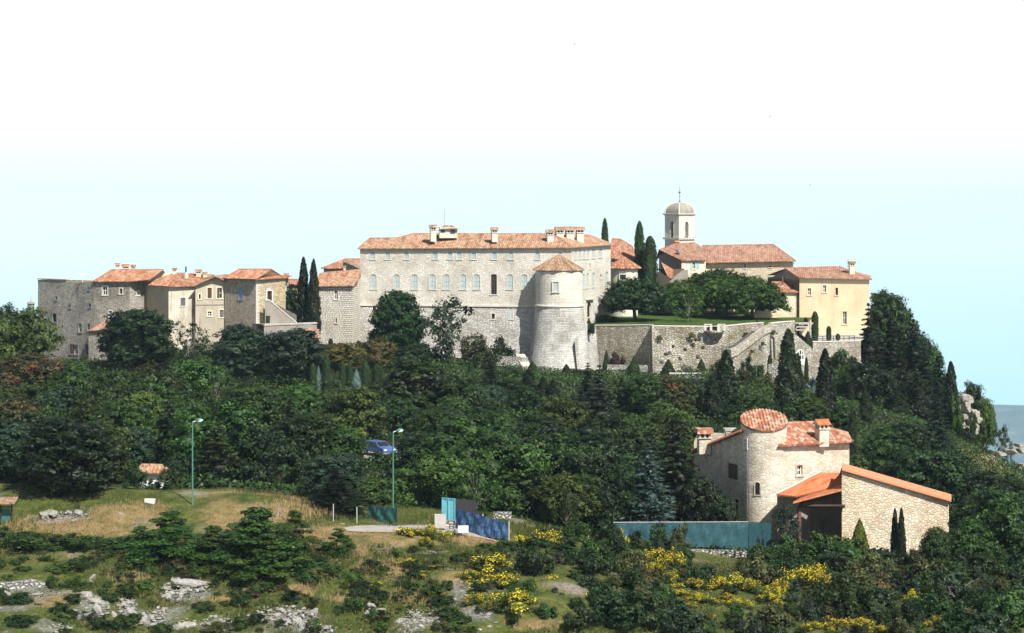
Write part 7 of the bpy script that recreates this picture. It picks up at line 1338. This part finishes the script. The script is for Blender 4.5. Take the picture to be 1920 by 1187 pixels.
for _ in range(9000):
    if n_ >= 250: break
    px = rs.uniform(940, 1940); Y = rs.uniform(184, 232); x, y = C(px, Y); z = ground(x, y); h = rs.uniform(.8, 3.2) * (1.15 if px > 1560 else 1); yt = HZ - (z + h) / Y * F; wp = rs.uniform(1.0, 1.5) * h / Y * F
    if yt < np.interp(px, *LIM2): continue
    if 1290 < px < 1800 and Y > 219: continue
    if any(abs(a - px) < .3 * wp and abs(b_ - Y) < 2.2 for a, b_ in pts): continue
    if any(h > 1.5 and abs(a - px) < .4 * wp + c_ * .3 and -1 < d_ - Y < 6 for a, b_, c_, d_ in BROOM): continue
    if 1290 < px < 1420 and 1030 < HZ - z / Y * F < 1085: continue
    if px < 1300 and yt > 1130 and rs.random() < .6: continue
    mt = rs.choice(['shrub', 'shrub', 'oak', 'dark', 'dark', 'scrub', 'blue_green', 'red' if rs.random() < .2 else 'shrub']); zn = min(Z2, key=lambda q: abs(q[0] - px))[1]; a_, g_ = L2[mt]
    plant('shrub', px, yt, wp, Y, a_ + ' in the thicket ' + zn, g_ + ' in the thicket ' + zn, mt); pts.append((px, Y)); n_ += 1
# small heathy bushes scattered over the open slope
n_ = 0
for _ in range(6000):
    if n_ >= 260: break
    px, py = rs.uniform(-20, 1000), rs.uniform(1025, 1190); g_ = gp(px, py, 170, 215)
    if any(abs(px - a) < c_ * .8 and abs(py - b_) < d_ * .8 for a, b_, c_, d_ in ROCKP): continue
    h = rs.uniform(.25, 1.0); wp = rs.uniform(1.5, 2.6) * h / g_.y * F; mt = rs.choice(['scrub', 'shrub', 'shrub', 'bright', 'oak', 'dark']); zn = 'left of the layered trees' if 0 else ('below the low hedge' if px < 280 else 'below the layered young trees' if px < 680 else 'beside the yellow brooms')
    plant('shrub', px, HZ - (g_.z + h) / g_.y * F, wp, g_.y, 'low heathy bush on the open slope ' + zn, 'low bushes on the open slope ' + zn, mt, name='low_bush'); n_ += 1

# ------------------------------------------------------------------ rocks
def rock_mesh(seed, el=1.0, block=False):
    bm = bmesh.new(); bmesh.ops.create_icosphere(bm, subdivisions=3, radius=1); rs_ = np.random.RandomState(seed); V = np.array([v.co[:] for v in bm.verts]); D = np.ones(len(V))
    ax = [norm(np.array([q]) + .18 * rs_.randn(1, 3))[0] for q in ((1, 0, 0), (-1, 0, 0), (0, 1, 0), (0, -1, 0), (0, 0, 1), (0, 0, -1.))]
    for k in range(16):
        n, o = (ax[k % 6], rs_.uniform(.42, .62)) if block and k < 12 else (norm(rs_.randn(1, 3))[0], rs_.uniform(.45, .9)); d = V @ n; V = V - np.outer(np.clip(d - o, 0, None), n) * .92
    V = V * (1 + .03 * rs_.randn(len(V), 1)) * [el, 1, .8]
    for v, c_ in zip(bm.verts, V): v.co = c_
    me = bpy.data.meshes.new('rock'); bm.to_mesh(me); bm.free(); me.materials.append(M['rock']); return me
t = NT('white_limestone', .95, .1); g = t.n('TexCoord').outputs['Object']; t.col(t.mix(t.rng(t.noise(g, 1.6, 6, .7), .48, .68, 0, .8), t.ramp(t.noise(g, 4, 6, .75), [(.3, (.20, .19, .17)), (.6, (.44, .43, .40))]), (.20, .185, .15))); t.bump(t.noise(g, 3.5, 7, .8), .15); M['rock'] = t.m
t = NT('cliff_limestone', .95, .1); g = t.n('TexCoord').outputs['Object']; t.col(t.mix(t.rng(t.noise(g, .8, 6, .7), .5, .68, 0, .8), t.ramp(t.noise(g, 1.6, 6, .75), [(.3, (.19, .18, .155)), (.6, (.42, .40, .355))]), (.30, .19, .11))); t.bump(t.noise(g, 1.6, 7, .8), .4); M['cliff'] = t.m
ROCKS_ = [rock_mesh(s_, 1 + .5 * (s_ % 3)) for s_ in range(6)]; BLOCKS_ = [rock_mesh(20 + s_, 1.1, True) for s_ in range(6)]
BIG = [(160, 1120, 30, 34, 'long pale boulder leaning on the open slope'), (183, 1150, 26, 40, 'pale boulder lying under the leaning one'), (172, 1085, 12, 18, 'small upright white stone on the slope'), (215, 1155, 16, 22, 'narrow grey rock beside two pale boulders'), (245, 1150, 20, 24, 'pitted grey rock on the slope'), (145, 962, 22, 14, 'grey rock on the bank under the round evergreen'), (225, 966, 20, 16, 'pale rock on the bank beside the round evergreen'), (345, 1178, 34, 18, 'flat white rock at the bottom edge'), (372, 1085, 12, 10, 'white stone at the top of the scree by the layered tree'), (405, 1160, 24, 12, 'white rock in the grass below the largest young tree'), (120, 1160, 18, 16, 'white rock below the dry stone wall'), (640, 985, 14, 8, 'white stone beside the lane'), (655, 982, 12, 8, 'pale stone next to the fir by the lane'), (700, 970, 14, 14, 'pale boulder behind the green netting'), (905, 1150, 18, 12, 'white rock at the top of the scree by the brooms'), (770, 1150, 18, 10, 'white rock in the scree below the brooms'), (585, 1152, 20, 14, 'white rock at the end of the rock heap'), (395, 975, 22, 12, 'pale rock on the bank behind the layered tree'), (1470, 740, 22, 26, 'grey rock on the slope below the flower bed wall'), (1405, 700, 18, 22, 'grey rock among the garden bushes'), (1425, 715, 14, 16, 'pale rock among the garden bushes')]
for k, (px, py, wp, hp, lab) in enumerate(BIG):
    Y0 = 380 if py < 800 else None; g_ = gp(px, py, 340, 400) if Y0 else gp(px, py, 170, 230); o = bpy.data.objects.new('rock', ROCKS_[k % 6]); COL.objects.link(o); s_ = g_.y / F; o.location = g_ - Vector((0, 0, .1)); o.scale = (wp * s_ * .5, wp * s_ * .5, hp * s_ * .75); o.rotation_euler = (rs.uniform(-.3, .3), rs.uniform(-.5, .5), rs.uniform(0, 6)); tag(o, lab, 'rock')
ZR = [(345, 'in the scree below the layered trees'), (530, 'in the rubble heap below the largest young tree'), (300, 'along the bottom edge of the slope'), (150, 'around the two pale boulders'), (800, 'in the scree below the brooms')]
for (a, b_, c_, d_) in ROCKP:
    for _ in range(8 if d_ > 15 and b_ > 1050 else 3):
        th = rs.uniform(0, 6.28); q = rs.random() ** .5; px, py = a + c_ * q * math.cos(th), b_ + d_ * q * math.sin(th)
        if py > 1195 or px < -10: continue
        g_ = gp(px, py, 170, 216); sz_ = rs.choice([.22, .28, .35, .5, .7]); o = bpy.data.objects.new('rock', (ROCKS_ + BLOCKS_)[rs.randrange(12)]); COL.objects.link(o); o.location = g_ - Vector((0, 0, .12 * sz_)); o.scale = (sz_ * rs.uniform(.8, 1.5), sz_, sz_ * rs.uniform(.5, .9)); o.rotation_euler = (rs.uniform(-.3, .3), rs.uniform(-.4, .4), rs.uniform(0, 6)); zn = min(ZR, key=lambda v: abs(v[0] - px))[1] if b_ > 1050 else 'on the dry bank by the path'
        tag(o, 'loose white limestone rock ' + zn, 'rock', 'limestone rocks ' + zn)
# scree and rubble: loose stones nobody could count
ST_V, ST_L, ST_S = [], [], []; o_ = 0; rn = np.random.RandomState(3)
for (a, b_, c_, d_) in ROCKP:
    for _ in range(int(c_ * d_ * (.24 if d_ > 12 else .20))):
        th = rn.rand() * 6.283; q = math.sqrt(rn.rand()); px, py = a + c_ * .95 * q * math.cos(th), b_ + d_ * .95 * q * math.sin(th)
        Y = 0; s_ = rn.uniform(.04, .11) * (2.4 if rn.rand() < .10 else 1); ST_V.append((px, py, s_))
pp = np.array(ST_V); Ys = np.linspace(170, 216, 140)
XX = (pp[:, :1] - 960) / F * Ys; GZ = ground_np(XX.ravel(), np.tile(Ys, len(pp))).reshape(len(pp), -1); RZ = -(pp[:, 1:2] - HZ) / F * Ys; kk = np.argmax(GZ >= RZ, 1); ok = kk > 0
pos = np.c_[XX[np.arange(len(pp)), kk], Ys[kk], GZ[np.arange(len(pp)), kk]][ok]; sz = pp[ok, 2]
PEB = []
for _ in range(12):
    v = ICO_V.copy()
    for _ in range(9): n = norm(rn.randn(1, 3))[0]; v = v - np.outer(np.clip(v @ n - rn.uniform(.35, .8), 0, None), n)
    PEB.append(v)
V = []
for p, s_ in zip(pos, sz): V.append(p + (PEB[rn.randint(12)] @ np.linalg.qr(rn.randn(3, 3))[0]) * s_ * rn.uniform(.7, 1.4, 3) * [1.2, 1.2, .7] + [0, 0, s_ * .15])
L_ = (ICO_F[None] + (np.arange(len(pos)) * len(ICO_V))[:, None, None]).reshape(-1); tag(link('rubble', np_mesh('rubble', np.concatenate(V), L_, np.full(len(L_) // 3, 3), [M['rock']])), kind='stuff')
# cliff on the shoulder and the rocky brow
for nm, lab, cells, Yc in (('rock_cliff', 'pale broken limestone cliff on the shoulder of the hill', [(1806, 745, 15, 14), (1800, 768, 14, 14), (1815, 765, 14, 16), (1826, 782, 13, 15), (1808, 788, 15, 14), (1822, 803, 14, 14), (1805, 806, 11, 12), (1831, 800, 9, 12), (1814, 818, 12, 10)], 396),
                           ('rock_ledge', 'long grey rock ledge on the grassy brow', [(1862, 858, 14, 7), (1880, 852, 15, 7), (1900, 848, 15, 8), (1915, 842, 14, 8), (1850, 866, 10, 6)], 388), ('rock_ledge', 'lower broken rock ledge at the frame edge', [(1905, 880, 12, 8), (1917, 872, 12, 9), (1896, 890, 9, 7), (1912, 900, 8, 9)], 384)):
    V, L_, n0 = [], [], 0
    for k, (px, py, rx, ry) in enumerate(cells):
        for j in range(3):
            m_ = BLOCKS_[(k + j) % 6]; v = np.array([q.co[:] for q in m_.vertices]); s_ = Yc / F; f = np.array([list(q.vertices) for q in m_.polygons]); a = rn.randn() * .25 + .5; Rm = np.array([[math.cos(a), -math.sin(a), 0], [math.sin(a), math.cos(a), 0], [0, 0, 1]])
            p = np.array(P(px + rn.randn() * rx * .4, py + rn.randn() * ry * .4, Yc + rn.uniform(-1, 1.5))); V.append(p + (v * [rx * s_ * .95, rx * s_ * 1.1, ry * s_ * .9]) @ Rm.T); L_.append((f + n0).ravel()); n0 += len(v)
    L_ = np.concatenate(L_); o = link(nm, np_mesh(nm, np.concatenate(V), L_, np.full(len(L_) // 3, 3), [M['cliff']])); tag(o, lab, 'cliff' if 'cliff' in nm else 'rock ledge')

# ------------------------------------------------------------------ grass and undergrowth
def scatter(N, seed, keep, x=(-75, 95), y=(165, 226)):
    rn = np.random.RandomState(seed); X, Y = rn.uniform(*x, N), rn.uniform(*y, N); inf = np.abs(X) < Y * .235; X, Y = X[inf], Y[inf]; Z = ground_np(X, Y); px, py = X / Y * F + 960, HZ - Z / Y * F
    k = keep(px, py, X, Y, rn); return np.c_[X, Y, Z][k], px[k], py[k], rn
def rockd(px, py, X, Y, rn): return patch_field(px, py, ROCKP, fbm(X, Y, 5, 4, .55) * .35) * (Y < 225)
def dryd(px, py, X, Y): return patch_field(px, py, DRYP, fbm(X, Y, 5, 4, .55) * .35)
def lane(px, py): return ((np.abs(py - 993) < 5) & (px > 610) & (px < 880)) | ((px > 870) & (px < 955) & (np.abs(py - (999 + (px - 870) * .2)) < 6))
def blades(p, h, rn, wd=.016, tint=None, n=5):
    N = len(p); P_ = np.repeat(p, n, 0) + np.c_[rn.randn(N * n, 2) * .10, np.zeros(N * n)]; hh = np.repeat(h, n) * (.5 + .7 * rn.rand(N * n)); lean = rn.randn(N * n, 2) * .28 * hh[:, None]; th = rn.rand(N * n) * 6.283; w_ = np.c_[np.cos(th), np.sin(th), np.zeros(N * n)] * wd * (.6 + .8 * rn.rand(N * n, 1))
    V = np.stack([P_ - w_ - [0, 0, .06], P_ + w_ - [0, 0, .06], P_ + np.c_[lean, hh]], 1).reshape(-1, 3); T = np.repeat(np.repeat(tint, n) + .18 * rn.randn(N * n), 3)
    return V, np.arange(3 * N * n), np.full(N * n, 3), np.clip(T, 0, 1)
p, px, py, rn = scatter(100000, 5, lambda px, py, X, Y, rn: (py > 925) & (px < 1560) & (Y < 222) & (rn.rand(len(X)) > rockd(px, py, X, Y, rn) * 1.1) & (rn.rand(len(X)) > dryd(px, py, X, Y) * .8) & ~lane(px, py) & (rn.rand(len(X)) < np.where(px > 1000, .6, 1)))
g_ = blades(p, np.clip(.33 + .14 * fbm(p[:, 0], p[:, 1], 11, 3, .5), .12, .7), rn, .022, .5 + .28 * fbm(p[:, 0], p[:, 1], 12, 3, .35), 5); tag(link('grass', np_mesh('grass', *g_[:3], [GREEN['grass']], g_[3])), kind='stuff')
p, px, py, rn = scatter(90000, 6, lambda px, py, X, Y, rn: (py > 925) & (px < 1560) & (Y < 222) & (rn.rand(len(X)) < dryd(px, py, X, Y) + .03) & (rockd(px, py, X, Y, rn) < .4) & ~lane(px, py))
g_ = blades(p, np.clip(.42 + .16 * fbm(p[:, 0], p[:, 1], 13, 3, .4), .15, .9), rn, .018, .5 + .2 * fbm(p[:, 0], p[:, 1], 14, 3, .5), 5); tag(link('dry_grass', np_mesh('dry_grass', *g_[:3], [GREEN['dry_grass']], g_[3])), kind='stuff')
# low heath and scrub between the grass
p, px, py, rn = scatter(150000, 8, lambda px, py, X, Y, rn: (py > 1000) & (Y < 214) & (fbm(X, Y, 21, 4, .5) > np.where(px > 980, -.6, .12)) & (rockd(px, py, X, Y, rn) < .35) & (dryd(px, py, X, Y) < .5) & ~lane(px, py))
hh = np.clip(.20 + .22 * fbm(p[:, 0], p[:, 1], 21, 4, .5), .1, .6); q = p + np.c_[rn.randn(len(p), 2) * .1, hh * rn.rand(len(p)) ** .5]; l_ = leaves(q, norm(rn.randn(len(q), 3) + [0, -.2, 1]), .10 * (.6 + .8 * rn.rand(len(q))), .6, np.clip(.45 + .3 * rn.randn(len(q)), 0, 1), rn); tag(link('ground_cover', np_mesh('ground_cover', *l_[:3], [GREEN['scrub']], l_[3])), kind='stuff')
# leafy undergrowth on the floor of the wood and the steep shoulder
p, px, py, rn = scatter(420000, 9, lambda px, py, X, Y, rn: (Y > 219) & ~((px > 1290) & (px < 1800) & (Y > 221) & (Y < 256)) & ~((px > 540) & (px < 800) & (Y > 247) & (Y < 275)) & ~((px > 1840) & (py > 775) & (py < 880) & (Y > 370)) & ~((px > 1100) & (px < 1640) & (Y > 386)) & ~((px > 560) & (px < 1110) & (Y > 391)) & ~((px < 330) & (Y < 226)) & ~((px > 245) & (px < 325) & (Y < 240)) & ~((px > 560) & (px < 1010) & (Y < 221)), y=(215, 425))
hh = np.clip(1.0 + .8 * fbm(p[:, 0], p[:, 1], 22, 3, .25), .2, 2.6); q = p + np.c_[rn.randn(len(p), 2) * .2, hh * rn.rand(len(p)) ** .6]; l_ = leaves(q, norm(rn.randn(len(q), 3) + [0, -.3, .9]), .17 * (.6 + .8 * rn.rand(len(q))), .65, np.clip(.4 + .3 * rn.randn(len(q)), 0, 1), rn); tag(link('undergrowth', np_mesh('undergrowth', *l_[:3], [GREEN['shrub']], l_[3])), kind='stuff')
# plants rooted in the old walls
mb_ = []
for px, yt, wp, Y in ((1236, 628, 12, 387.9), (1262, 646, 8, 387.4), (1296, 622, 14, 388.4), (1304, 632, 10, 388.2), (1318, 648, 9, 387.6), (1284, 652, 8, 387.2), (1248, 660, 9, 386.9), (1398, 622, 12, 391.4), (1412, 634, 10, 391.6), (1386, 640, 9, 390.6), (1450, 618, 12, 386.7), (1472, 628, 12, 388), (1482, 645, 9, 388.4), (1430, 640, 10, 384.9), (1410, 655, 9, 383.4)):
    x, y = C(px, Y); h = wp * .8 / F * Y; o = bpy.data.objects.new('wall_plant', PROTO['shrub'][int(px) % 4][1]); COL.objects.link(o); s_ = wp / F * Y / PROTO['shrub'][0][3]; o.location = (x, y, zp(yt, Y) - h); o.scale = (s_, s_ * .6, s_); zn = 'on the bastion wall' if px < 1350 else 'beside the garden stair' if px < 1440 else 'around the arched niches'
    o.material_slots[0].link = 'OBJECT'; o.material_slots[0].material = GREEN['scrub' if int(px) % 2 else 'magnolia']; tag(o, 'tuft of weeds growing from the stones ' + zn, 'plant', 'weeds ' + zn)
for px, yt, wp, Y, lab, mt in ((1808, 800, 40, 388, 'dark bush at the foot of the rock cliff', 'dark'), (1792, 730, 26, 392, 'bush beside the top of the rock cliff', 'oak'), (1826, 770, 14, 391, 'little bush growing in a crack of the rock cliff', 'shrub'), (1875, 868, 40, 384, 'bush between the two rock ledges', 'oak'), (1850, 838, 30, 390, 'small bush on the grassy brow above the rock ledge', 'dark')): plant('shrub', px, yt, wp, Y, lab, None, mt, name='bush')
# birds
for px, py, Y, lab in ((1077, 83, 300, 'tiny dark bird gliding high in the white sky'), (1444, 219, 300, 'tiny dark bird in the sky above the church'), (1519, 347, 320, 'tiny dark bird in the sky above the yellow house')):
    c_ = P(px, py, Y); V = [(0, -.16, 0), (.02, 0, .03), (0, .18, .01), (-.02, 0, .03), (0, 0, -.03), (.07, -.02, .05), (.22, .06, .0), (.07, .06, .05), (-.07, -.02, .05), (-.22, .06, .0), (-.07, .06, .05), (.04, .24, .01), (-.04, .24, .01)]; V = [(x * .9, z_, y_ * .9) for x, y_, z_ in V]
    me = bpy.data.meshes.new('bird'); me.from_pydata(V, [], [(0, 1, 4), (0, 4, 3), (0, 3, 1), (1, 2, 4), (2, 3, 4), (1, 3, 2), (1, 5, 6, 7), (3, 10, 9, 8), (2, 11, 12)]); me.materials.append(M['iron']); o = bpy.data.objects.new('bird', me); COL.objects.link(o); o.location = c_; o.rotation_euler = (0, .5, .6); tag(o, lab, 'bird')

# ------------------------------------------------------------------ the hazy air
mb = MB(); x0, x1, y0, y1, z0, z1 = -1800, 5800, -20, 11000, -1500, 26
q = [(x, y, z) for z in (z0, z1) for x, y in ((x0, y0), (x1, y0), (x1, y1), (x0, y1))]
for f in ((0, 1, 5, 4), (1, 2, 6, 5), (2, 3, 7, 6), (3, 0, 4, 7), (4, 5, 6, 7), (3, 2, 1, 0)): mb.poly([q[i] for i in f])
hm = bpy.data.materials.new('haze'); hm.use_nodes = True; hm.cycles.homogeneous_volume = True; hm.node_tree.nodes.remove(hm.node_tree.nodes['Principled BSDF']); pv = hm.node_tree.nodes.new('ShaderNodeVolumePrincipled')
pv.inputs['Color'].default_value = (0.60, 0.84, 1.0, 1); pv.inputs['Density'].default_value = HAZE; pv.inputs['Anisotropy'].default_value = -0.45
hm.node_tree.links.new(pv.outputs[0], hm.node_tree.nodes['Material Output'].inputs['Volume'])
if HAZE: tag(mb.build('haze', hm), kind='stuff')
